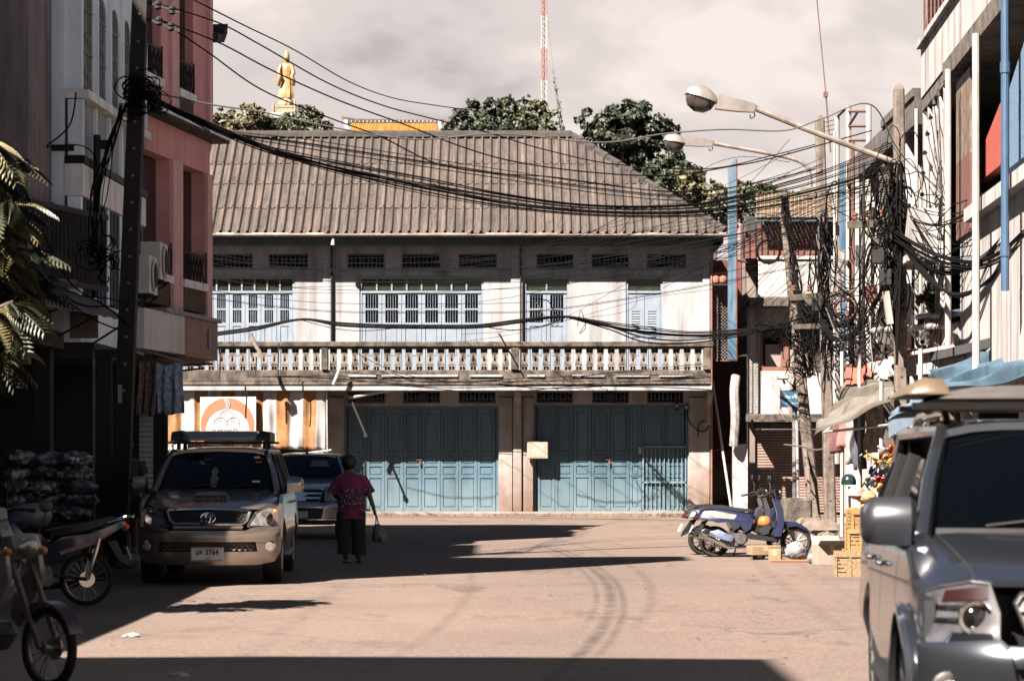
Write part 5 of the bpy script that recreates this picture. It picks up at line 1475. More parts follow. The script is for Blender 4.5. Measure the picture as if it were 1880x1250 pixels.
def car(root, paint, style):
    W = .885
    L = 5.1
    def yf(x, z):
        """nose surface"""
        c = .34*abs(x/W)**3.2
        if z < .30: v = .05*(.30-z)/.1
        elif z < .66: v = 0.
        elif z < .74: v = .07*(z-.66)/.08
        else: v = .07+.10*clampf((z-.74)/.24)
        return c+v
    def xs(y, z):
        w = W-.02*clampf((y-4.2)/.9)
        if z > 1.10: w -= .02+(z-1.10)*.34
        elif z > .95: w -= .02*(z-.95)/.15
        if z < .55: w -= .05*(.55-z)/.25
        if y < .75: w -= .05*((.75-y)/.45)**2
        return w+.015*math.exp(-((z-.62)/.12)**2)
    HT = style.get('hood', 1.14); HF = style.get('hood_front', .955)
    RT = style.get('roof', 1.66)
    yw0, yw1 = 1.28, 2.02
    def hood(x, v, d=0.):
        y0 = yf(x, HF)
        y = lerp(y0, yw0+.02+.10*(x/.8)**2*0, v)
        z = lerp(HF, HT, v**.72)+.012-.11*max(0, (abs(x)-.60)/.285)**2.2
        return Vector((x, y, z-d))
    xe = .862
    body = B()
    # nose skin: bumper, valance
    front = lambda x, z, d: Vector((x, yf(x, z)+d, z))
    XN = .872
    def side(sg): return lambda y, z, d: Vector((sg*(xs(y, z)-d), y, z))
    # ---- flanks with wheel arches
    def arch(cy, r, n=12):
        return [(cy-r*math.cos(math.pi*k/n), .37+r*math.sin(math.pi*k/n)) for k in range(n+1)]
    ra = style.get('arch', .44)
    fy, ry = .87, style.get('wb', 3.085)+.87
    poly = [(.30,.36)]+arch(fy, ra)+[(fy+ra+.02,.34),(ry-ra-.02,.34)]+arch(ry, ra)+[(L,.48),(L+.03,1.10),(yw0-.1,1.105),(.62,.99),(.31,.90)]
    for sg in (-1, 1): body.patch(poly, side(sg), (.28,.12), depth=.05)
    # ---- bonnet
    body.patch([(-xe,0),(xe,0),(xe,1),(-xe,1)], hood, (.10,.17), depth=.03)
    # cowl below the screen
    # ---- roof
    rw = style.get('roofw', .60)
    L2 = style.get('roof_end', 4.75)
    def roof(x, y, d): return Vector((x, y, RT+.035*math.sin(clampf((y-yw1)/(L2-yw1))*math.pi)-.045*(x/rw)**4-d))
    body.patch([(-rw,yw1-.06),(rw,yw1-.06),(rw,L2),(-rw,L2)], roof, (.15,.4), depth=.04)
    # pillars
    for sg in (-1, 1):
        a0 = Vector((sg*.775, yw0-.02, HT-.02)); a1 = Vector((sg*(rw+.005), yw1-.03, RT-.05))
        body.tube([a0, a0.lerp(a1,.5)+Vector((sg*.015,0,.015)), a1, Vector((sg*(rw+.02), yw1+.5, RT-.045)), Vector((sg*(rw+.02), L2-.2, RT-.05)), Vector((sg*(rw+.09), L+.0, 1.12))], [.045,.042,.04,.04,.045,.06], 8)
    # rear wall
    body.add([(-W+.03,L+.02,.5),(W-.03,L+.02,.5),(W-.04,L+.03,1.1),(rw,L2,RT-.03),(-rw,L2,RT-.03),(-W+.04,L+.03,1.1)], [(0,1,2,5),(5,2,3,4)])
    bd = body.build('body', paint, root, smooth=True, angle=40)
    # ---- glass
    def wsf(x, t, d):
        return Vector((x*lerp(.735, rw-.03, t)/.7, lerp(yw0, yw1-.04, t)+.10*(x/.7)**2-.02*math.sin(t*math.pi)+d*.5, lerp(HT, RT-.015, t)+.02*math.sin(t*math.pi)-d))
    b = B(); b.patch([(-.7,0),(.7,0),(.7,1),(-.7,1)], lambda x, t, d: wsf(x, t, d+.004), (.14,.2)); b.build('windscreen', car_glass, root, smooth=True)
    b = B(); b.patch([(-.7,0),(.7,0),(.7,.045),(-.7,.045)], lambda x, t, d: wsf(x, t, d-.004), (.14,.2), depth=.02); b.build('cowl', trim_black, root)
    for sg, lab in ((-1,1),(1,1)):
        for poly in ([(1.42,1.13),(2.06,1.575),(2.75,1.585),(2.75,1.13)], [(2.83,1.13),(2.83,1.585),(3.55,1.58),(3.62,1.13)], [(3.70,1.14),(3.64,1.575),(4.55,1.55),(4.85,1.14)]):
            b = B(); b.patch(poly, lambda y, z, d: Vector((sg*(xs(y, z)-.010-d), y, z)), .2, depth=.02); b.build('side_window', car_glass, root, smooth=True)
        b = B(); 
        for y0, z0, z1 in ((2.79,1.12,1.6),(3.63,1.12,1.6)): b.tube([(sg*(xs(y0,z0)-.012),y0,z0),(sg*(xs(y0,z1)-.012),y0,z1)], .045, 5)
        b.tube([(sg*(xs(1.4,1.115)),1.35,1.118),(sg*(xs(3,1.115)),3,1.12),(sg*(xs(4.8,1.115)),4.85,1.12)], .018, 5)
        b.build('window_trim', trim_black if style.get('dark_trim', True) else paint, root)
        # door seams, handles, sill
        for y0 in (1.62, 2.79, 3.7):
            b = B(); b.patch([(y0,.45),(y0+.012,.45),(y0+.012,1.1),(y0,1.1)], lambda y, z, d: Vector((sg*(xs(y,z)+.0015-d), y, z)), .12); b.build('door_seam', trim_black, root)
        for y0 in (2.55, 3.45):
            b = B(); b.tube([(sg*(xs(y0,.98)+.01),y0,.98),(sg*(xs(y0,.98)+.035),y0+.04,.985),(sg*(xs(y0,.98)+.035),y0+.18,.985),(sg*(xs(y0,.98)+.01),y0+.22,.98)], .014, 6); b.build('door_handle', style.get('handle', paint), root, smooth=True)
        b = B(); b.tube([(sg*.80,1.45,.34),(sg*.86,1.6,.32),(sg*.86,3.4,.32),(sg*.80,3.5,.34)], .05, 6); b.build('side_step', trim_black, root, smooth=True)
        # mirror
        m0 = Vector((sg*style.get('mirror_x', .80), 1.40, 1.12))
        ms_ = style.get('mirror_size', 1.0)
        b = B(); b.loft([[m0+Vector((sg*x*ms_, (y+yy*w)*ms_, (z0+zz*h)*ms_)) for yy, zz in ((-.6,-1),(.4,-1),(.6,-.2),(.5,.8),(0,1.05),(-.7,.7),(-1,.0))] for x, y, z0, w, h in ((.06,.03,.06,.03,.03),(.075,.0,.10,.06,.085),(.10,-.02,.105,.08,.10),(.24,-.015,.105,.085,.098),(.285,.0,.10,.08,.085),(.305,.03,.10,.05,.055))])
        mm = b.build('wing_mirror', style.get('mirror', paint), root, smooth=True, angle=50)
        b = B(); b.tube([m0+Vector((-sg*.02,.02,.0)), m0+Vector((sg*.12,.0,.03))], .035, 6); b.build('mirror_stalk', trim_black, mm)
    # ---- wheels
    for wx, wy in ((-1,fy),(1,fy),(-1,ry),(1,ry)):
        cxx = wx*(W-.135); c = (cxx, wy, .37)
        b = B(); s0 = .36
        b.lathe([(.22,-.11),(.33,-.115),(.365,-.09),(.372,-.05),(.372,.05),(.365,.09),(.33,.115),(.22,.11)], c, 26, 'X'); w_ = b.build('wheel', tyre_m, root, smooth=True, angle=50)
        b = B()
        b.lathe([(.02,-.06),(.215,-.06),(.235,-.09 if wx < 0 else -.07),(.235,.07 if wx < 0 else .09),(.215,.05),(.02,.05)], c, 22, 'X')
        for k in range(6):
            an = k*math.pi/3+.2; p = Vector((cxx+wx*.075, wy, .37)); b.tube([p, p+Vector((wx*.012, .21*math.cos(an), .21*math.sin(an)))], [.045,.03], 5)
        b.lathe([(.01,-.1),(.05,-.09),(.05,.09),(.01,.1)], c, 10, 'X')
        b.build('rim', rim_m, w_, smooth=True)
    # dark wheel wells and underbody
    b = B(); b.box(-.70,.70,.42,4.9,.36,.92); b.build('underbody', trim_black, root)
    # wipers
    for xx in (-.42,.12):
        b = B(); p0, p1 = wsf(xx, .05, -.012), wsf(xx+.42, .13, -.012); b.tube([p0, p1], .009, 4); b.build('wiper', trim_black, root)
    style['front'](root, paint, front, yf, hood, side, xs, wsf, roof)
    return root

def panel_front(root, name, poly, mat, yf, off, depth, step=.06, mirror=False):
    out = []
    for sg in ((1,-1) if mirror else (1,)):
        b = B(); b.patch([(sg*x, z) for x, z in poly], lambda x, z, d: Vector((x, yf(x, z)+off+d, z)), step, depth=depth)
        out.append(b.build(name, mat, root, smooth=True, angle=45))
    return out

def ring_front(root, name, cx_, cz_, rx, rz, r, mat, yf, off, a0=0, a1=360, n=24):
    b = B(); pts = []
    for k in range(n+1):
        an = R(a0+(a1-a0)*k/n); x, z = cx_+rx*math.cos(an), cz_+rz*math.sin(an); pts.append((x, yf(x,z)+off, z))
    b.tube(pts, r, 6); return b.build(name, mat, root, smooth=True)

def plate(root, x, z, w, h, top, bottom, yf, off=-.03):
    y = yf(x, z)+off
    b = B(); b.cbox(x-w/2, x+w/2, y, y+.02, z-h/2, z+h/2, .008); p = b.build('number_plate', plate_white, root)
    if top:
        text_mesh(top, h*.56, ink, 'plate_number', p, Matrix.Translation((x, y-.001, z+h*.13)) @ FACE_CAM, sx=.88, bold=.0035)
        text_mesh(bottom, h*.24, ink, 'plate_province', p, Matrix.Translation((x, y-.001, z-h*.32)) @ FACE_CAM, sx=1.0)
    ring = B(); e_ = .006
    ring.tube([(x-w/2+.01,y-.001,z-h/2+.01),(x+w/2-.01,y-.001,z-h/2+.01),(x+w/2-.01,y-.001,z+h/2-.01),(x-w/2+.01,y-.001,z+h/2-.01),(x-w/2+.01,y-.001,z-h/2+.01)], .003, 4); ring.build('plate_border', ink, p)
    return p

def hexmesh(root, name, x0, x1, z0, z1, clip, cell, mat, yf, off, r):
    """honeycomb grille bars"""
    b = B(); row = 0; z = z0
    dx = cell; dz = cell*.58
    while z < z1+dz:
        x = x0-(dx/2 if row % 2 else 0)
        while x < x1+dx:
            pts = [(x+dx/2*math.cos(R(60*k+0))*.66*1.5, z+dz*.62*math.sin(R(60*k))) for k in (0,1,2,3)]
            pts = [(x-dx*.5, z), (x-dx*.22, z+dz*.5), (x+dx*.22, z+dz*.5), (x+dx*.5, z)]
            pts = [p for p in pts if clip(*p)]
            if len(pts) > 1: b.tube([(px, yf(px,pz)+off, pz) for px, pz in pts], r, 4, False)
            x += dx
        z += dz*.5 if False else dz; row += 1
        z -= dz*.0
    return b.build(name, mat, root, kind='stuff')

# ---- bronze pickup (left)
bronze = M('bronze_paint', (.27,.215,.175), rough=.26, metal=.85, coat=.5, spec=.5)
def front_bronze(root, paint, front, yf, hood, side, xs, wsf, roof):
    # bumper: outline with intake
    Wn = .872
    up = [(-Wn,.40),(-.80,.30),(-.6,.265),(.6,.265),(.80,.30),(Wn,.40),(Wn,.70),(.70,.725),(.52,.705),(.45,.665),(-.45,.665),(-.52,.705),(-.70,.725),(-Wn,.70)]
    panel_front(root, 'lower_bumper', [(-Wn,.42),(-.80,.30),(-.6,.265),(.6,.265),(.80,.30),(Wn,.42),(.60,.425),(-.60,.425)], paint, yf, -.055, .12)
    panel_front(root, 'upper_bumper', [(-Wn,.545),(Wn,.545),(Wn,.72),(.70,.73),(.52,.71),(.46,.68),(-.46,.68),(-.52,.71),(-.70,.73),(-Wn,.72)], paint, yf, -.06, .12)
    for sg in (-1,1):
        panel_front(root, 'bumper_end', [(sg*.60,.4255),(sg*Wn,.4205),(sg*Wn,.5445),(sg*.58,.5445)], paint, yf, -.05, .1)
    panel_front(root, 'intake', [(-.60,.426),(.60,.426),(.58,.544),(-.58,.544)], trim_black, yf, .03, .02)
    hexmesh(root, 'intake_mesh', -.56, .56, .44, .53, lambda x, z: abs(x) < .57 and .43 < z < .54, .07, gutter_m, yf, -.0, .005)
    # grille with chrome frame
    gp = [(-.40,.70),(.40,.70),(.46,.76),(.50,.90),(.47,.925),(-.47,.925),(-.50,.90),(-.46,.76)]
    panel_front(root, 'grille', gp, trim_black, yf, -.01, .03)
    inside = lambda x, z: .775 < z < .885 and abs(x) < .46
    hexmesh(root, 'grille_mesh', -.46, .46, .775, .885, inside, .055, M('grille_grey', (.03,.028,.026), rough=.4, metal=.5), yf, -.02, .005)
    def strip(name, pts, r, mat):
        b = B(); b.tube([(x, yf(x,z)-.03, z) for x, z in pts], r, 6); return b.build(name, mat, root, smooth=True)
    strip('grille_frame', [(-.50,.90)]+[(-.48+.96*k/12, .925+.012*math.sin(math.pi*k/12)) for k in range(13)]+[(.50,.90),(.465,.80),(.42,.765)]+[(.40-.8*k/8,.755) for k in range(9)]+[(-.42,.765),(-.465,.80),(-.50,.90)], .020, chrome)
    strip('grille_lower_bar', [(-.42+.84*k/10,.715) for k in range(11)], .022, paint)
    strip('bonnet_lip', [(-.46+.92*k/12, .952+.006*math.sin(math.pi*k/12)) for k in range(13)], .018, paint)
    # emblem: three ellipses
    e_ = B(); e_.patch([(.085*math.cos(R(k*15)), .835+.06*math.sin(R(k*15))) for k in range(24)], lambda x, z, d: Vector((x, yf(x,z)-.05+d, z)), .05, depth=.03); eb = e_.build('emblem', trim_black, root)
    for rx, rz, cz_ in ((.088,.062,.835),(.030,.056,.836),(.058,.020,.862)):
        ring_front(eb, 'emblem_ring', 0, cz_, rx, rz, .009, chrome, yf, -.058)
    # headlamps
    hl = [(.475,.735),(.72,.725),(.83,.76),(.845,.90),(.80,.975),(.70,.975),(.57,.90)]
    for o_, sg in zip(panel_front(root, 'headlamp', hl, lens_m, yf, -.022, .05, mirror=True), (1,-1)):
        b = B(); x = sg*.70; b.lathe([(.01,0),(.075,0),(.085,-.02),(.08,-.03),(.01,-.015)], (x, yf(x,.83)-.02, .83), 16, 'Y'); b.build('projector', chrome, o_, smooth=True)
        b = B(); b.tube([(sg*q[0], yf(q[0],q[1])-.028, q[1]) for q in hl+hl[:1]], .010, 5); b.build('lamp_rim', chrome, o_)
        x = sg*.80; b = B(); b.ell((x, yf(x,.90)-.03, .90), .03,.02,.035, 8, 6); b.build('indicator', amber, o_, smooth=True)
        x = sg*.745; b = B(); b.lathe([(.01,-.03),(.055,-.03),(.075,-.012),(.08,.02),(.01,.02)], (x, yf(x,.485)-.052, .485), 18, 'Y'); fg = b.build('fog_lamp', chrome, root, smooth=True)
        b = B(); b.lathe([(.005,-.012),(.05,-.008),(.054,.0),(.005,.0)], (x, yf(x,.485)-.083, .485), 16, 'Y'); b.build('fog_lens', lens_m, fg, smooth=True)
    # fender behind the lamp
    # bonnet scoop
    b = B(); rg = []
    for v, w, h in ((.34,.23,.0),(.38,.22,.055),(.55,.19,.055),(.72,.14,.012)):
        p = [hood(x, v)+Vector((0,0,hh)) for x, hh in ((-w,0),(-w*.9,h),(0,h*1.12),(w*.9,h),(w,0))]; rg.append(p)
    b.loft(rg, closed=False); sc_ = b.build('bonnet_scoop', paint, root, smooth=True, angle=50)
    b = B(); pa = [hood(x, .335)+Vector((0,-.002,hh)) for x, hh in ((-.20,.008),(.20,.008),(.185,.052),(-.185,.052))]; b.add(pa, [(0,1,2,3)]); b.build('scoop_mouth', trim_black, sc_)
    for k in range(3):
        x = -.09+k*.09; q = hood(x,.335); b = B(); b.box(x-.004,x+.004,q.y-.010,q.y-.004,q.z+.008,q.z+.052); b.build('scoop_rib', paint, sc_)
    b = B(); b.tube([p+Vector((0,-.006,0)) for p in pa+pa[:1]], .007, 5); b.build('scoop_rim', paint, sc_)
    plate(root, .0, .40, .40, .165, 'บธ 3764', 'ตรัง', yf, -.085)
    # windscreen stickers, dash charm
    for t_, x, w, h, mat in ((.78,.565,.045,.03,plate_white),(.66,.575,.04,.028,M('sticker_red', (.4,.03,.03), rough=.4)),(.2,.50,.05,.02,plate_white)):
        b = B(); b.patch([(x-w,t_-h),(x+w,t_-h),(x+w,t_+h),(x-w,t_+h)], lambda u, v, d: wsf(u, v, -.006), .05); b.build('sticker', mat, root)
    b = B(); c = wsf(.0,.38,-.004)
    b.patch([(-.03,.08),(.03,.08),(.035,.16),(.06,.26),(.03,.34),(.055,.42),(.02,.52),(-.02,.52),(-.05,.42),(-.025,.34),(-.055,.26),(-.035,.16)], lambda u, v, d: wsf(u-.03, v, -.006), .05); b.build('dash_charm', M('charm_grey', (.06,.06,.055), (.1,.1,.09), 60, .7), root)
    # roof carrier
    zr_ = roof(0,2.6,0).z
    b = B()
    for y in (2.35,3.3): 
        b.beam((-.68,y,zr_+.06),(.70,y,zr_+.06),.05,.03)
    for y in (2.35,3.3):
        for x in (-.56,.56): b.beam((x,y,zr_-.03),(x,y,zr_+.05),.05,.05)
    rk = b.build('roof_rack', trim_black, root)
    b = B(); b.loft([[Vector((x, 2.15+y0, zr_+z)) for x, z in ((-w,.09),(w,.09),(w*.97,.09+h*.8),(w*.9,.09+h),(-w*.9,.09+h),(-w*.97,.09+h*.8))] for y0, w, h in ((0,.44,.05),(.04,.50,.115),(.9,.52,.13),(1.3,.50,.10))]); b.build('roof_fairing', M('fairing_grey', (.09,.095,.11), rough=.35, coat=.4), rk, smooth=True, angle=30)
    for sg in (-1,1):
        b = B(); b.loft([[Vector((sg*(.50+x), 2.10+y0, zr_+z)) for x, z in ((0,.08),(.14,.08),(.14,.08+h),(.0,.10+h))] for y0, h in ((0,.05),(.1,.12),(1.3,.11))]); b.build('rack_side', trim_black, rk)
car1 = thing('parked_pickup', 'bronze pickup with bonnet scoop and roof rack parked facing us on the left', 'pickup truck', (-3.70, 30.45, 0.0), R(2.4), local=True)
car(car1, bronze, dict(front=front_bronze, arch=.45, roof=1.68, mirror=M('mirror_silver', (.3,.28,.26), rough=.2, metal=.9)))

# ---- silver cars
silver = M('silver_paint', (.17,.188,.22), rough=.18, metal=.95, coat=.5)
silver2 = M('grey_silver_paint', (.20,.21,.225), rough=.25, metal=.9, coat=.4)
def front_silver(detail):
    def fn(root, paint, front, yf, hood, side, xs, wsf, roof):
        Wn = .872
        panel_front(root, 'lower_bumper', [(-Wn,.42),(-.80,.32),(-.6,.285),(.6,.285),(.80,.32),(Wn,.42),(.66,.40),(.40,.40),(-.40,.40),(-.66,.40)], trim_black if not detail else paint, yf, -.04, .12)
        panel_front(root, 'bumper_blade', [(-.84,.375),(.84,.375),(.84,.395),(-.84,.395)], chrome, yf, -.07, .05)
        for sg in (-1,1):
            panel_front(root, 'bumper_corner', [(sg*.41,.4005),(sg*Wn,.4205),(sg*Wn,.70),(sg*.50,.73),(sg*.47,.70)], paint, yf, -.055, .12)
        panel_front(root, 'intake', [(-.408,.4005),(.408,.4005),(.44,.60),(-.44,.60)], trim_black, yf, .0, .04)
        for z in (.45,.515): panel_front(root, 'intake_slat', [(-.40,z),(.40,z),(.405,z+.02),(-.405,z+.02)], MATS['grille_grey'], yf, -.02, .03)
        panel_front(root, 'bumper_bridge', [(-.44,.601),(.44,.601),(.468,.70),(-.468,.70)], paint, yf, -.05, .1)
        gp = [(-.36,.701),(.36,.701),(.43,.90),(.40,.945),(-.40,.945),(-.43,.90)]
        panel_front(root, 'grille', gp, trim_black, yf, .01, .03)
        for z, w in ((.775,.375),(.86,.405)): panel_front(root, 'grille_bar', [(-w,z),(w,z),(w+.006,z+(.014 if detail else .035)),(-w-.006,z+(.014 if detail else .035))], chrome, yf, -.02, .03)
        # rim of the grille and emblem triangle
        b = B(); b.tube([(x, yf(x,z)-.025, z) for x, z in gp+gp[:1]], .016 if not detail else .010, 6); b.build('grille_frame', paint if not detail else chrome, root, smooth=True)
        for z0 in (.735,.83): panel_front(root, 'emblem', [(-.13,z0),(.13,z0),(.05,z0+.11),(-.05,z0+.11)], chrome, yf, -.035, .03)
        hl = [(.445,.735),(.62,.715),(.84,.705),(.86,.80),(.84,.90),(.70,.965),(.52,.995),(.46,.97)] if not detail else [(.51,.70),(.70,.685),(.84,.70),(.865,.80),(.85,.93),(.76,.965),(.62,.995),(.54,.985),(.50,.85)]
        for o_, sg in zip(panel_front(root, 'headlamp', hl, lens_m if not detail else M('lamp_shell', (.10,.10,.11), (.04,.04,.043), 9, .12, spec=.8, coat=.8, metal=.5), yf, -.025, .06, .04, mirror=True), (1,-1)):
            b = B(); b.tube([(sg*q[0], yf(q[0],q[1])-.03, q[1]) for q in hl+hl[:1]], .008, 5); b.build('lamp_rim', trim_black, o_)
            if detail:
                x = sg*.61; z = .825; y = yf(x,z)-.035
                b = B(); b.lathe([(.078,.03),(.085,.0),(.08,-.015),(.062,-.012),(.058,.03)], (x,y,z), 22, 'Y'); b.build('projector_ring', chrome, o_, smooth=True)
                b = B(); b.ell((x,y+.005,z), .058,.025,.058, 16, 8); b.build('projector', lens_dark, o_, smooth=True)
                panel_front(o_, 'indicator', [(sg*.55,.915),(sg*.76,.895),(sg*.74,.95),(sg*.56,.975)], M('dim_red_lens', (.012,.003,.003), rough=.2), yf, -.034, .01)
                panel_front(o_, 'low_reflector', [(sg*.53,.715),(sg*.76,.705),(sg*.72,.755),(sg*.54,.755)], lens_dark, yf, -.034, .01)
                for zz in (.80,.86):
                    panel_front(o_, 'lamp_fin', [(sg*.68,zz),(sg*.80,zz),(sg*.79,zz+.02),(sg*.67,zz+.025)], chrome, yf, -.04, .02)
            else:
                x = sg*.62; b = B(); b.lathe([(.01,0),(.07,0),(.08,-.02),(.01,-.01)], (x, yf(x,.85)-.025, .85), 16, 'Y'); b.build('projector', chrome, o_, smooth=True)
            x = sg*.74; b = B(); b.lathe([(.01,-.01),(.07,-.01),(.085,.0),(.085,.05),(.01,.05)], (x, yf(x,.49)-.06, .49), 16, 'Y'); fg = b.build('fog_lamp', trim_black, root, smooth=True)
            b = B(); b.ell((x, yf(x,.49)-.072, .49), .045,.02,.045, 12, 6); b.build('fog_lens', lens_m, fg, smooth=True)
        # bonnet seams
        for sg in (-1,1):
            b = B(); b.tube([hood(sg*(.60+.10*v), v)+Vector((0,0,.002)) for v in (0,.15,.3,.5,.7,.9,1)], .006, 4); b.build('bonnet_seam', trim_black, root)
        if not detail:
            plate(root, -.02, .475, .36, .15, None, None, yf, -.075)
            b = B(); b.patch([(.12,.45),(.5,.45),(.46,.72),(.14,.72)], lambda u, v, d: wsf(u, v, -.005), .1); b.build('sticker', M('screen_paper', (.10,.10,.105), rough=.6), root)
            b = B(); r_ = roof(0,2.2,0); b.tube([r_, r_+Vector((0,-.05,.16))], [.03,.006], 6); b.build('aerial', trim_black, root)
    return fn
car2 = thing('parked_pickup', 'silver pickup with twin-bar grille parked behind the bronze one', 'pickup truck', (-4.0, 47.2, 0.0), R(1.0), local=True)
car(car2, silver2, dict(front=front_silver(False), roof=1.62))

def front_suv(root, paint, front, yf, hood, side, xs, wsf, roof):
    front_silver(True)(root, paint, front, yf, hood, side, xs, wsf, roof)
    zr_ = roof(.5,2.6,0).z
    # roof seams, rails, carrier bar and board
    for sg in (-1,1):
        b = B(); b.tube([Vector((sg*.47, y, roof(.47,y,0).z+.004)) for y in (1.97,2.3,2.8,3.4,4.0,4.6)], .012, 5); b.build('roof_gutter', trim_black, root)
        b = B(); b.tube(crom([(sg*.555,2.25,zr_+.0),(sg*.555,2.4,zr_+.055),(sg*.555,3.2,zr_+.06),(sg*.555,4.2,zr_+.055),(sg*.555,4.4,zr_)],5), .022, 8); b.build('roof_rail', chrome, root, smooth=True)
    for y in (2.6,3.6):
        b = B(); b.beam((-.72,y,zr_+.10),(.72,y,zr_+.10),.07,.04); b.build('cross_bar', lamp_metal, root)
    b = B(); b.loft([[Vector((-.62+x, 2.0+dy, zr_+.13+h*.7*z)) for x, z in ((0,.0),(.08,.55),(.25,.9),(.6,1.0),(.95,.9),(1.15,.5),(1.2,0))] for dy, h in ((.0,.02),(.08,.08),(.4,.12),(1.6,.12),(2.2,.04))], closed=True); b.build('roof_pod', M('pod_beige', (.075,.068,.063), (.05,.046,.042), 3, .4, coat=.3), root, smooth=True, angle=50)
    b = B(); b.loft([[Vector((-.80+x, 2.05+dy, zr_+.155+h*z)) for x, z in ((0,.0),(.05,.6),(.12,.9),(.22,.8),(.26,0))] for dy, h in ((.0,.02),(.06,.09),(.2,.11),(1.3,.1),(1.5,.03))]); b.build('roof_pod_end', M('pod_gold', (.085,.063,.037), (.06,.044,.028), 3, .45), root, smooth=True, angle=50)
    # side cladding behind the wheel
    for sg in (-1,1):
        b = B(); b.patch([(.40,.80)]+[(.87-.47*math.cos(math.pi*k/12), .37+.47*math.sin(math.pi*k/12)) for k in range(13)]+[(1.42,.37)]+[(.87+.53*math.cos(math.pi*k/12), .37+.53*math.sin(math.pi*k/12)) for k in range(13)][:11], lambda y, z, d: Vector((sg*(xs(y,z)+.02-d), y, z)), .15, depth=.03) if False else b.tube([(sg*(xs(.87-.46*math.cos(math.pi*k/14), .6)+.012), .87-.46*math.cos(math.pi*k/14), .37+.46*math.sin(math.pi*k/14)) for k in range(15)], .035, 6)
        b.build('arch_moulding', paint, root, smooth=True)
car3 = thing('parked_suv', 'silver car with roof rails and carrier in the right foreground, blurred', 'car', (2.80, 11.7, 0.0), R(-4.6), local=True)
car(car3, silver, dict(front=front_suv, roof=1.78, hood=1.185, hood_front=.99, mirror_size=1.25, mirror_x=.70, mirror=M('mirror_grey', (.02,.022,.028), rough=.35, metal=.4, coat=.5)))
# ------------------------------------------------------------------ trees, temple, statue and mast behind the house
leaf_dark = M('leaf_dark', (.022,.030,.014), (.009,.014,.008), 1.2, .6, spec=.3)
leaf_mid = M('leaf_mid', (.045,.050,.021), (.016,.022,.011), 1.0, .6, spec=.3)
leaf_pale = M('leaf_pale', (.08,.072,.032), (.028,.031,.015), .9, .6, spec=.3)
bark = M('bark', (.08,.06,.05), (.045,.035,.03), 8, .95, bump=.5)
def tree(label, base, H, clumps, mat, leaf=.24, per=420, seed=0, group='trees behind the shophouse'):
    """clumps: (dx, dy, z, rx, rz) relative to the base"""
    rnd = random.Random(seed)
    t = thing('tree', label, 'tree', base, group=group)
    bx, by, bz = base
    tr = B(); top = Vector((bx, by, H*.62))
    tr.tube([(bx,by,bz),(bx+.1,by,H*.3),(bx,by,H*.62)], [.28,.22,.12], 8)
    for dx, dy, z, rx, rz in clumps:
        e_ = Vector((bx+dx, by+dy, z)); s_ = Vector((bx, by, min(H*.6, z-rz*.7)))
        tr.tube(crom([s_, s_.lerp(e_,.5)+Vector((0,0,-.2)), e_],4), [.09]*4+[.06]*4+[.03], 5)
    tr.build('trunk', bark, t, smooth=True)
    cr_ = B(); vs, fs = [], []
    more = []
    for dx, dy, z, rx, rz in clumps:
        for _ in range(7):
            d = Vector((rnd.gauss(0,1), rnd.gauss(0,.6), rnd.gauss(.3,.9))).normalized(); q = rnd.uniform(.9,1.3); s2 = rnd.uniform(.16,.34)
            more.append((dx+d.x*rx*q, dy+d.y*rx*q, z+d.z*rz*q, rx*s2, rz*s2*1.1))
    for dx, dy, z, rx, rz in list(clumps)+more:
        c = Vector((bx+dx, by+dy, z))
        sub = [(Vector((rnd.gauss(0,1), rnd.gauss(0,1), rnd.gauss(0,1))).normalized()) for _ in range(14)]
        n = int(per*rx*rz*2)
        for i in range(n):
            d = sub[rnd.randrange(14)]*.78+Vector((rnd.gauss(0,1), rnd.gauss(0,1), rnd.gauss(0,1))).normalized()*rnd.uniform(.05,.46)*rnd.random()**.3
            p = c+Vector((d.x*rx, d.y*rx, d.z*rz))
            nrm = (d+Vector((rnd.gauss(0,.5), rnd.gauss(0,.5), rnd.gauss(.4,.5)))).normalized()
            a = nrm.orthogonal().normalized(); a.rotate(Matrix.Rotation(rnd.uniform(0,6.28), 3, nrm)); b_ = nrm.cross(a)
            s_ = leaf*rnd.uniform(.45,1.5)
            k = len(vs)
            vs += [p-a*s_*.5, p+b_*s_*.28-nrm*s_*.05, p+a*s_*.55-nrm*s_*.12, p-b_*s_*.28-nrm*s_*.05]
            fs.append((k,k+1,k+2,k+3))
    cr_.add(vs, fs)
    cr_.build('crown', mat, t)
    return t
def clp(pxs, Y, base_x):
    pxs = list(pxs)+[(sum(p[0] for p in pxs)/len(pxs)+q, max(p[1] for p in pxs)+14, 42, 26, .2) for q in (-22,22)]
    return [((px-CX)/F*Y-base_x, dy, CAMZ+(HY-py)/F*Y, rx*1.12/F*Y, rz*1.12/F*Y) for px, py, rx, rz, dy in pxs]
def far_tree(label, bpx, Y, top, pxs, mat, seed, leaf=.15, per=1500):
    x = (bpx-CX)/F*Y
    tree(label, (x, Y, -.05), CAMZ+(HY-top)/F*Y, clp(pxs, Y, x), mat, leaf, per, seed)
far_tree('dusty green tree below the golden statue, at its left', 425, 96, 205, [(405,228,26,20,0),(430,220,30,18,.5),(455,228,34,22,0),(480,232,30,20,.4),(420,244,40,18,0)], leaf_pale, 1)
far_tree('dusty green tree below the golden statue, at its right', 535, 97, 212, [(505,232,36,20,0),(535,224,30,18,.5),(562,222,30,18,0),(582,232,24,18,.3),(545,245,40,18,0)], leaf_mid, 2)
far_tree('dark green tree left of the red and white mast', 880, 92, 190, [(848,228,26,24,0),(880,218,28,28,.4),(905,206,22,18,0),(900,235,30,20,0)], leaf_dark, 3)
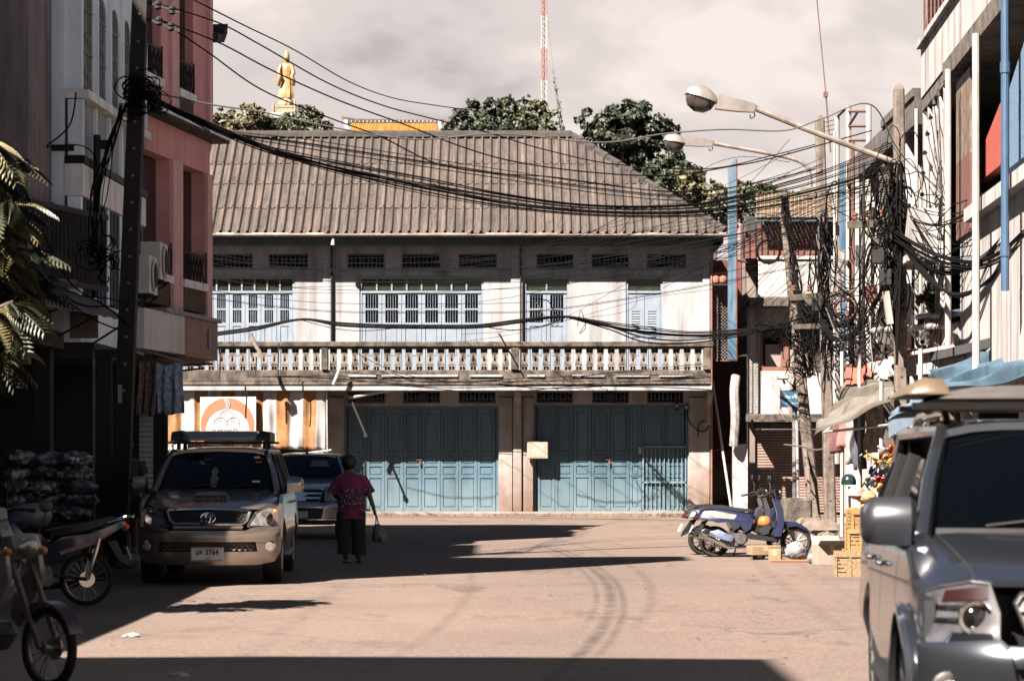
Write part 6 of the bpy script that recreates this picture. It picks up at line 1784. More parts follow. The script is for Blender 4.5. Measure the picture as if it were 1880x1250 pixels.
far_tree('leafy green tree just left of the mast base', 955, 94, 180, [(945,205,20,16,0),(965,190,18,12,.3),(985,212,26,18,0),(955,228,34,22,0),(1000,236,22,14,0),(930,186,12,8,0)], leaf_mid, 4)
far_tree('large dark tree rising behind the roof hip', 1160, 88, 190, [(1110,225,34,22,0),(1150,212,36,24,.5),(1180,222,36,26,0),(1200,255,34,28,.3),(1140,245,50,26,0),(1215,290,40,32,0),(1095,238,20,12,0),(1240,320,40,26,0),(1130,265,44,26,.6),(1170,275,44,30,.4),(1165,300,40,26,.8),(1200,310,44,28,.5),(1180,240,40,26,.2),(1225,335,40,24,.6)], leaf_dark, 5, .17, 1500)
far_tree('yellow green bush-like tree between the roof hip and the blue sign', 1290, 80, 330, [(1262,335,26,22,0),(1290,350,30,22,.3),(1312,362,28,22,0),(1330,378,26,18,0),(1285,375,34,20,0)], leaf_pale, 6, .15, 1500)
far_tree('green tree behind the beige tin roof', 1380, 82, 335, [(1365,352,26,16,0),(1395,348,26,14,.3),(1420,358,18,12,0),(1400,366,34,14,0),(1450,368,26,10,0)], leaf_mid, 7, .15, 1500)
# ---- temple building carrying the statue
gold = M('gold_statue', (.27,.165,.07), (.17,.095,.035), 6, .5, metal=.15, spot=(.24,.175,.11), spscale=3, spamt=.5)
cream_t = M('temple_cream', (.22,.165,.11), (.17,.115,.07), 4, .7)
YT = 130.0
tq = lambda px, py: P(px, py, YT)
u1 = YT/F
tm = thing('temple_building', 'pale temple block whose roof terrace carries the golden statue', 'building', (tq(525,0).x, YT+3, 0))
b = B(); x = tq(525,0).x; zt_ = tq(0,214).z
b.box(x-5,x+2.0,YT-1.2,YT+6,-.05,zt_-.3); b.build('wall', white_wall, tm)
b = B(); b.cbox(x-2.4,x+1.0,YT-1.4,YT+6.2,zt_-.299,zt_,.04); b.build('terrace', white_wall, tm)
for i in range(6):
    for k in range(4):
        c = B(); c.box(x-4.4+i*1.05,x-3.7+i*1.05,YT-1.24,YT-1.19,3+k*4,5+k*4); c.build('window', transom_m, tm)
sx_ = tq(526,0).x
st_ = thing('statue', 'tall golden standing robed statue on a tiered pedestal above the trees', 'statue', (sx_, YT, zt_))
z_ = lambda py: tq(0,py).z
def ringz(cx_, cy_, z, rx, ry, n=20, fold=0., k=7, ph=0.):
    return [Vector((cx_+rx*math.cos(2*math.pi*j/n)*(1+fold*math.cos(k*2*math.pi*j/n+ph)), cy_+ry*math.sin(2*math.pi*j/n)*(1+fold*math.cos(k*2*math.pi*j/n+ph)), z)) for j in range(n)]
b = B()
b.box(sx_-17*u1,sx_+15*u1,YT-.4,YT+.4,z_(213),z_(205)); b.box(sx_-14*u1,sx_+12*u1,YT-.35,YT+.35,z_(205),z_(199)); b.box(sx_-16*u1,sx_+13*u1,YT-.38,YT+.38,z_(199),z_(196))
b.loft([ringz(sx_-1*u1,YT,z_(p),r*u1,r*u1*.8,20,f,8) for p, r, f in ((196,13,0),(192,14,.08),(188,13,.1),(183,10,.05),(180,9,0))])
b.build('pedestal', cream_t, st_)
# robe and torso as one continuous figure with folds
b = B()
rows2 = [(181,13.5,.10,-1),(176,14.5,.12,-1),(170,13.5,.12,-.5),(160,11.0,.10,0),(150,9.6,.08,0),(144,9.5,.06,0),(138,10.5,.05,0),(132,11.5,.05,.5),(126,12.5,.05,.8),(121,12.0,.04,.8),(118,8,.02,.6),(116.5,4.2,0,.3),(115,3.6,0,.2),(113,4.8,0,0),(110,5.6,0,0),(106,5.8,0,0),(103,5.2,0,0),(101.5,4.4,0,0),(100,4.4,0,0),(97,4.2,0,0),(95,2.4,0,0),(93.5,.8,0,0)]
b.loft([ringz(sx_+o*u1, YT, z_(p), r*u1, r*u1*(.62 if p > 116 else .95), 24, f, 8, p*.05) for p, r, f, o in rows2])
fig = b.build('figure', gold, st_, smooth=True, angle=60)
b = B()   # sleeves
for sg in (-1,1):
    b.loft([[Vector((sx_+sg*o*u1+rx*u1*math.cos(a), YT-.12-ry, z_(p)+rx*.3*u1*math.sin(a)*1.2)) + Vector((0, -.12*math.sin(a),0)) for a in [2*math.pi*j/10 for j in range(10)]] for p, o, rx, ry in ((121,9,3,.0),(128,12,3.6,.05),(136,13.5,3.8,.1),(142,11,4,.2),(150,13,4.2,.12),(158,13.5,3,.05))])
b.build('sleeves', gold, fig, smooth=True, angle=60)
b = B(); b.ell((sx_, YT-.2, z_(108.5)), 1.1*u1, .05, 1.6*u1, 8, 6); b.ell((sx_-2*u1, YT-.15, z_(106.5)), .8*u1,.03,.35*u1,8,5); b.ell((sx_+2*u1, YT-.15, z_(106.5)), .8*u1,.03,.35*u1,8,5); b.ell((sx_, YT-.15, z_(112)), 1.2*u1,.03,.4*u1,8,5); b.build('face', gold, fig, smooth=True)
b = B(); b.lathe([(4.6*u1,0),(5.4*u1,.03),(5.0*u1,.09),(4.3*u1,.12)], (sx_,YT,z_(103.5)), 16); b.build('crown', gold, fig, smooth=True)
for px, H_, lab in ((503,24,'small golden figure standing left of the tall golden statue'),(542,30,'small pale figure at the right foot of the tall golden statue')):
    b = B(); x = tq(px,0).x; z0 = zt_; h = H_*u1
    b.lathe([(.12,0),(.12,h*.12),(.08,h*.16),(.09,h*.3),(.07,h*.55),(.085,h*.72),(.04,h*.8),(.055,h*.88),(.045,h*.96),(.01,h)], (x,YT-.3,z0), 12); tag(b.build('small_statue', gold if px == 503 else cream_t, None, smooth=True), lab, 'statue')
# ---- temple roof with orange tiles
YO = 116.0
to = thing('temple_hall', 'temple hall with orange tiled roof and dark carved ridge behind the house', 'building', (P(720,0,YO).x, YO+2, 0))
xa, xb = P(630,0,YO).x, P(806,0,YO).x
z1o, z0o = P(0,217,YO).z, P(0,262,YO).z
b = B(); b.box(xa+.3,xb-.1,YO+.4,YO+5,-.05,z0o+.1); b.build('wall', white_wall, to)
orange_m = M('orange_tile', (.24,.11,.022), (.17,.07,.014), 5, .35, rnd=.18, streak=(.16,.07,.02), samt=.3)
n = 40
xr0, xr1 = P(642,0,YO).x, P(800,0,YO).x
for i in range(n):
    x0 = xr0+(xr1-xr0)*i/n; w = (xr1-xr0)/n
    b = B(); pr = [(0,0),(w*.2,.03),(w*.5,.045),(w*.8,.03),(w,0)]
    k0 = .25*(i/n-.5)
    b.loft([[Vector((x0+u+k0*t_*1.2, YO+1.6*(1-t_), z1o+(z0o-z1o)*t_+v)) for u, v in pr] for t_ in (0,.2,.201,.4,.401,.6,.601,.8,.801,1)], closed=False)
    b.build('roof_tile_row', orange_m, to, smooth=True)
b = B(); b.prism([(xr0-.35,z1o-.05),(xr1+.3,z1o-.05),(xr1+.35,z1o+.14),(xr1-.3,z1o+.10),(xr0+.2,z1o+.16),(xr0-.5,z1o+.3)], lambda u, v: (u, YO+1.5, v), lambda u, v: (u, YO+1.75, v)); b.build('ridge', stain_wall, to)
b = B(); b.beam((xr0-.3,YO+1.4,z1o+.05),(xr0-.05,YO-.1,z0o), .16,.14); b.beam((xr1+.12,YO+1.4,z1o),(xr1+.35,YO-.1,z0o), .12,.12); b.build('verge', white_wall, to)
for i in range(24):
    x = xr0-.2+(xr1-xr0+.3)*i/23; c = B(); c.box(x-.03,x+.03,YO+1.46,YO+1.499,z1o+.0,z1o+.09); c.build('ridge_figure', white_wall, to)
# ---- radio mast
YM = 140.0
ms = thing('radio_mast', 'red and white lattice radio mast behind the roof', 'mast', (P(999,0,YM).x, YM, 0))
mast_red = M('mast_red', (.26,.07,.055), (.2,.055,.045), 3, .6); mast_white = M('mast_white', (.30,.26,.24), (.24,.21,.195), 3, .6)
cxm = P(999,0,YM).x; w = .145
zz = 0.; seg = 0
bounds = [0, P(0,242,YM).z-.6, P(0,197,YM).z, P(0,148,YM).z, P(0,90,YM).z, P(0,30,YM).z, 42]
cols = [mast_red, mast_red, mast_white, mast_red, mast_red, mast_white]
cols = [mast_white, mast_red, mast_white, mast_red, mast_white, mast_red]
cor = [(-w,-w*.6),(w,-w*.6),(0,w)]
for k in range(6):
    b = B(); z0, z1 = bounds[k], bounds[k+1]
    for cx_, cy_ in cor: b.tube([(cxm+cx_,YM+cy_,z0),(cxm+cx_,YM+cy_,z1)], .028, 5, False)
    z = z0; f = 0
    while z < z1-.01:
        zn = min(z+.33, z1)
        for a_ in range(3):
            p, q = cor[a_], cor[(a_+1)%3]
            if f % 2: p, q = q, p
            b.tube([(cxm+p[0],YM+p[1],z),(cxm+q[0],YM+q[1],zn)], .014, 3, False)
        z = zn; f += 1
    b.build('mast_section', cols[k], ms)
b = B(); b.tube([P(1006,40,YM), P(1020,170,YM-3), P(1033,246,YM-5), (P(1036,0,YM-6).x,YM-6,6)], .012, 4); guy = b.build('guy_wire', cable_grey, ms)
b = B(); vs, fs = [], []
rnd = random.Random(9)
for i in range(200):
    t_ = rnd.random()**.6; py = 120+t_*128; px = 1014+(py-120)*.15
    p = P(px,py,YM-3)+Vector((rnd.gauss(0,.02+.06*t_), rnd.gauss(0,.1), 0)); s_ = .05+.06*t_; k = len(vs)
    a = Vector((rnd.gauss(0,1),rnd.gauss(0,1),rnd.gauss(0,1))).normalized(); c = a.orthogonal().normalized()
    vs += [p-a*s_, p+c*s_*.5, p+a*s_, p-c*s_*.5]; fs.append((k,k+1,k+2,k+3))
b.add(vs, fs); b.build('creeper', leaf_mid, ms, kind='stuff')
# ------------------------------------------------------------------ overhead cables
def cable_pts(pts, Ya, Yb, n=8, jit=0.):
    N = len(pts)-1
    L = [0.]
    for i in range(N): L.append(L[-1]+math.hypot(pts[i+1][0]-pts[i][0], pts[i+1][1]-pts[i][1]))
    out = []
    for i, (px, py) in enumerate(pts):
        out.append(P(px, py, Ya+(Yb-Ya)*L[i]/L[-1]))
    return crom(out, n)
wn_count = 0
def single(label, pts, Ya, Yb, r=.014, mat=cable_m, group=None):
    b = B(); b.tube(cable_pts(pts, Ya, Yb), r, 5, False)
    o = b.build('cable', mat, None, smooth=True, angle=80)
    return tag(o, label, 'cable', group)
def bundle(label, lines, Ya, Yb, r=.013, mat=cable_m):
    p = cable_pts(lines[0], Ya, Yb)[0]
    t = thing('cable_bundle', label, 'cable bundle', p)
    for k, ln in enumerate(lines):
        b = B(); b.tube(cable_pts(ln, Ya+random.uniform(-.25,.25), Yb+random.uniform(-.25,.25)), r*random.uniform(.75,1.15), 5, False)
        b.build('cable', mat if random.random() < .92 else cable_grey, t, smooth=True, angle=80)
    return t
single('topmost thin cable sweeping from the top left down across the sky', [(345,-5),(450,48),(540,92),(640,150),(720,180),(800,194),(880,205)], 35, 62, .012)
single('second cable from the top, crossing the golden statue at its face', [(290,8),(400,42),(480,84),(600,152),(700,193),(800,220),(900,245),(1000,275),(1130,302),(1300,310),(1420,285),(1510,262)], 35, 56, .012)
single('third cable from the top, crossing the golden statue at its waist', [(290,36),(400,78),(500,130),(620,184),(740,228),(860,274),(960,300),(1100,318),(1230,322),(1340,306),(1420,290),(1600,240)], 35, 46, .012)
single('fourth cable from the top, crossing the golden statue at its feet', [(300,42),(380,95),(480,165),(600,215),(700,252),(800,300),(900,318),(1010,325),(1120,340),(1230,352),(1340,345),(1500,310)], 35, 54, .012)
single('thin pale cable from the left pole over the roof ridge', [(270,168),(385,192),(480,206),(600,232),(760,256),(920,246),(1100,262),(1220,246),(1330,238),(1440,240),(1510,218),(1600,193),(1660,290),(1790,400)], 35, 42, .012, cable_grey)
# the thick swag from left pole over the roof to the right poles
ln = []
for k in range(17):
    o = random.uniform(-26,26)
    s_ = random.uniform(-7,7)
    ln.append([(262,172+random.uniform(-8,8)),(330,205+s_*.7),(390,232+s_),(470,266+s_),(560,294+s_*1.2+o*.3),(680,322+s_+o*.5),(800,346+s_*.6+o*.6),(920,368+o*.5),(1050,384+o*.4),(1180,389+o*.4),(1300,384+o*.5),(1420,362+o*.8),(1505,342+o),(1640,300+o*1.5)])
bundle('thick sagging swag of black cables draped across the brown roof', ln, 35, 44, .0095)
ln = []
for k in range(6):
    o = random.uniform(-12,12)
    ln.append([(268,180),(400,238+o*.3),(560,262+o),(740,290+o),(920,318+o),(1100,345+o),(1240,358+o),(1340,352+o),(1440,325+o),(1510,300+o*1.6)])
bundle('thinner set of cables above the thick swag on the roof', ln, 35, 52, .0075)
# level wires in front of the upper windows
ln = []
for k in range(15):
    y0 = random.uniform(470,560); y1 = y0+random.uniform(-25,25)
    ln.append([(380,y0-12),(500,y0+4),(620,(y0*2+y1)/3+10),(800,(y0+y1)/2+10),(980,y1+2),(1160,y1-22),(1320,y1-50),(1440,y1-75),(1520,y1-90)])
bundle('many thin level wires strung before the upper windows', ln, 62, 54, .0065)
ln = []
for k in range(11):
    y0 = random.uniform(462,640); x0 = random.uniform(700,1000)
    ln.append([(x0,y0),(x0+160,y0-22+random.uniform(-8,8)),(1180,y0-60-random.uniform(0,50)),(1330,y0-100-random.uniform(0,80)),(1450,y0-120-random.uniform(0,110))])
bundle('slanting thin wires rising from the balcony to the right poles', ln, 64.6, 56, .0065)
# heavy bundle along the balcony
ln = []
for k in range(8):
    o = random.uniform(-4,4)
    ln.append([(300,628+o),(400,612+o),(470,602+o),(553,586+o*.4),(620,594+o),(700,598+o),(800,599+o),(880,598+o),(960,588+o),(1036,581+o*.4),(1100,592+o*1.2),(1180,604+o*2),(1260,612+o*1.4),(1330,610+o*1.4),(1400,602+o),(1450,592+o*2)])
bundle('heavy black cable bundle hung along the front of the balcony', ln, 62, 57, .015)
ln = []
for k in range(6):
    o = random.uniform(0,20)
    ln.append([(1040,582),(1120,596+o*.6),(1180,612+o),(1250,620+o*.7),(1340,614+o*.4),(1420,598+o*.3),(1480,580)])
bundle('slack loops of cable below the heavy bundle at the right end of the balcony', ln, 64, 57, .014)
ln = [[(555,588),(620,604),(680,607),(740,600)],[(880,598),(940,606),(1000,598),(1036,584)],[(1060,600),(1066,570),(1075,600),(1064,612),(1078,590)],[(985,555),(1000,580),(1018,600),(1030,585)],[(975,548),(1005,552),(1020,575),(1036,583)]]
bundle('loose loops of cable caught on the balcony bundle', ln, 63.5, 63.5, .012)
single('broken black rod leaning on the balcony by its middle post', [(916,612),(948,668)], 65.2, 65.2, .022)
# under the balcony
ln = [[(390,694),(600,690),(800,702),(1000,692),(1200,688),(1300,690)],[(600,680),(760,694),(900,704),(1040,692),(1300,672)],[(640,640),(720,680),(820,700),(960,696)],[(860,700),(1000,700),(1120,684),(1290,668)]]
bundle('slack wires trailing along the balcony slab edge', ln, 65.25, 65.25, .010)
# fluorescent tubes and small poles on the facade
for pa, pb, Ya, lab in (((640,730),(722,715),65.55,'dead fluorescent tube hanging under the balcony above the left blue doors'),((612,706),(626,672),65.1,'short white pipe stub below the balcony near its left post')):
    b = B(); b.tube([P(*pa,Ya), P(*pb,Ya)], .045, 8); tag(b.build('tube', white_paint, None, smooth=True), lab, 'tube')
b = B(); b.beam(P(637,716,65.55), P(671,797,65.55), .05, .05); b.obox(P(671,799,65.55), .09,.06,.09); tag(b.build('sign_strut', iron), 'dark iron strut hanging slantwise under the balcony before the left blue doors', 'strut')
b = B(); b.tube(crom([P(460,612,64.6),P(468,632,64.6),P(478,648,64.6)],4), .05, 8); b.obox(P(472,652,64.6), .2,.12,.1); tag(b.build('old_lamp', gutter_m, None, smooth=True), 'small old lamp arm before the left part of the balcony', 'lamp')
for i, (px, a_, c_) in enumerate(((405,640,695),(471,655,690),(512,630,692))):
    b = B(); b.tube([P(px,a_,64.7), P(px-2,c_,64.7)], .018, 5); tag(b.build('rod', iron), ['thin rod at the far left before the balcony balusters','thin rod under the old lamp arm before the balcony','thin rod right of the old lamp arm before the balcony'][i], 'rod')
# ---- cables on the right poles
ln = []
for k in range(9):
    o = random.uniform(-10,10)
    ln.append([(1640,430+o),(1680,455+o),(1730,478+o),(1790,487+o*.8),(1840,468+o),(1890,430+o*1.5),(1960,390)])
bundle('heavy black cables swinging from the thick pole to the right edge', ln, 41.6, 30, .014)
ln = []
for k in range(7):
    o = random.uniform(-8,8)
    ln.append([(1640,430+o),(1690,478+o),(1740,498+o),(1800,478+o),(1850,430+o),(1900,390+o)])
bundle('lower slack loop of cables right of the thick pole', ln, 41.6, 33, .011)
ln = []
for k in range(14):
    a = (random.uniform(1640,1660), random.uniform(330,430)); c = (random.uniform(1740,1960), random.uniform(330,470))
    m_ = ((a[0]+c[0])/2, (a[1]+c[1])/2+random.uniform(20,60))
    ln.append([a, ((a[0]*2+m_[0])/3, (a[1]+2*m_[1])/3), m_, c])
bundle('fan of thin wires spreading from the thick pole over the white building', ln, 41.6, 37, .010)
ln = []
for k in range(10):
    a = (random.uniform(1500,1530), random.uniform(330,600)); c = (random.uniform(1610,1650), random.uniform(330,470))
    ln.append([a, ((a[0]+c[0])/2, max(a[1],c[1])+random.uniform(10,60)), c])
bundle('sagging wires between the straight pole and the thick pole', ln, 52.3, 41.6, .012)
ln = []
for k in range(9):
    ln.append([(1644,450+k*6),(1628,500+k*4+random.uniform(-6,6)),(1604,560+random.uniform(-8,8)),(1570,612+random.uniform(-10,10)),(1530,620+random.uniform(-8,8)),(1506,585+random.uniform(-10,10))])
bundle('thick black cables swooping low between the straight pole and the thick pole', ln, 41.6, 52.3, .012)
ln = []
for k in range(12):
    x = 1437+k*.2
    pts = []
    for j in range(9):
        t_ = j/8
        pts.append((1438+52*t_+random.uniform(-9,9), 360+330*t_))
    ln.append(pts)
bundle('cables wound round the thin leaning pole', ln, 58.3, 58.3, .013)
ln = []
for k in range(12):
    pts = [(1508+14*(j/9)+random.uniform(-11,11), 400+300*(j/9)) for j in range(10)]
    ln.append(pts)
bundle('cables running down the straight concrete pole', ln, 52.2, 52.2, .012)
ln = []
for k in range(16):
    pts = [(1648+random.uniform(-16,14), 330+240*(j/8)) for j in range(9)]
    ln.append(pts)
bundle('tangled cables running down the thick concrete pole', ln, 41.6, 41.6, .012)
def tangle(label, px, py, rx, ry, Y, n, seed, r=.011):
    rnd = random.Random(seed)
    b = B()
    for k in range(n):
        c = (px+rnd.gauss(0,rx*.45), py+rnd.gauss(0,ry*.45)); rr = rnd.uniform(.25,.8)
        pts = []; a0 = rnd.uniform(0,6.28); dirn = rnd.choice((-1,1))
        for j in range(7):
            a = a0+dirn*j*.75; pts.append(P(c[0]+rr*rx*math.cos(a)*rnd.uniform(.7,1.1), c[1]+rr*ry*math.sin(a)*rnd.uniform(.7,1.1), Y+rnd.uniform(-.25,.15)))
        b.tube(crom(pts,4), r*rnd.uniform(.7,1.2), 4, False)
    return tag(b.build('cable_tangle', cable_m), label, 'cable tangle', kind='stuff')
tangle('knot of coiled cables on the thick pole', 1640, 400, 40, 110, 41.5, 34, 1)
tangle('knot of coiled cables hanging by the straight pole crossarm', 1540, 590, 50, 50, 52.0, 26, 2)
tangle('knot of cables on the thin leaning pole', 1475, 605, 45, 40, 58.2, 28, 3)
tangle('messy ends of cable at the top of the left leaning pole', 262, 175, 34, 30, 34.8, 34, 4)
tangle('messy cables at the foot of the left pole crossarm', 185, 470, 34, 34, 35.5, 22, 8)
tangle('coiled cables along the right market awning', 1560, 650, 40, 34, 47, 26, 11)
ln = []
for k in range(11): ln.append([(225+random.uniform(-6,10),190),(205+random.uniform(-14,10),270),(180+random.uniform(-14,20),360),(178+random.uniform(-20,30),450+random.uniform(-30,40))])
bundle('loose wires hanging beside the left leaning pole', ln, 34.7, 35.2, .009)
ln = []
for k in range(8): ln.append([(385,232+random.uniform(-6,10)),(330,206+random.uniform(-6,6)),(285,188),(262,178)])
bundle('short bunched wires under the pink building ledge', ln, 44, 35, .009)
ln = [[(80,430),(130,520),(190,560),(240,600)],[(70,500),(140,540),(200,548),(235,560)],[(100,530),(150,560),(210,562)],[(60,470),(110,540),(170,585),(230,610)],[(85,270),(150,268),(178,300),(176,380)],[(140,170),(128,230),(86,268)]]
bundle('drooping wires over the shop canopy at left', ln, 34.8, 34.8, .011)
# cable coil on the red panels and hoops
def coil(label, px, py, r_, Y, mat, n=5, rr=.016):
    b = B(); c = P(px,py,Y); rad = r_/F*Y
    for k in range(n):
        q = rad*random.uniform(.88,1.05)
        b.tube([c+Vector((q*math.cos(R(a)), random.uniform(-.03,.03), q*math.sin(R(a))*random.uniform(.97,1.03))) for a in range(0,375,15)], rr, 5, False)
    tag(b.build('cable_coil', mat, None, smooth=True), label, 'cable coil')
coil('thick black coil of cable hung before the red panels', 1411, 462, 21, 60, cable_m, 6, .022)
coil('reddish hoop of cable under the straight pole crossarm', 1552, 567, 20, 51.8, M('cable_maroon', (.06,.012,.015), rough=.6), 3, .02)
# a striped-awning rope
single('pale rope tied round the leaning poles', [(1440,816),(1476,820),(1500,826),(1530,818),(1556,816)], 58, 52.3, .02, cable_grey)
# ------------------------------------------------------------------ cloth sheets
def sheetq(name, label, cat, c, mat, wr=.03, nx=22, ny=10, parent=None, seed=0, thick=.006, bulge=0., folds=5., mats=None, stripe=None, hem=0.):
    """cloth over four corners c (u along 0-1, v along 0-3) with wrinkles along the local normal"""
    c = [Vector(p) for p in c]; rnd = random.Random(seed); ph = [rnd.uniform(0,6.28) for _ in range(6)]
    nrm = (c[1]-c[0]).cross(c[3]-c[0]).normalized()
    vs, fs, b = [], [], B()
    for j in range(ny+1):
        for i in range(nx+1):
            u, v = i/nx, j/ny
            p = c[0].lerp(c[1],u).lerp(c[3].lerp(c[2],u),v)
            d = wr*(math.sin(u*6.28*folds+ph[0]+v*1.5)+.6*math.sin(u*6.28*folds*1.7+ph[1]-v*3)+.7*math.sin((u+v)*9+ph[2]))*(.35+.65*math.sin(min(1,v+.15)*math.pi*.6))
            p = p+nrm*d-Vector((0,0,1))*bulge*math.sin(u*math.pi)*math.sin(v*math.pi)
            if hem and j == ny: p = p+Vector((0,0,hem*math.sin(u*6.28*folds*1.2+ph[3])))
            vs.append(p)
    for j in range(ny):
        for i in range(nx):
            a = j*(nx+1)+i; fs.append((a,a+1,a+nx+2,a+nx+1))
    b.add(vs, fs)
    if stripe: b.mi = [stripe(i/nx) for j in range(ny) for i in range(nx)]
    o = b.build(name, mats or mat, parent, smooth=True, angle=80)
    m_ = o.modifiers.new('thick','SOLIDIFY'); m_.thickness = thick
    if parent is None: tag(o, label, cat)
    return o
# ---- striped curtain and banner on the left bay
canvas_w = M('canvas_white', (.235,.24,.25), (.20,.20,.205), 4, .9, streak=(.12,.11,.11), samt=.5, sscale=(4,4,.4))
canvas_o = M('canvas_orange', (.175,.088,.026), (.125,.055,.016), 5, .9, streak=(.08,.035,.012), samt=.6, sscale=(4,4,.4))
YA = 65.62
ap = lambda px, py: P(px, py, YA)
cur = thing('striped_curtain', 'orange and white striped canvas curtain hung across the left shop bay', 'curtain', ap(440,835))
sheetq('canvas', None, None, [ap(281,716), ap(600,713), ap(597,828), ap(281,812)], None, .03, 104, 14, cur, 3, folds=11, mats=[canvas_w, canvas_o], stripe=lambda u: 1 if ((281+u*319-357)//24.7) % 2 == 0 else 0)
sheetq('valance', None, None, [ap(283,811), ap(345,814), ap(345,828), ap(283,826)], canvas_w, .03, 30, 4, cur, 5, folds=6, hem=.06)
b = B(); b.tube([ap(275,713), ap(604,710)], .035, 8); b.build('top_rail', white_paint, cur)
b = B(); b.tube([ap(560,832), ap(608,826)], .025, 6); b.tube([ap(600,712), ap(601,830)], .02, 6); b.build('bottom_rail', white_pipe_m, cur)
sheetq('bottom_flap', None, None, [ap(545,832), ap(597,829), ap(597,842), ap(540,838)], canvas_w, .02, 16, 4, cur, 7)
sgn = thing('steamed_bun_banner', 'square white banner with orange ring and three steamed buns above the bronze pickup', 'banner', ap(419,803))
banner_w = M('banner_white', (.25,.255,.265), (.235,.235,.24), 3, .6)
banner_o = M('banner_orange', (.255,.075,.034), (.22,.06,.026), 3, .6)
YN = YA-.16
np_ = lambda px, py, d=0.: P(px, py, YN-d)
b = B(); q = [(367.5,728.5),(470,728),(470,806),(367.5,806)]
b.prism(q, lambda u, v: np_(u,v), lambda u, v: np_(u,v,-.02)); b.build('sheet', banner_w, sgn)
def disc_poly(cx_, cy_, rx, ry, cut):
    pts = [(cx_+rx*math.cos(R(a)), cy_-ry*math.sin(R(a))) for a in range(-40,221,6)]
    return [(x, min(y, cut)) for x, y in pts]
b = B(); b.prism(disc_poly(417.5,779,49,48.5,805), lambda u, v: np_(u,v,.008), lambda u, v: np_(u,v,.002)); b.build('ring', banner_o, sgn)
b = B(); b.prism(disc_poly(418,791,40,40.5,805.5), lambda u, v: np_(u,v,.014), lambda u, v: np_(u,v,.009)); b.build('inner_disc', banner_w, sgn)
b = B()
for dx in (-3,0,3):
    b.tube(crom([np_(414+dx*.8,731,.016), np_(417+dx,737,.016), np_(419+dx,743,.016), np_(418+dx*.7,750,.016)],4), .014, 4)
b.build('steam', banner_w, sgn)
ink_b = M('banner_ink', (.04,.02,.014), rough=.7)
b = B()
for cx_, cy_, s_ in ((416,762.5,1.0),(405,776,1.),(428.5,776,1.)):
    pts = [(cx_+12*s_*math.cos(R(a))*(1 if abs(math.cos(R(a))) < .8 else 1.0), cy_-8*s_*math.sin(R(a))-(1.5 if 60 < a < 120 else 0)) for a in range(-30,211,12)]
    b.tube([np_(x,y,.018) for x, y in pts], .008, 4)
    for dx in (-5,0,5): b.tube([np_(cx_+dx*.4,cy_-7,.018), np_(cx_+dx*.8,cy_-3,.018), np_(cx_+dx,cy_+1,.018)], .005, 4)
b.build('bun_drawing', ink_b, sgn)
text_mesh('เบญอปา', 9.2*YN/F, ink_b, 'lettering', sgn, Matrix.Translation(np_(412,790,.017)) @ FACE_CAM, sx=1.5, shear=.25, bold=.002)
text_mesh('โทร. 084-445-4…', 4.6*YN/F, ink_b, 'lettering', sgn, Matrix.Translation(np_(412,798.5,.017)) @ FACE_CAM, sx=1.2)
# lattice gate and a bench glimpsed below the curtain
lg = thing('lattice_gate', 'pale folding lattice gate below the striped curtain at far left', 'gate', P(300,900,66.2))
for k in range(14):
    x0 = 280+k*7
    b = B(); b.tube([P(x0,940,66.2), P(x0,815,66.2)], .015, 4); b.build('upright', white_pipe_m, lg)
    b = B(); b.tube([P(x0,930,66.17), P(x0+14,870,66.17), P(x0,815,66.17)], .01, 4); b.build('lattice_bar', white_pipe_m, lg)

# ------------------------------------------------------------------ people
skin_m = M('skin', (.11,.062,.042), (.09,.05,.034), 20, .55)
hair_m = M('hair_black', (.0015,.0015,.0015), (.003,.003,.0028), 60, .6)
def skinned(name, joints, edges, mat, parent, sub=2):
    me = bpy.data.meshes.new(name)
    names = list(joints)
    me.from_pydata([joints[k][0] for k in names], [(names.index(a), names.index(b_)) for a, b_ in edges], [])
    o = bpy.data.objects.new(name, me); COL.objects.link(o)
    m_ = o.modifiers.new('skin','SKIN'); m_.use_smooth_shade = True
    sv = me.skin_vertices[0].data
    for i, k in enumerate(names):
        r_ = joints[k][1]; sv[i].radius = r_ if isinstance(r_, tuple) else (r_, r_)
        sv[i].use_root = (i == 0)
    s_ = o.modifiers.new('sub','SUBSURF'); s_.levels = sub; s_.render_levels = sub
    dg = bpy.context.evaluated_depsgraph_get()
    me2 = bpy.data.meshes.new_from_object(o.evaluated_get(dg))
    bpy.data.objects.remove(o)
    me2.materials.clear(); me2.materials.append(mat)
    me2.polygons.foreach_set('use_smooth', [True]*len(me2.polygons))
    o = bpy.data.objects.new(name, me2); COL.objects.link(o); o.parent = parent
    return o
def ringp(c, rx, ry, n=18, fold=0., k=6, ph=0.):
    return [Vector((c[0]+rx*math.cos(2*math.pi*j/n)*(1+fold*math.sin(k*2*math.pi*j/n+ph)), c[1]+ry*math.sin(2*math.pi*j/n)*(1+fold*math.sin(k*2*math.pi*j/n+ph)), c[2])) for j in range(n)]
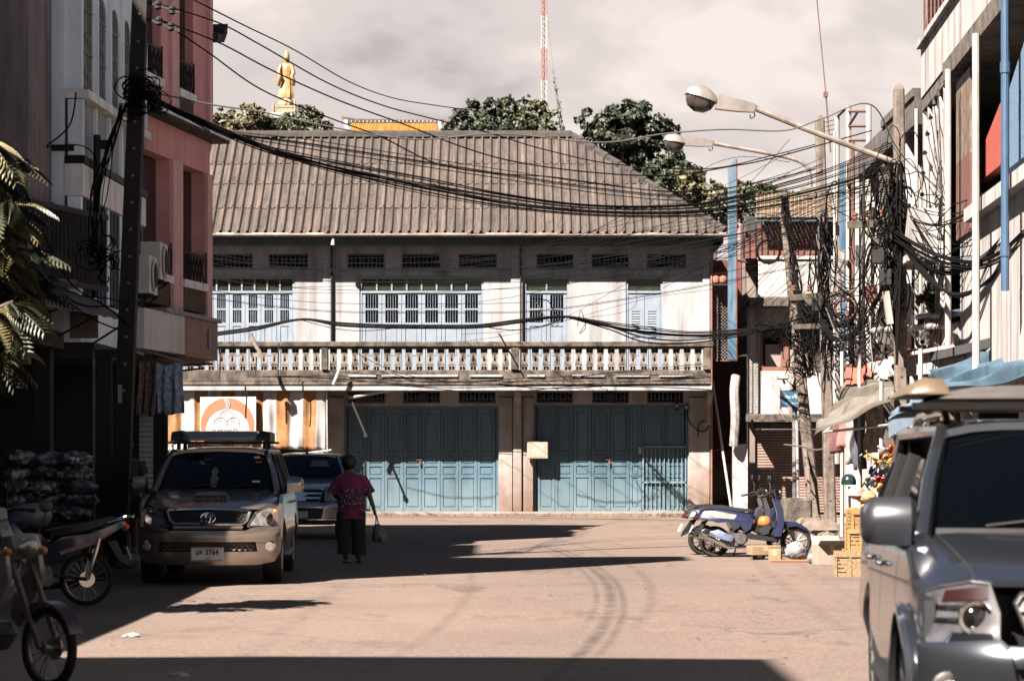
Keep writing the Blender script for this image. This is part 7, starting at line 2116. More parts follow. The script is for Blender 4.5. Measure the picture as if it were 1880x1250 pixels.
def hand(J, E, base, name, p, d, side, r=.0085):
    """palm and five fingers hanging along d, gently curled"""
    p, d, side = Vector(p), Vector(d).normalized(), Vector(side).normalized()
    cur_ = d.cross(side)
    J[name+'palm'] = (p+d*.06, (.036,.018)); E.append((base, name+'palm'))
    for i, (o_, L_) in enumerate(((-.03,.06),(-.01,.075),(.01,.07),(.03,.055))):
        q = p+d*.085+side*o_
        J[name+f'k{i}'] = (q, .0105); J[name+f'm{i}'] = (q+d*L_*.5+cur_*.012, .0092); J[name+f't{i}'] = (q+d*L_*.8+cur_*.035, .008)
        E += [(name+'palm', name+f'k{i}'), (name+f'k{i}', name+f'm{i}'), (name+f'm{i}', name+f't{i}')]
    J[name+'th1'] = (p+d*.045-side*.042+cur_*.01, .011); J[name+'th2'] = (p+d*.085-side*.05+cur_*.03, .009)
    E += [(name+'palm', name+'th1'), (name+'th1', name+'th2')]
def face(parent, c, mat):
    """features on the far side of the head (it looks along +y)"""
    b = B(); c = Vector(c)
    b.loft([[c+Vector((x, .085+y, z)) for x, y, z in ((-.014,0,-.02),(.014,0,-.02),(.0,.03,-.016))], [c+Vector((x, .09+y, z)) for x, y, z in ((-.008,0,.03),(.008,0,.03),(.0,.008,.03))]]); b.build('nose', mat, parent, smooth=True)
    for sg in (-1,1):
        b = B(); b.ell(c+Vector((sg*.033,.088,.02)), .014,.008,.008,8,6); b.build('eye', hair_m, parent, smooth=True)
        b = B(); b.ell(c+Vector((sg*.083,.0,.0)), .014,.024,.034,8,6); b.build('ear', mat, parent, smooth=True)
    b = B(); b.ell(c+Vector((0,.085,-.055)), .026,.008,.007,8,6); b.build('mouth', M('lip', (.10,.035,.03), rough=.5), parent, smooth=True)
wom = thing('person', 'person seen from behind in a magenta floral blouse and black trousers, carrying a plastic bag', 'person', (-2.40, 37.4, 0), local=True)
J = {'pelvis':((0,.0,.82),(.15,.11)), 'belly':((0,-.01,.98),(.145,.11)), 'chest':((-.01,.03,1.17),(.16,.12)), 'neckb':((-.01,.07,1.30),(.07,.06)), 'neck':((-.02,.09,1.355),.048), 'headl':((-.03,.115,1.42),(.072,.08)), 'headu':((-.035,.12,1.50),(.078,.088)), 'headt':((-.035,.12,1.555),(.05,.055)),
     'rsh':((.16,.045,1.25),.062), 'rel':((.27,.03,1.00),.044), 'rwr':((.335,.06,.80),.030),
     'lsh':((-.18,.045,1.25),.062), 'lel':((-.26,.07,1.00),.044), 'lwr':((-.19,.24,.95),.030),
     'rhip':((.085,0,.76),.10), 'rkn':((.09,.03,.45),.066), 'ran':((.10,-.02,.10),.042), 'rto':((.11,.11,.04),.036),
     'lhip':((-.085,0,.76),.10), 'lkn':((-.085,-.02,.45),.066), 'lan':((-.08,-.09,.11),.042), 'lto':((-.085,.03,.04),.036)}
E = [('pelvis','belly'),('belly','chest'),('chest','neckb'),('neckb','neck'),('neck','headl'),('headl','headu'),('headu','headt'),('chest','rsh'),('rsh','rel'),('rel','rwr'),('chest','lsh'),('lsh','lel'),('lel','lwr'),('pelvis','rhip'),('rhip','rkn'),('rkn','ran'),('ran','rto'),('pelvis','lhip'),('lhip','lkn'),('lkn','lan'),('lan','lto')]
hand(J, E, 'rwr', 'r', (.335,.06,.80), (.15,.05,-1), (0,1,0)); hand(J, E, 'lwr', 'l', (-.19,.24,.95), (.5,.6,-.1), (0,0,1))
skinned('body', J, E, skin_m, wom)
face(wom, (-.035,.12,1.47), skin_m)
random.seed(4)
b = B(); b.ell((-.035,.095,1.49), .115,.11,.118, 22, 14, .05); b.build('hair', hair_m, wom, smooth=True, angle=80)
def blouse_mat():
    m = M('blouse_magenta', (.165,.012,.075), (.12,.008,.052), 6, .85, bump=.2, bscale=25)
    n, l = m.node_tree.nodes, m.node_tree.links
    bs = n['Principled BSDF']; prev = bs.inputs['Base Color'].links[0].from_socket
    t = n.new('ShaderNodeTexCoord'); sp = n.new('ShaderNodeSeparateXYZ'); l.new(t.outputs['Object'], sp.inputs[0])
    def rng(s_, a, b_, lo, hi):
        q = n.new('ShaderNodeMapRange'); q.inputs['From Min'].default_value = a; q.inputs['From Max'].default_value = b_; q.inputs['To Min'].default_value = lo; q.inputs['To Max'].default_value = hi; l.new(s_, q.inputs['Value']); return q.outputs[0]
    nz_ = n.new('ShaderNodeTexNoise'); nz_.inputs['Scale'].default_value = 18; l.new(t.outputs['Object'], nz_.inputs['Vector'])
    zz = n.new('ShaderNodeMath'); zz.operation = 'MULTIPLY_ADD'; l.new(nz_.outputs['Fac'], zz.inputs[0]); zz.inputs[1].default_value = .14; l.new(sp.outputs['Z'], zz.inputs[2])
    band = n.new('ShaderNodeMath'); band.operation = 'MULTIPLY'; l.new(rng(zz.outputs[0], .84, .87, 0, 1), band.inputs[0]); l.new(rng(zz.outputs[0], 1.16, 1.19, 1, 0), band.inputs[1])
    vo = n.new('ShaderNodeTexVoronoi'); vo.inputs['Scale'].default_value = 26; l.new(t.outputs['Object'], vo.inputs['Vector'])
    v2 = n.new('ShaderNodeTexNoise'); v2.inputs['Scale'].default_value = 42; l.new(t.outputs['Object'], v2.inputs['Vector'])
    def mix(f, a, c):
        x = n.new('ShaderNodeMix'); x.data_type = 'RGBA'; l.new(f, x.inputs['Factor'])
        for k, v in (('A',a),('B',c)):
            if isinstance(v, tuple): x.inputs[k].default_value = (*v,1)
            else: l.new(v, x.inputs[k])
        return x.outputs['Result']
    dark = mix(rng(v2.outputs['Fac'], .47, .53, 0, 1), (.012,.010,.018), (.10,.012,.05))
    flow = mix(rng(vo.outputs['Distance'], .2, .3, .9, 0), dark, (.30,.28,.31))
    l.new(mix(band.outputs[0], prev, flow), bs.inputs['Base Color'])
    return m
b = B()
b.loft([ringp(c, rx, ry, 28, f, 7, c[2]*9) for c, rx, ry, f in (((0,.0,.655),.215,.155,.05),((0,.0,.72),.205,.15,.045),((0,.0,.85),.205,.15,.03),((0,.01,1.0),.215,.155,.02),((-.005,.02,1.12),.225,.155,.01),((-.01,.04,1.22),.215,.14,.0),((-.01,.055,1.285),.16,.11,0),((-.015,.075,1.325),.085,.075,0),((-.015,.08,1.335),.07,.065,0))], cap=False)
bl_m = blouse_mat()
bl = b.build('blouse', bl_m, wom, smooth=True, angle=70)
for sg, sh, el in ((1,(.14,.045,1.26),(.275,.03,1.02)),(-1,(-.16,.045,1.26),(-.285,.065,1.02))):
    b = B(); b.tube([Vector(sh), Vector(sh).lerp(Vector(el),.35), Vector(sh).lerp(Vector(el),.7), Vector(el)], [.085,.092,.09,.095], 14, False); b.build('sleeve', bl_m, bl, smooth=True, angle=70)
trs_m = M('trousers_black', (.006,.006,.007), (.010,.0095,.011), 12, .9, bump=.3)
for sg, pts in ((1, ((.095,0,.75,.125,.13),(.105,.01,.6,.115,.115),(.11,.02,.42,.105,.105),(.115,-.005,.22,.105,.105),(.12,-.01,.11,.11,.11))), (-1, ((-.095,0,.75,.125,.13),(-.10,-.01,.6,.115,.115),(-.105,-.02,.42,.105,.105),(-.10,-.06,.22,.105,.105),(-.10,-.075,.13,.11,.11)))):
    b = B(); b.loft([ringp((x,y,z), rx, ry, 18, .03, 5, z*8) for x, y, z, rx, ry in pts][::-1], cap=False); b.build('trouser_leg', trs_m, wom, smooth=True, angle=70)
for x, y in ((.112,.05),(-.085,-.03)):
    b = B(); b.loft([ringp((x,y,z), .052*s_, .13*s_, 14) for z, s_ in ((.0,.95),(.012,1.0),(.022,.97))]); b.build('sandal', trim_black, wom, smooth=True)
bag = thing('plastic_bag', 'limp grey plastic shopping bag held by the walking person', 'bag', (-2.40+.40, 37.45, .30), local=True)
bag_m = M('bag_grey', (.10,.085,.08), (.05,.045,.045), 14, .4, bump=.5, bscale=30)
random.seed(12)
b = B(); b.loft([ringp((x,0,z), rx, ry, 16, .12, 5, z*30) for x, z, rx, ry in ((.03,.0,.07,.05),(.035,.01,.125,.08),(.025,.10,.115,.075),(.0,.20,.075,.05),(-.015,.27,.035,.025))]); b.build('sack', bag_m, bag, smooth=True, angle=70)
b = B()
for dx in (-.02,.02): b.tube(crom([(-.015+dx,.0,.26),(-.025+dx*.5,.01,.35),(-.035,.02,.42)],4), .010, 5)
b.build('handles', bag_m, bag)
# person in the dark doorway
pd = thing('person', 'person in dark shirt and shorts standing in the shade behind the leaning pole', 'person', (-5.62, 36.6, .14), local=True)
J = {'pelvis':((0,.0,.90),(.15,.11)), 'belly':((0,0,1.05),(.145,.11)), 'chest':((0,.0,1.26),(.17,.12)), 'neck':((0,.01,1.45),.052), 'headl':((0,.03,1.53),(.072,.085)), 'headt':((0,.03,1.64),(.07,.08)),
     'rsh':((.19,0,1.36),.058), 'rel':((.25,.0,1.08),.044), 'rwr':((.26,-.10,.86),.03), 'lsh':((-.19,0,1.36),.058), 'lel':((-.25,0,1.08),.044), 'lwr':((-.24,-.08,.84),.03),
     'rhip':((.09,0,.83),.10), 'rkn':((.10,-.02,.48),.06), 'ran':((.10,.02,.09),.042), 'rto':((.11,-.12,.04),.036), 'lhip':((-.09,0,.83),.10), 'lkn':((-.10,-.02,.48),.06), 'lan':((-.10,.03,.09),.042), 'lto':((-.11,-.11,.04),.036)}
E = [('pelvis','belly'),('belly','chest'),('chest','neck'),('neck','headl'),('headl','headt'),('chest','rsh'),('rsh','rel'),('rel','rwr'),('chest','lsh'),('lsh','lel'),('lel','lwr'),('pelvis','rhip'),('rhip','rkn'),('rkn','ran'),('ran','rto'),('pelvis','lhip'),('lhip','lkn'),('lkn','lan'),('lan','lto')]
hand(J, E, 'rwr', 'r', (.26,-.10,.86), (0,-.2,-1), (0,1,0)); hand(J, E, 'lwr', 'l', (-.24,-.08,.84), (0,-.2,-1), (0,-1,0))
skinned('body', J, E, skin_m, pd)
b = B(); b.ell((0,.045,1.60), .088,.10,.09, 16, 10); b.build('hair', hair_m, pd, smooth=True)
b = B(); b.loft([ringp((0,0,z), rx, ry, 20, .02, 6) for z, rx, ry in ((.82,.19,.145),(1.0,.185,.14),(1.2,.20,.145),(1.34,.21,.13),(1.42,.10,.08))], cap=False); sh_ = b.build('shirt', M('shirt_dark', (.03,.035,.03), rough=.9), pd, smooth=True)
for sg in (-1,1):
    b = B(); b.tube([(sg*.18,0,1.36),(sg*.235,0,1.18)], [.08,.085], 12, False); b.build('sleeve', MATS['shirt_dark'], sh_, smooth=True)
    b = B(); b.loft([ringp((sg*.10,0,z), .115, .12, 16, .02, 5) for z in (.55,.7,.86)], cap=False); b.build('shorts_leg', trs_m, pd, smooth=True)
    b = B(); b.tube([(sg*.205,-.03,1.38),(sg*.235,-.06,1.2)], .012, 4); b.build('shirt_stripe', M('stripe_yellow', (.25,.2,.04), rough=.8), sh_)

# ------------------------------------------------------------------ motorbikes (local: x forward, y left, z up)
def puff(b, poly, w, yc=0., s=.86, w2=.6):
    cx_ = sum(p[0] for p in poly)/len(poly); cz_ = sum(p[1] for p in poly)/len(poly)
    rg = [[Vector((cx_+(x-cx_)*q, yc+y, cz_+(z-cz_)*q)) for x, z in poly] for y, q in ((-w,s),(-w*w2,1),(w*w2,1),(w,s))]
    b.loft(rg)
def wheel(par, x, r, rim, spokes=3, w=.045, r_in=None):
    z = r; ri = r_in or r*.74
    b = B(); prof = []
    n = 30
    for k in range(n+1):
        pass
    b.lathe([(ri,-w*.8),(r*.9,-w),(r*.985,-w*.6),(r,0),(r*.985,w*.6),(r*.9,w),(ri,w*.8)], (x,0,z), 32, 'Y'); b.f = b.f[:-2]; b.mi = b.mi[:-2]
    # close the inner side of the tyre ring
    b.lathe([(ri,-w*.8),(ri,w*.8)], (x,0,z), 32, 'Y'); b.f = b.f[:-2]; b.mi = b.mi[:-2]
    t = b.build('wheel', tyre_m, par, smooth=True, angle=50)
    b = B(); b.tube([(x+ri*.97*math.cos(2*math.pi*k/32), 0, z+ri*.97*math.sin(2*math.pi*k/32)) for k in range(33)], w*.42, 6, False); b.build('rim', rim, t, smooth=True)
    b = B()
    for k in range(spokes*2):
        an = 2*math.pi*k/(spokes*2)+.3; b.tube([(x,.0,z),(x+ri*.95*math.cos(an),(.01 if k % 2 else -.01),z+ri*.95*math.sin(an))], [.02,.012] if spokes < 6 else .004, 5)
    b.lathe([(.01,-.05),(.035,-.05),(.035,.05),(.01,.05)], (x,0,z), 12, 'Y')
    b.build('spokes', rim, t)
    b = B(); b.lathe([(.03,.045),(.085,.045),(.085,.052),(.03,.052)], (x,0,z), 20, 'Y'); b.build('brake_disc', chrome, t)
    return t
rim_bike = M('bike_rim', (.18,.165,.155), rough=.3, metal=.6)
def scooter(label, loc, rz, blue, group):
    t = thing('scooter', label, 'scooter', loc, rz, group=group, local=True)
    wheel(t, 0, .245, rim_bike, 5); wheel(t, 1.27, .245, rim_bike, 5)
    b = B(); puff(b, [(-.30,.62),(-.22,.74),(.05,.77),(.40,.72),(.60,.68),(.66,.56),(.60,.42),(.50,.36),(.42,.50),(.28,.56),(.05,.54),(-.12,.58)], .17); b.build('tail_cowl', blue, t, smooth=True, angle=50)
    b = B()
    for y in (-.163,.163): b.prism([(-.22,.66),(.10,.71),(.34,.665),(.30,.60),(.02,.62)], lambda u, v: (u, y*.98, v), lambda u, v: (u, y*1.06, v))
    b.build('side_stripe', M('stripe_silver', (.26,.23,.21), (.16,.14,.13), 9, .4), t)
    b = B(); puff(b, [(-.26,.755),(-.20,.80),(.10,.82),(.35,.775),(.60,.75),(.64,.70),(.40,.715),(.05,.765)], .13); b.build('seat', black_m, t, smooth=True, angle=50)
    b = B(); puff(b, [(.60,.40),(.56,.60),(.62,.66),(.70,.60),(.70,.36)], .10); puff(b, [(.42,.30),(.98,.24),(1.02,.28),(.95,.31),(.62,.36),(.45,.42)], .14); b.build('floorboard', trim_black, t, smooth=True, angle=50)
    b = B(); puff(b, [(.92,.28),(1.04,.30),(1.09,.50),(1.07,.72),(1.00,.92),(.94,.98),(.90,.92),(.97,.70),(.96,.48),(.88,.34)], .17); b.build('leg_shield', blue, t, smooth=True, angle=50)
    b = B(); puff(b, [(.86,.46),(.94,.44),(.96,.62),(.93,.78),(.86,.74),(.84,.58)], .11); b.build('inner_shield', blue, t, smooth=True, angle=50)
    b = B(); puff(b, [(.97,.50),(1.08,.56),(1.26,.56),(1.44,.46),(1.52,.37),(1.42,.42),(1.28,.49),(1.12,.47)], .075); b.build('front_fender', blue, t, smooth=True, angle=50)
    b = B()
    for y in (-.085,.085): b.tube([(1.06,y,.55),(1.27,y,.245)], .02, 7)
    b.build('fork', trim_black, t, smooth=True)
    b = B(); b.tube([(1.0,0,.80),(.93,0,.98)], .03, 7); b.tube(crom([(.78,.34,.96),(.86,.22,1.0),(.93,0,.99),(.86,-.22,1.0),(.78,-.34,.96)],5), .014, 7); hb = b.build('handlebar', iron, t, smooth=True)
    b = B(); puff(b, [(.86,.95),(.98,.93),(1.02,1.0),(.97,1.07),(.90,1.05)], .12); b.build('headlamp_cowl', trim_black, t, smooth=True, angle=50)
    b = B(); b.ell((1.02,0,1.0), .03,.07,.05, 12, 8); b.build('headlamp', lens_m, t, smooth=True)
    for sg in (-1,1):
        b = B(); b.tube([(.78,sg*.34,.96),(.70,sg*.39,.945)], .02, 8); b.build('grip', black_m, hb, smooth=True)
        b = B(); b.tube(crom([(.87,sg*.20,1.0),(.88,sg*.24,1.12),(.86,sg*.27,1.18)],4), .007, 5); m_ = b.build('mirror_stem', iron, hb)
        b = B(); b.ell((.855,sg*.28,1.23), .018,.05,.055, 10, 8); b.build('mirror', black_m, m_, smooth=True)
    b = B(); puff(b, [(.10,.30),(.05,.20),(.15,.14),(.42,.17),(.52,.26),(.48,.36),(.30,.38)], .12); b.lathe([(.02,-.16),(.09,-.16),(.09,.1),(.02,.1)], (.40,-.02,.30), 14, 'Y'); b.build('engine', M('engine_grey', (.05,.048,.046), (.10,.095,.09), 20, .5, metal=.5), t, smooth=True, angle=40)
    b = B(); b.tube([(.5,-.15,.17),(.2,-.17,.16),(-.05,-.17,.28),(-.25,-.17,.36)], [.02,.03,.05,.052], 9); b.build('exhaust', chrome, t, smooth=True)
    b = B(); puff(b, [(-.08,.40),(.05,.44),(.30,.32),(.26,.24),(.02,.30)], .03, -.15); b.build('side_cover', M('cover_pale_blue', (.10,.125,.19), (.06,.075,.12), 25, .4), t, smooth=True, angle=50)
    b = B(); puff(b, [(-.36,.60),(-.28,.70),(-.22,.66),(-.26,.58)], .08); b.build('tail_light', red_lens, t, smooth=True)
    b = B(); puff(b, [(-.20,.56),(-.10,.58),(-.24,.36),(-.36,.30),(-.33,.37)], .075); b.build('rear_guard', trim_black, t, smooth=True)
    b = B(); b.obox((-.37,0,.44), .01,.17,.13, Matrix.Rotation(R(25),3,'Y')); b.build('number_plate', plate_white, t)
    b = B(); b.tube([(.35,.10,.2),(.30,.18,.0)], .012, 5); b.build('side_stand', iron, t)
    b = B(); b.tube(crom([(-.28,.12,.70),(-.34,.0,.74),(-.28,-.12,.70)],4), .012, 5); b.build('grab_rail', iron, t)
    return t
blue_sc = M('scooter_blue', (.005,.010,.038), (.0035,.007,.028), 3, .3, coat=.8)
dark_sc = M('scooter_dark', (.03,.03,.04), (.02,.02,.028), 3, .3, coat=.8)
s1 = scooter('blue scooter with an orange helmet at its footwell, parked beside the crates', P(1312,1021,39.4)*Vector((1,1,0)) if False else (P(1312,0,39.3).x, 39.3, 0), R(-3), blue_sc, None)
s2 = scooter('darker scooter half hidden behind the blue scooter', (P(1290,0,40.2).x, 40.1, 0), R(6), dark_sc, None)
b = B(); b.lathe([(.01,.09),(.05,.085),(.085,.06),(.105,.0),(.105,-.05),(.09,-.06),(.085,-.05),(.09,.0),(.01,.07)], (P(1403,0,39.2).x, 39.17, P(0,957,39.2).z), 18); tag(b.build('helmet', M('helmet_orange', (.36,.10,.018), rough=.25, coat=.7), None, smooth=True, angle=60), 'round orange helmet hanging in the blue scooter footwell', 'helmet')

def underbone(label, loc, rz, paint, accent, group=None, fender=None):
    t = thing('motorbike', label, 'motorbike', loc, rz, group=group, local=True)
    wheel(t, 0, .285, rim_bike, 9, .036, .235); wheel(t, 1.22, .285, rim_bike, 9, .036, .235)
    b = B(); puff(b, [(-.42,.86),(-.36,.90),(-.05,.78),(.30,.74),(.46,.66),(.40,.54),(.18,.56),(-.10,.66)], .11); b.build('tail_fairing', paint, t, smooth=True, angle=50)
    b = B()
    for y in (-.108,.108): b.prism([(-.40,.86),(-.05,.70),(.30,.58),(.28,.55),(-.08,.66)], lambda u, v: (u, y*.98, v), lambda u, v: (u, y*1.05, v))
    b.build('decal', accent, t)
    b = B(); puff(b, [(-.34,.90),(-.28,.95),(0,.88),(.34,.83),(.46,.80),(.42,.74),(.05,.79)], .12); b.build('seat', black_m, t, smooth=True, angle=50)
    b = B(); puff(b, [(.36,.68),(.50,.60),(.70,.66),(.86,.86),(.80,.92),(.64,.74),(.46,.74)], .07); b.build('centre_fairing', paint, t, smooth=True, angle=50)
    for y in (-.14,.14):
        b = B(); puff(b, [(.62,.46),(.72,.40),(.84,.52),(.98,.74),(.94,.92),(.84,.94),(.76,.74),(.64,.60)], .03, y); b.build('leg_shield', paint, t, smooth=True, angle=50)
    b = B(); puff(b, [(.82,.90),(.92,.88),(1.0,.96),(.95,1.06),(.84,1.05)], .12); b.build('headlamp_cowl', paint, t, smooth=True, angle=50)
    b = B(); b.ell((.99,0,.97), .03,.085,.06, 14, 8); b.build('headlamp', lens_m, t, smooth=True)
    for sg in (-1,1):
        b = B(); b.ell((.95,sg*.15,.94), .04,.035,.03, 10, 8); b.build('indicator', amber, t, smooth=True)
    b = B()
    for y in (-.08,.08): b.tube([(.92,y,.84),(1.22,y,.285)], .021, 8)
    b.build('fork', M('fork_bronze', (.12,.085,.06), rough=.4, metal=.7), t, smooth=True)
    b = B(); pts = [(1.22+.32*math.cos(R(a)), .285+.32*math.sin(R(a))) for a in range(20,150,10)]; q = pts+[(1.22+.30*math.cos(R(a)), .285+.30*math.sin(R(a))) for a in range(140,10,-10)]
    puff(b, q, .055, 0, 1.0); b.build('front_fender', fender or paint, t, smooth=True)
    b = B(); b.tube(crom([(.66,.35,1.03),(.78,.22,1.03),(.86,0,1.0),(.78,-.22,1.03),(.66,-.35,1.03)],5), .014, 7); hb = b.build('handlebar', iron, t, smooth=True)
    for sg in (-1,1):
        b = B(); b.tube([(.66,sg*.35,1.03),(.58,sg*.39,1.02)], .02, 8); b.build('grip', black_m, hb, smooth=True)
        b = B(); b.tube(crom([(.80,sg*.22,1.03),(.80,sg*.28,1.16),(.79,sg*.30,1.2)],4), .007, 5); m_ = b.build('mirror_stem', iron, hb)
        b = B(); b.ell((.78,sg*.31,1.24), .02,.06,.045, 10, 8); b.build('mirror', black_m, m_, smooth=True)
    b = B(); puff(b, [(.30,.26),(.40,.20),(.66,.24),(.78,.36),(.70,.44),(.40,.44)], .10); b.lathe([(.02,-.13),(.08,-.13),(.08,.13),(.02,.13)], (.45,0,.32), 14, 'Y'); b.build('engine', MATS['engine_grey'], t, smooth=True, angle=40)
    b = B(); b.tube([(.75,-.12,.30),(.45,-.14,.19),(.1,-.15,.24),(-.35,-.16,.36)], [.02,.022,.045,.05], 9); ex = b.build('exhaust', iron, t, smooth=True)
    b = B(); b.tube([(-.02,-.20,.28),(-.22,-.205,.33)], .018, 6); b.build('heat_shield', chrome, ex, smooth=True)
    for sg in (-1,1):
        b = B(); b.tube([(0,sg*.10,.285),(-.12,sg*.11,.72)], .024, 8); b.build('shock', chrome, t, smooth=True)
        b = B(); b.tube([(0,sg*.075,.285),(.42,sg*.075,.34)], .022, 6); b.build('swing_arm', iron, t)
    b = B(); b.tube(crom([(-.20,.13,.88),(-.44,.13,.94),(-.50,0,.95),(-.44,-.13,.94),(-.20,-.13,.88)],5), .013, 6); b.build('grab_rail', chrome, t, smooth=True)
    b = B(); puff(b, [(-.46,.84),(-.40,.90),(-.34,.84),(-.40,.78)], .07); b.build('tail_light', red_lens, t, smooth=True)
    b = B(); puff(b, [(-.30,.72),(-.20,.70),(-.34,.46),(-.46,.40),(-.42,.48)], .07); b.build('rear_guard', trim_black, t, smooth=True)
    b = B(); b.obox((-.44,0,.56), .01,.18,.14, Matrix.Rotation(R(20),3,'Y')); b.build('number_plate', plate_white, t)
    return t
white_bk = M('bike_white', (.13,.125,.122), (.10,.096,.094), 3, .35, coat=.6)
navy_bk = M('bike_navy', (.02,.025,.05), (.012,.015,.03), 3, .3, coat=.7)
accent_m = M('bike_accent', (.16,.07,.025), (.11,.012,.04), 5, .4)
hx = math.radians(-42)
fx0, fy0 = -3.16, 17.1
underbone('white motorbike in the left foreground corner, only its front wheel showing', (fx0-1.22*math.cos(hx), fy0-1.22*math.sin(hx), 0), hx, white_bk, M('accent_red', (.3,.03,.03), rough=.4), None, M('fender_maroon', (.05,.02,.022), rough=.3))
hx2 = math.radians(198)
underbone('dark blue motorbike parked at left with its tail to the road', (-4.52, 26.6, 0), hx2, navy_bk, accent_m)
b = B(); random.seed(31); b.ell((0,0,0), .26,.16,.12, 14, 8, .18); o = b.build('blue_bundle', M('bundle_blue', (.03,.05,.10), (.10,.10,.11), 9, .6, bump=.4), None, smooth=True, angle=60); o.location = (-5.12, 26.45, .96)
tag(o, 'crumpled blue bundle lying on the dark motorbike', 'bundle')

# ------------------------------------------------------------------ crates, boxes and goods on the right
yel = M('crate_yellow', (.20,.125,.045), (.15,.09,.032), 5, .55, streak=(.12,.07,.03), samt=.4)
def crate(label, x, y, z, w, d, h, rz, mat, slats=5):
    t = thing('crate', label, 'crate', (x, y, z), rz, local=True)
    b = B(); b.box(-w/2,w/2,-d/2,d/2,0,.02); b.build('base', mat, t)
    for i in range(slats):
        z0 = .02+i*(h-.02)/slats; z1 = z0+(h-.02)/slats*.72
        b = B(); b.box(-w/2,w/2,-d/2,-d/2+.012,z0,z1); b.box(-w/2,w/2,d/2-.012,d/2,z0,z1); b.box(-w/2,-w/2+.012,-d/2+.013,d/2-.013,z0,z1); b.box(w/2-.012,w/2,-d/2+.013,d/2-.013,z0,z1); b.build('slat_ring', mat, t)
    for sx in (-1,-.33,.33,1):
        for sy in (-1,1):
            b = B(); b.box(sx*w/2-.018,sx*w/2+.018,sy*(d/2+.008)-.008,sy*(d/2+.008)+.008,0,h); b.build('post', mat, t)
    b = B(); b.box(-w/2-.02,w/2+.02,-d/2-.022,-d/2-.017,h-.06,h+.004); b.box(-w/2-.02,w/2+.02,d/2+.017,d/2+.022,h-.06,h+.004); b.build('rim_band', mat, t)
    return t
def boxy(label, x, y, z, w, d, h, rz, mat, name='cardboard_box', flaps=False):
    t = thing(name, label, 'box', (x,y,z), rz, local=True)
    b = B(); b.cbox(-w/2,w/2,-d/2,d/2,0,h,.006); b.build('carton', mat, t)
    b = B(); b.box(-w/2+.002,w/2-.002,-.03,.03,h+.0005,h+.002); b.box(-.035,.035,-d/2-.002,-d/2-.0005,h*.45,h); b.build('tape', M('packing_tape', (.26,.18,.10), rough=.3), t)
    if flaps:
        b = B(); b.obox((0,-d/2-.07,h+.03), w*.96,.16,.005, Matrix.Rotation(R(-25),3,'X')); b.obox((0,d/2+.05,h+.05), w*.96,.16,.005, Matrix.Rotation(R(50),3,'X')); b.build('flap', mat, t)
    return t
carton = M('carton_brown', (.17,.11,.066), (.12,.078,.048), 4, .85)
carton_p = M('carton_pale', (.19,.155,.13), (.15,.122,.102), 4, .85)
wick = M('wicker_tan', (.18,.12,.062), (.10,.065,.034), 30, .85, bump=.6, bscale=40)
gx = lambda px, Y: P(px,0,Y).x
crate('tan slatted crate standing lowest and nearest beside the silver car', gx(1573,33.0), 33.0, 0, .56, .42, .33, R(-6), wick, 6)
crate('yellow plastic crate on the ground behind the tan slatted crate', gx(1590,34.4), 34.6, 0, .50, .36, .30, R(4), yel)
crate('yellow plastic crate, second of its stack behind the tan crate', gx(1589,34.6), 34.6, .302, .50, .36, .28, R(-2), yel)
crate('yellow plastic crate, topmost of its stack behind the tan crate', gx(1592,34.6), 34.62, .584, .48, .34, .26, R(5), yel)
boxy('pale carton with open flap between the scooter and the yellow crates', gx(1524,36.5), 36.6, 0, .44, .32, .30, R(8), carton_p, flaps=True)
boxy('brown carton lying tilted before the blue scooter', gx(1405,38.0), 38.3, .075, .46, .26, .14, R(14), carton)
boxy('small dark carton under the tilted brown one', gx(1398,37.9), 38.3, 0, .17, .15, .074, R(4), M('carton_dark', (.03,.026,.022), rough=.9))
boxy('small stained carton right of the dark one before the scooter', gx(1426,37.9), 38.1, 0, .19, .18, .17, R(-12), carton)
random.seed(9)
b = B(); b.ell((0,0,0), .17,.15,.14, 16, 10, .2); o = b.build('plastic_bag', M('bag_white', (.17,.165,.165), (.10,.098,.098), 9, .35, bump=.8, bscale=18), None, smooth=True, angle=60); o.location = (gx(1460,38.2), 38.0, .14); tag(o, 'round knotted white plastic bag against the scooter front wheel', 'bag')
b = B(); b.cbox(-.42,.42,-.12,.12,0,.02,.005); o = b.build('orange_mat', M('orange_mat', (.32,.075,.02), rough=.7)); o.location = (gx(1468,37.4), 37.5, .012); o.rotation_euler = (0,0,R(-5)); tag(o, 'flat orange plastic mat on the road before the white bag', 'mat')
b = B(); b.ell((0,0,0), .14,.12,.09, 12, 7, .2); o = b.build('plastic_bag', M('clear_bag', (.12,.11,.10), (.06,.055,.05), 14, .3, bump=.6), None, smooth=True, angle=50); o.location = (gx(1497,36.9), 36.9, .08); tag(o, 'crumpled clear plastic bag left of the pale carton', 'bag')
# helmet on a post
hp = thing('helmet_stand', 'thin post at the market stall carrying the dark helmet', 'stand', (gx(1560,40), 40.0, 0))
b = B(); b.tube([(gx(1562,40),40,.13),(gx(1559,40),40,P(0,893,40).z)], .022, 7); b.build('post', iron, hp)
b = B(); c = P(1558,884,40); b.lathe([(.01,.125),(.05,.118),(.095,.085),(.12,.03),(.122,-.03),(.115,-.05),(.105,-.05),(.11,.0),(.01,.10)], c, 20); b.box(c.x-.11,c.x+.05,c.y-.145,c.y-.10,c.z-.045,c.z-.03); tag(b.build('helmet', M('helmet_green_black', (.006,.016,.016), rough=.2, coat=.9), None, smooth=True, angle=60), 'glossy dark green helmet perched on a post by the market stall', 'helmet')
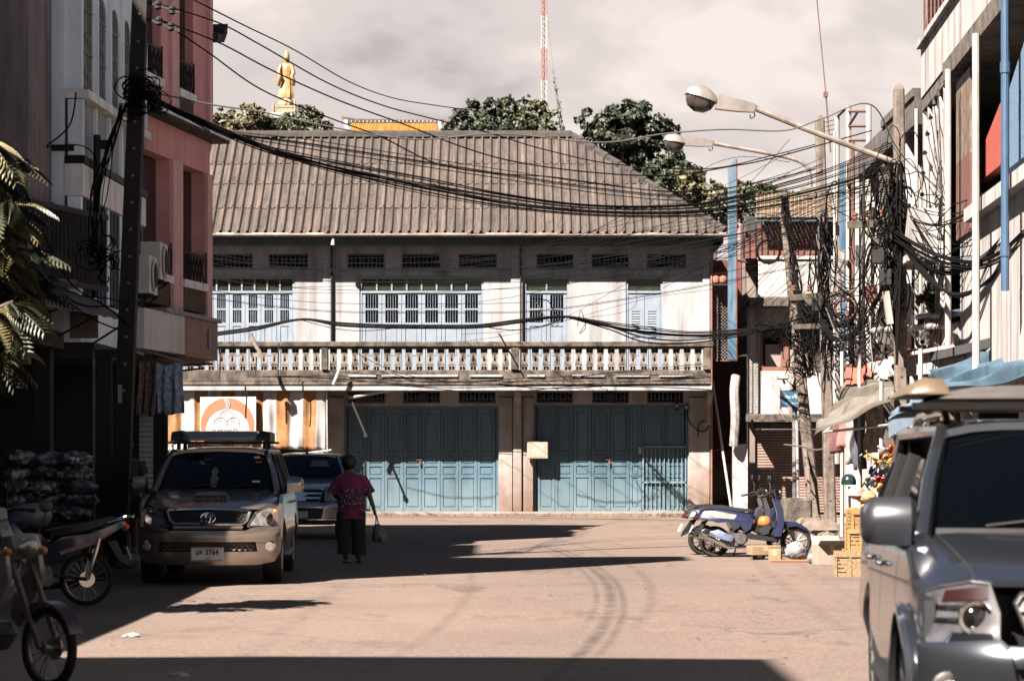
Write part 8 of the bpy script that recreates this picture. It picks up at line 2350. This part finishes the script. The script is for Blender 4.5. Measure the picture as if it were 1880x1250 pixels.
# ---- stall: frame, awnings, tarps
stl = thing('market_stall', 'makeshift market stall frame of pale poles with a goods table on the right', 'market stall', (6.2, 41, 0))
for px, Y, top in ((1546,46,645),(1578,44.5,650),(1618,41,700),(1690,37,640)):
    b = B(); b.tube([(gx(px,Y),Y,.1),(gx(px,Y),Y,P(0,top,Y).z)], .035, 7); b.build('post', white_pipe_m, stl, smooth=True)
b = B(); b.tube([P(1515,793,44), P(1640,779,40), P(1720,770,37)], .025, 6); b.tube([P(1512,795,44), P(1600,715,44.5)], .02, 6); b.build('rail', white_pipe_m, stl, smooth=True)
b = B(); b.box(gx(1575,41),gx(1690,40),39.3,41.6,.62,.68); b.build('table_top', dark_wood, stl)
for x in (gx(1580,41), gx(1680,40)):
    for y in (39.5,41.4): 
        b = B(); b.box(x-.03,x+.03,y-.03,y+.03,.1,.619); b.build('table_leg', dark_wood, stl)
tan_str = M('awning_tan', (.042,.037,.027), (.026,.023,.017), 4, .85, streak=(.06,.05,.035), samt=.5)
tan_lt = M('awning_pale', (.085,.077,.064), (.06,.054,.045), 4, .85)
sheetq('striped_awning', 'tan and cream striped cloth awning sloping left from the thick pole', 'awning', [P(1640,700,43), P(1642,722,40), P(1492,798,42.5), P(1540,735,46)][0:1]+[P(1643,735,40), P(1493,797,42), P(1560,700,46)], None, .05, 26, 18, None, 2, folds=3, mats=[tan_str, tan_lt], stripe=lambda u: int(u*9) % 2)
sheetq('orange_tarp', 'faded orange tarp slung over the market stall', 'tarp', [P(1552,678,47), P(1600,668,46), P(1606,700,45), P(1545,716,46)], M('tarp_orange', (.22,.055,.034), (.17,.042,.026), 4, .8), .06, 20, 12, None, 4, folds=3)
sheetq('white_tarp', 'off-white tarp between the orange tarp and the thick pole', 'tarp', [P(1601,666,46), P(1641,655,44), P(1644,690,43), P(1606,702,45)], M('tarp_white', (.24,.225,.215), (.18,.165,.155), 4, .8), .05, 20, 12, None, 6, folds=2)
blue_tarp = M('tarp_blue', (.036,.072,.105), (.024,.05,.075), 3, .6, streak=(.012,.028,.042), samt=.5)
sheetq('blue_tarp', 'large blue tarp sloping above the silver car at the right edge', 'tarp', [P(1960,560,34), P(1965,672,30), P(1700,714,35), P(1716,688,39)], blue_tarp, .07, 30, 18, None, 8, folds=4, bulge=.15)
sheetq('blue_tarp', 'small fringed blue tarp flap hanging left of the car roof', 'tarp', [P(1718,712,37.5), P(1722,722,36), P(1634,775,37), P(1640,762,38.5)], M('tarp_pale_blue', (.085,.12,.16), (.06,.09,.125), 3, .7), .04, 20, 10, None, 9, folds=3)
fr0 = thing('fringe', 'pale blue fringe along the small blue tarp flap', 'fringe', P(1660,775,37))
for k in range(16):
    p = P(1634,775,37).lerp(P(1685,745,36.6), k/15); b = B(); b.box(p.x-.022,p.x+.022,p.y-.005,p.y+.005,p.z-.2-.05*random.random(),p.z+.01); b.build('strip', MATS['tarp_pale_blue'], fr0)
# hanging garments
gm = [((.25,.10,.09),'faded red'),((.20,.19,.19),'pale grey'),((.05,.06,.09),'dark navy'),((.28,.22,.17),'beige'),((.26,.25,.25),'white'),((.10,.04,.04),'maroon')]
spots = [(1548,735,820,46),(1560,740,850,45.5),(1578,742,860,45),(1596,748,830,44.5),(1612,752,822,44),(1535,755,830,46.5)]
for (c_, nm), (px, a_, z_2, Y) in zip(gm, spots):
    sheetq('hanging_garment', f'{nm} garment hanging from the market stall rail', 'garment', [P(px-8,a_,Y), P(px+9,a_-3,Y-.3), P(px+11,z_2,Y-.3), P(px-9,z_2+3,Y)], M('garment_'+nm.replace(' ','_'), c_, tuple(x*.6 for x in c_), 9, .9), .035, 12, 10, None, px, folds=2)
random.seed(55)
pr_col = [(.40,.02,.02),(.34,.33,.33),(.40,.10,.02),(.06,.09,.22),(.38,.26,.05)]
nmz = ['red','white','orange','blue','yellow']
pk_ = [(1622,835,1,'near the top'),(1632,846,2,'near the top'),(1612,850,0,'at mid left'),(1640,862,0,'at mid right'),(1626,866,1,'in the middle'),(1604,866,3,'at mid left'),(1615,884,0,'low down'),(1634,886,1,'low at right'),(1648,880,3,'at far right'),(1600,884,1,'low at left'),(1622,898,4,'at the bottom'),(1730,812,0,'apart, beside the car,'),(1640,828,2,'highest')]
for i, (px, py, k, w_) in enumerate(pk_):
    Y_ = 39.4-.03*i; w2 = 11+3*math.sin(i*2.1); h2 = 13+4*math.cos(i*1.7)
    o = sheetq('goods_packet', None, None, [P(px-w2,py-h2,Y_), P(px+w2*.8,py-h2*.7,Y_-.1), P(px+w2,py+h2,Y_), P(px-w2*.7,py+h2*.8,Y_+.05)], M('packet_'+nmz[k], tuple(x*.6 for x in pr_col[k]), tuple(x*.3 for x in pr_col[k]), 14, .25), .045, 9, 9, None, i*7+1, folds=2.3)
    tag(o, f'shiny {nmz[k]} packet hanging {w_} in the bright market cluster', 'packet', 'bright packets at the market stall')
gl = thing('leaf_garland', 'spiky green and yellow garland strung before the bright packets', 'garland', P(1625,850,39.1))
b = B(); vs, fs = [], []
for i in range(150):
    t_ = random.random(); p = P(1590+t_*78, 834+26*math.sin(t_*math.pi)*.5+t_*4, 39.1)+Vector((random.gauss(0,.03),random.gauss(0,.03),random.gauss(0,.03))); a = Vector((random.gauss(0,1),random.gauss(0,1),random.gauss(0,1))).normalized()*.07; c = a.orthogonal().normalized()*.012; k = len(vs)
    vs += [p-a*.2, p+c, p+a, p-c]; fs.append((k,k+1,k+2,k+3))
b.add(vs, fs); b.build('leaves', M('garland_leaf', (.12,.13,.03), (.22,.16,.04), 9, .6), gl, kind='stuff')
b = B(); b.tube(sag(P(1588,832,39.1), P(1670,845,39.1), .1), .008, 4); b.build('string', cable_m, gl)
gd = [('pink', (.30,.16,.14), 1572, 905, .15), ('straw', (.28,.19,.08), 1590, 912, .16), ('orange', (.36,.09,.02), 1567, 940, .13), ('yellow', (.32,.22,.05), 1596, 930, .14)]
for nm, c_, px, py, r_ in gd:
    b = B(); b.ell((0,0,0), r_,r_*.8,r_*.6, 12, 8, .15); o = b.build('goods_bundle', M('bundle_'+nm, c_, tuple(x*.6 for x in c_), 10, .7), None, smooth=True, angle=50); o.location = P(px,py,39.0); tag(o, f'{nm} bundle of goods piled before the market table', 'bundle')
# shrub growing above the stall
tree('bushy green shrub growing from the wall above the pipes on the right', (P(1745,0,42).x, 42.0, P(0,612,42).z), P(0,540,42).z, [((px-1745)/F*42, 0, P(0,py,42).z, rx/F*42, rx*.7/F*42) for px, py, rx in ((1712,556,26),(1740,545,30),(1770,552,28),(1795,560,18),(1735,575,30))], leaf_mid, .13, 2600, 12, group=None)

# ------------------------------------------------------------------ leafy branches at the left edge
lt = thing('tree', 'leafy tree with drooping sunlit yellow leaves at the left edge', 'tree', (-5.6, 24.5, 0))
b = B(); b.tube(crom([(-5.6,24.5,.0),(-5.55,24.4,1.5),(-5.4,24.3,2.8),(-5.2,24.2,4.2)],5), [.13]*6+[.11]*5+[.08]*5, 9); b.build('trunk', bark, lt, smooth=True)
yl = M('leaf_sunlit_yellow', (.15,.118,.05), (.06,.058,.022), 3, .5, spec=.4, rnd=.3)  # pale copy of the leaf colour, sunlight painted into some fronds
yg = M('leaf_olive', (.022,.026,.010), (.010,.014,.006), 3, .5, spec=.4, rnd=.3)
def leaflet_frond(nm, n, L_, wd, mat, droop):
    b = B(); vs, fs = [], []
    for k in range(n):
        t_ = .12+.88*k/(n-1); x = L_*t_; z = -droop*L_*t_*t_
        for sg in (-1,1):
            ll = wd*(.55+.75*math.sin(math.pi*min(1,t_*.9+.1))); a = Vector((x, 0, z)); d = Vector((.45, sg*1.0, -.35-.5*droop)).normalized()*ll; w_ = Vector((1,-sg*.35,.0)).normalized()*ll*.17
            k0 = len(vs); m1 = a+d*.45+Vector((0,0,.012))
            vs += [a, m1-w_, a+d, m1+w_]; fs.append((k0,k0+1,k0+2,k0+3))
    b.add(vs, fs); b.tube([(L_*t_/6,0,-droop*L_*(t_/6)**2) for t_ in range(7)], .004, 3, False)
    me_o = b.build(nm, mat, lt)
    return me_o
protos = [leaflet_frond('leaf', 15, .55, .15, yl, .5), leaflet_frond('leaf', 13, .5, .17, yg, .7), leaflet_frond('leaf', 11, .42, .17, yl, .9)]
random.seed(17)
for p_ in protos:
    p_.data.transform(Matrix.Translation(lt.location))
br = [((-5.3,24.25,3.4),(-4.72,23.6,4.0)),((-5.25,24.2,3.9),(-4.8,23.9,4.4)),((-5.35,24.3,3.0),(-4.66,23.8,3.55)),((-5.45,24.3,2.6),(-4.72,23.7,3.05)),((-5.2,24.2,4.1),(-4.9,23.5,4.55)),((-5.5,24.4,2.2),(-4.85,23.9,2.65)),((-5.35,24.3,3.1),(-4.75,24.4,3.3)),((-5.3,24.2,3.5),(-4.85,24.4,4.1))]
k = 0
for a, c in br:
    a, c = Vector(a), Vector(c)
    b = B(); b.tube(crom([a, a.lerp(c,.5)+Vector((0,0,.08)), c],4), [.03]*4+[.02]*4+[.012], 5); b.build('branch', bark, lt)
    for i in range(34):
        t_ = .1+.9*(i/33); p = a.lerp(c, t_)+Vector((0,0,.08*math.sin(t_*math.pi)))
        src = protos[0 if random.random() < .22 else (2 if random.random() < .3 else 1)]
        if k < 3: o = protos[k]
        else: o = share('leaf', src, lt)
        o.location = p-lt.location; o.rotation_euler = (random.uniform(-.7,.7), random.uniform(-.5,.5), random.uniform(-2.2,1.6)); s_ = random.uniform(.5,.95); o.scale = (s_,s_,s_)
        k += 1

# ------------------------------------------------------------------ litter on the road
lit_m = M('dry_leaf', (.12,.07,.035), (.06,.04,.025), 9, .8); pap = M('scrap_and_lit_spot', (.26,.24,.225), rough=.8)
b = B(); random.seed(3)
vs, fs = [], []
for i in range(240):
    x, y = random.uniform(-4.5,6.2), random.uniform(17,64)
    if random.random() < .5: x = random.choice((random.gauss(5.2,.7), random.gauss(-4.6,.5)))
    s_ = random.uniform(.015,.05); an = random.uniform(0,6.28); z = road_h(x,y)+.012
    k = len(vs)
    vs += [(x+s_*math.cos(an), y+s_*math.sin(an), z), (x+s_*.5*math.cos(an+1.6), y+s_*.5*math.sin(an+1.6), z+.006), (x-s_*math.cos(an), y-s_*math.sin(an), z+.003), (x-s_*.5*math.cos(an+1.6), y-s_*.5*math.sin(an+1.6), z+.008)]; fs.append((k,k+1,k+2,k+3))
b.add(vs, fs); tag(b.build('leaf_litter', lit_m), 'dry leaves and scraps scattered over the road', 'litter', kind='stuff')
for px, py, lab in ((330,1243,'pale lump standing for a lit sliver on the shaded road by the white motorbike'),(242,1170,'small paper scrap in the sunlit wedge of road at left'),(1290,1014,'dark scrap of rubber on the road left of the scooters')):
    Y = F*1.6/(py-HY); x = gx(px,Y); b = B(); b.ell((x,Y,.02), .08,.05,.02, 9, 5, .3); tag(b.build('scrap_and_lit_spot', pap if px != 1290 else black_m), lab, 'litter')  # first pale lump imitates a sliver of sunlight; the others are scraps
# ------------------------------------------------------------------ more clutter round the right-hand poles
vp = thing('pipe_rack', 'bunch of upright pipes and conduits fixed before the stained building', 'pipes', P(1580,700,48))
for px, Y, ya, yb, r_, m_ in ((1532,55,240,640,.03,white_pipe_m),(1566,53,260,690,.04,rust_m),(1573,52,330,700,.055,white_pipe_m),(1586,50,300,720,.03,iron),(1596,49,330,690,.06,white_pipe_m),(1604,48.5,380,700,.025,iron),(1622,46,420,690,.05,stain_wall),(1676,44.6,430,640,.03,iron),(1683,44.4,200,640,.035,white_pipe_m)):
    b = B(); b.tube([(gx(px,Y),Y,P(0,yb,Y).z),(gx(px+random.uniform(-2,2),Y),Y,P(0,ya,Y).z)], r_, 7); b.build('pipe', m_, vp, smooth=True)
for i, (px, py, w, h, Y, c_, lab) in enumerate(((1578,470,16,40,51,(.02,.02,.022),'small dark board among the conduits, left of the thick pole'),(1600,540,22,30,48,(.12,.03,.02),'small rust red board low among the conduits'),(1545,490,12,60,55,(.16,.15,.145),'narrow pale board beside the straight pole'),(1624,610,20,46,45.5,(.05,.045,.04),'dark weathered board under the cable knot'))):
    b = B(); p = P(px,py,Y); q = w/F*Y/2; r_ = h/F*Y/2; b.cbox(p.x-q,p.x+q,Y-.03,Y,p.z-r_,p.z+r_,.008); tag(b.build('board', M(f'board_paint_{i}', c_, tuple(x*.5 for x in c_), 5, .7)), lab, 'board')
# heavier cables
for lab, lines, Ya, Yb, r_ in (
    ('few heavy cables looping deep from the thick pole to the right edge', [[(1648,420+k*7),(1700,500+k*6),(1760,545-k*3),(1830,500+k*4),(1900,420+k*9),(1960,380)] for k in range(3)], 41.5, 31, .022),
    ('heavy cables dropping down the face of the thick pole', [[(1640+k*5,300),(1632+k*7,380),(1642+k*4,460),(1636+k*5,560),(1646,640+k*10)] for k in range(4)], 41.5, 41.5, .022),
    ('heavy cables looped between the thin leaning pole and the straight pole', [[(1455,470+k*12),(1470,540+k*16),(1492,560+k*14),(1512,500+k*14)] for k in range(4)], 58, 52.3, .02),
    ('heavy cables slung under the two crossarms', [[(1516,545+k*5),(1545,590+k*9),(1590,600+k*8),(1625,540+k*6),(1640,470+k*8)] for k in range(5)], 52.2, 41.7, .018),
    ('loose cable ends dangling above the market awning', [[(1560+k*13,560+k*4),(1556+k*14,620),(1566+k*12,660+k*3),(1560+k*13,720+5*(k%3))] for k in range(6)], 46, 45, .012)):
    bundle(lab, lines, Ya, Yb, r_)
tangle('dense mat of cables behind the thick pole', 1628, 470, 46, 120, 42.4, 22, 21, .012)
tangle('dense mat of cables round the straight pole', 1512, 500, 26, 130, 52.6, 20, 22, .013)
tangle('small tangle of cables above the street sign', 1470, 670, 30, 40, 57.8, 18, 23, .012)
# wires crossing from the blue sign to the right building
bundle('set of straight thin wires from the balcony corner over to the thick pole', [[(1180+random.uniform(-80,60),470+random.uniform(-30,60)),(1340,440+random.uniform(-40,40)),(1480,390+random.uniform(-40,40)),(1640,320+random.uniform(-40,60))] for k in range(14)], 63, 41.8, .0065)
bundle('set of thin wires fanning from the straight pole to the beige shop', [[(1505+random.uniform(-4,8),400+k*14),(1450,450+k*14+random.uniform(-10,10)),(1400,500+k*12+random.uniform(-10,10)),(1350,560+k*9)] for k in range(9)], 52.3, 66.5, .007)
# weeds and rubble along the step of the shophouse
b = B(); vs, fs = [], []; rnd = random.Random(4)
for i in range(260):
    x = rnd.choice((rnd.uniform(-.5,.6), rnd.uniform(3.6,5.4), rnd.uniform(-4,5.4))); y = 65.75+rnd.uniform(-.12,.02); h = rnd.uniform(.03,.12); k = len(vs); dx = rnd.gauss(0,.03)
    vs += [(x-.008,y,.0),(x+.008,y,.0),(x+dx,y-rnd.uniform(0,.04),h)]; fs.append((k,k+1,k+2))
b.add(vs, fs); tag(b.build('weeds', leaf_mid), 'thin weeds sprouting along the foot of the shophouse step', 'weeds', kind='stuff')
b = B(); vs, fs = [], []
for i in range(300):
    x = rnd.choice((rnd.uniform(-4.2,5.5), rnd.gauss(.3,.5), rnd.gauss(4.8,.5))); y = rnd.choice((65.6+rnd.gauss(0,.12), rnd.uniform(45,60)*1.0 if False else 65.5)); s_ = rnd.uniform(.012,.04); b.ell((x,y,.012), s_, s_, s_*.6, 5, 3, .25)
tag(b.build('rubble', rock_m), 'small stones and crumbs of mortar along the shophouse step', 'rubble', kind='stuff')
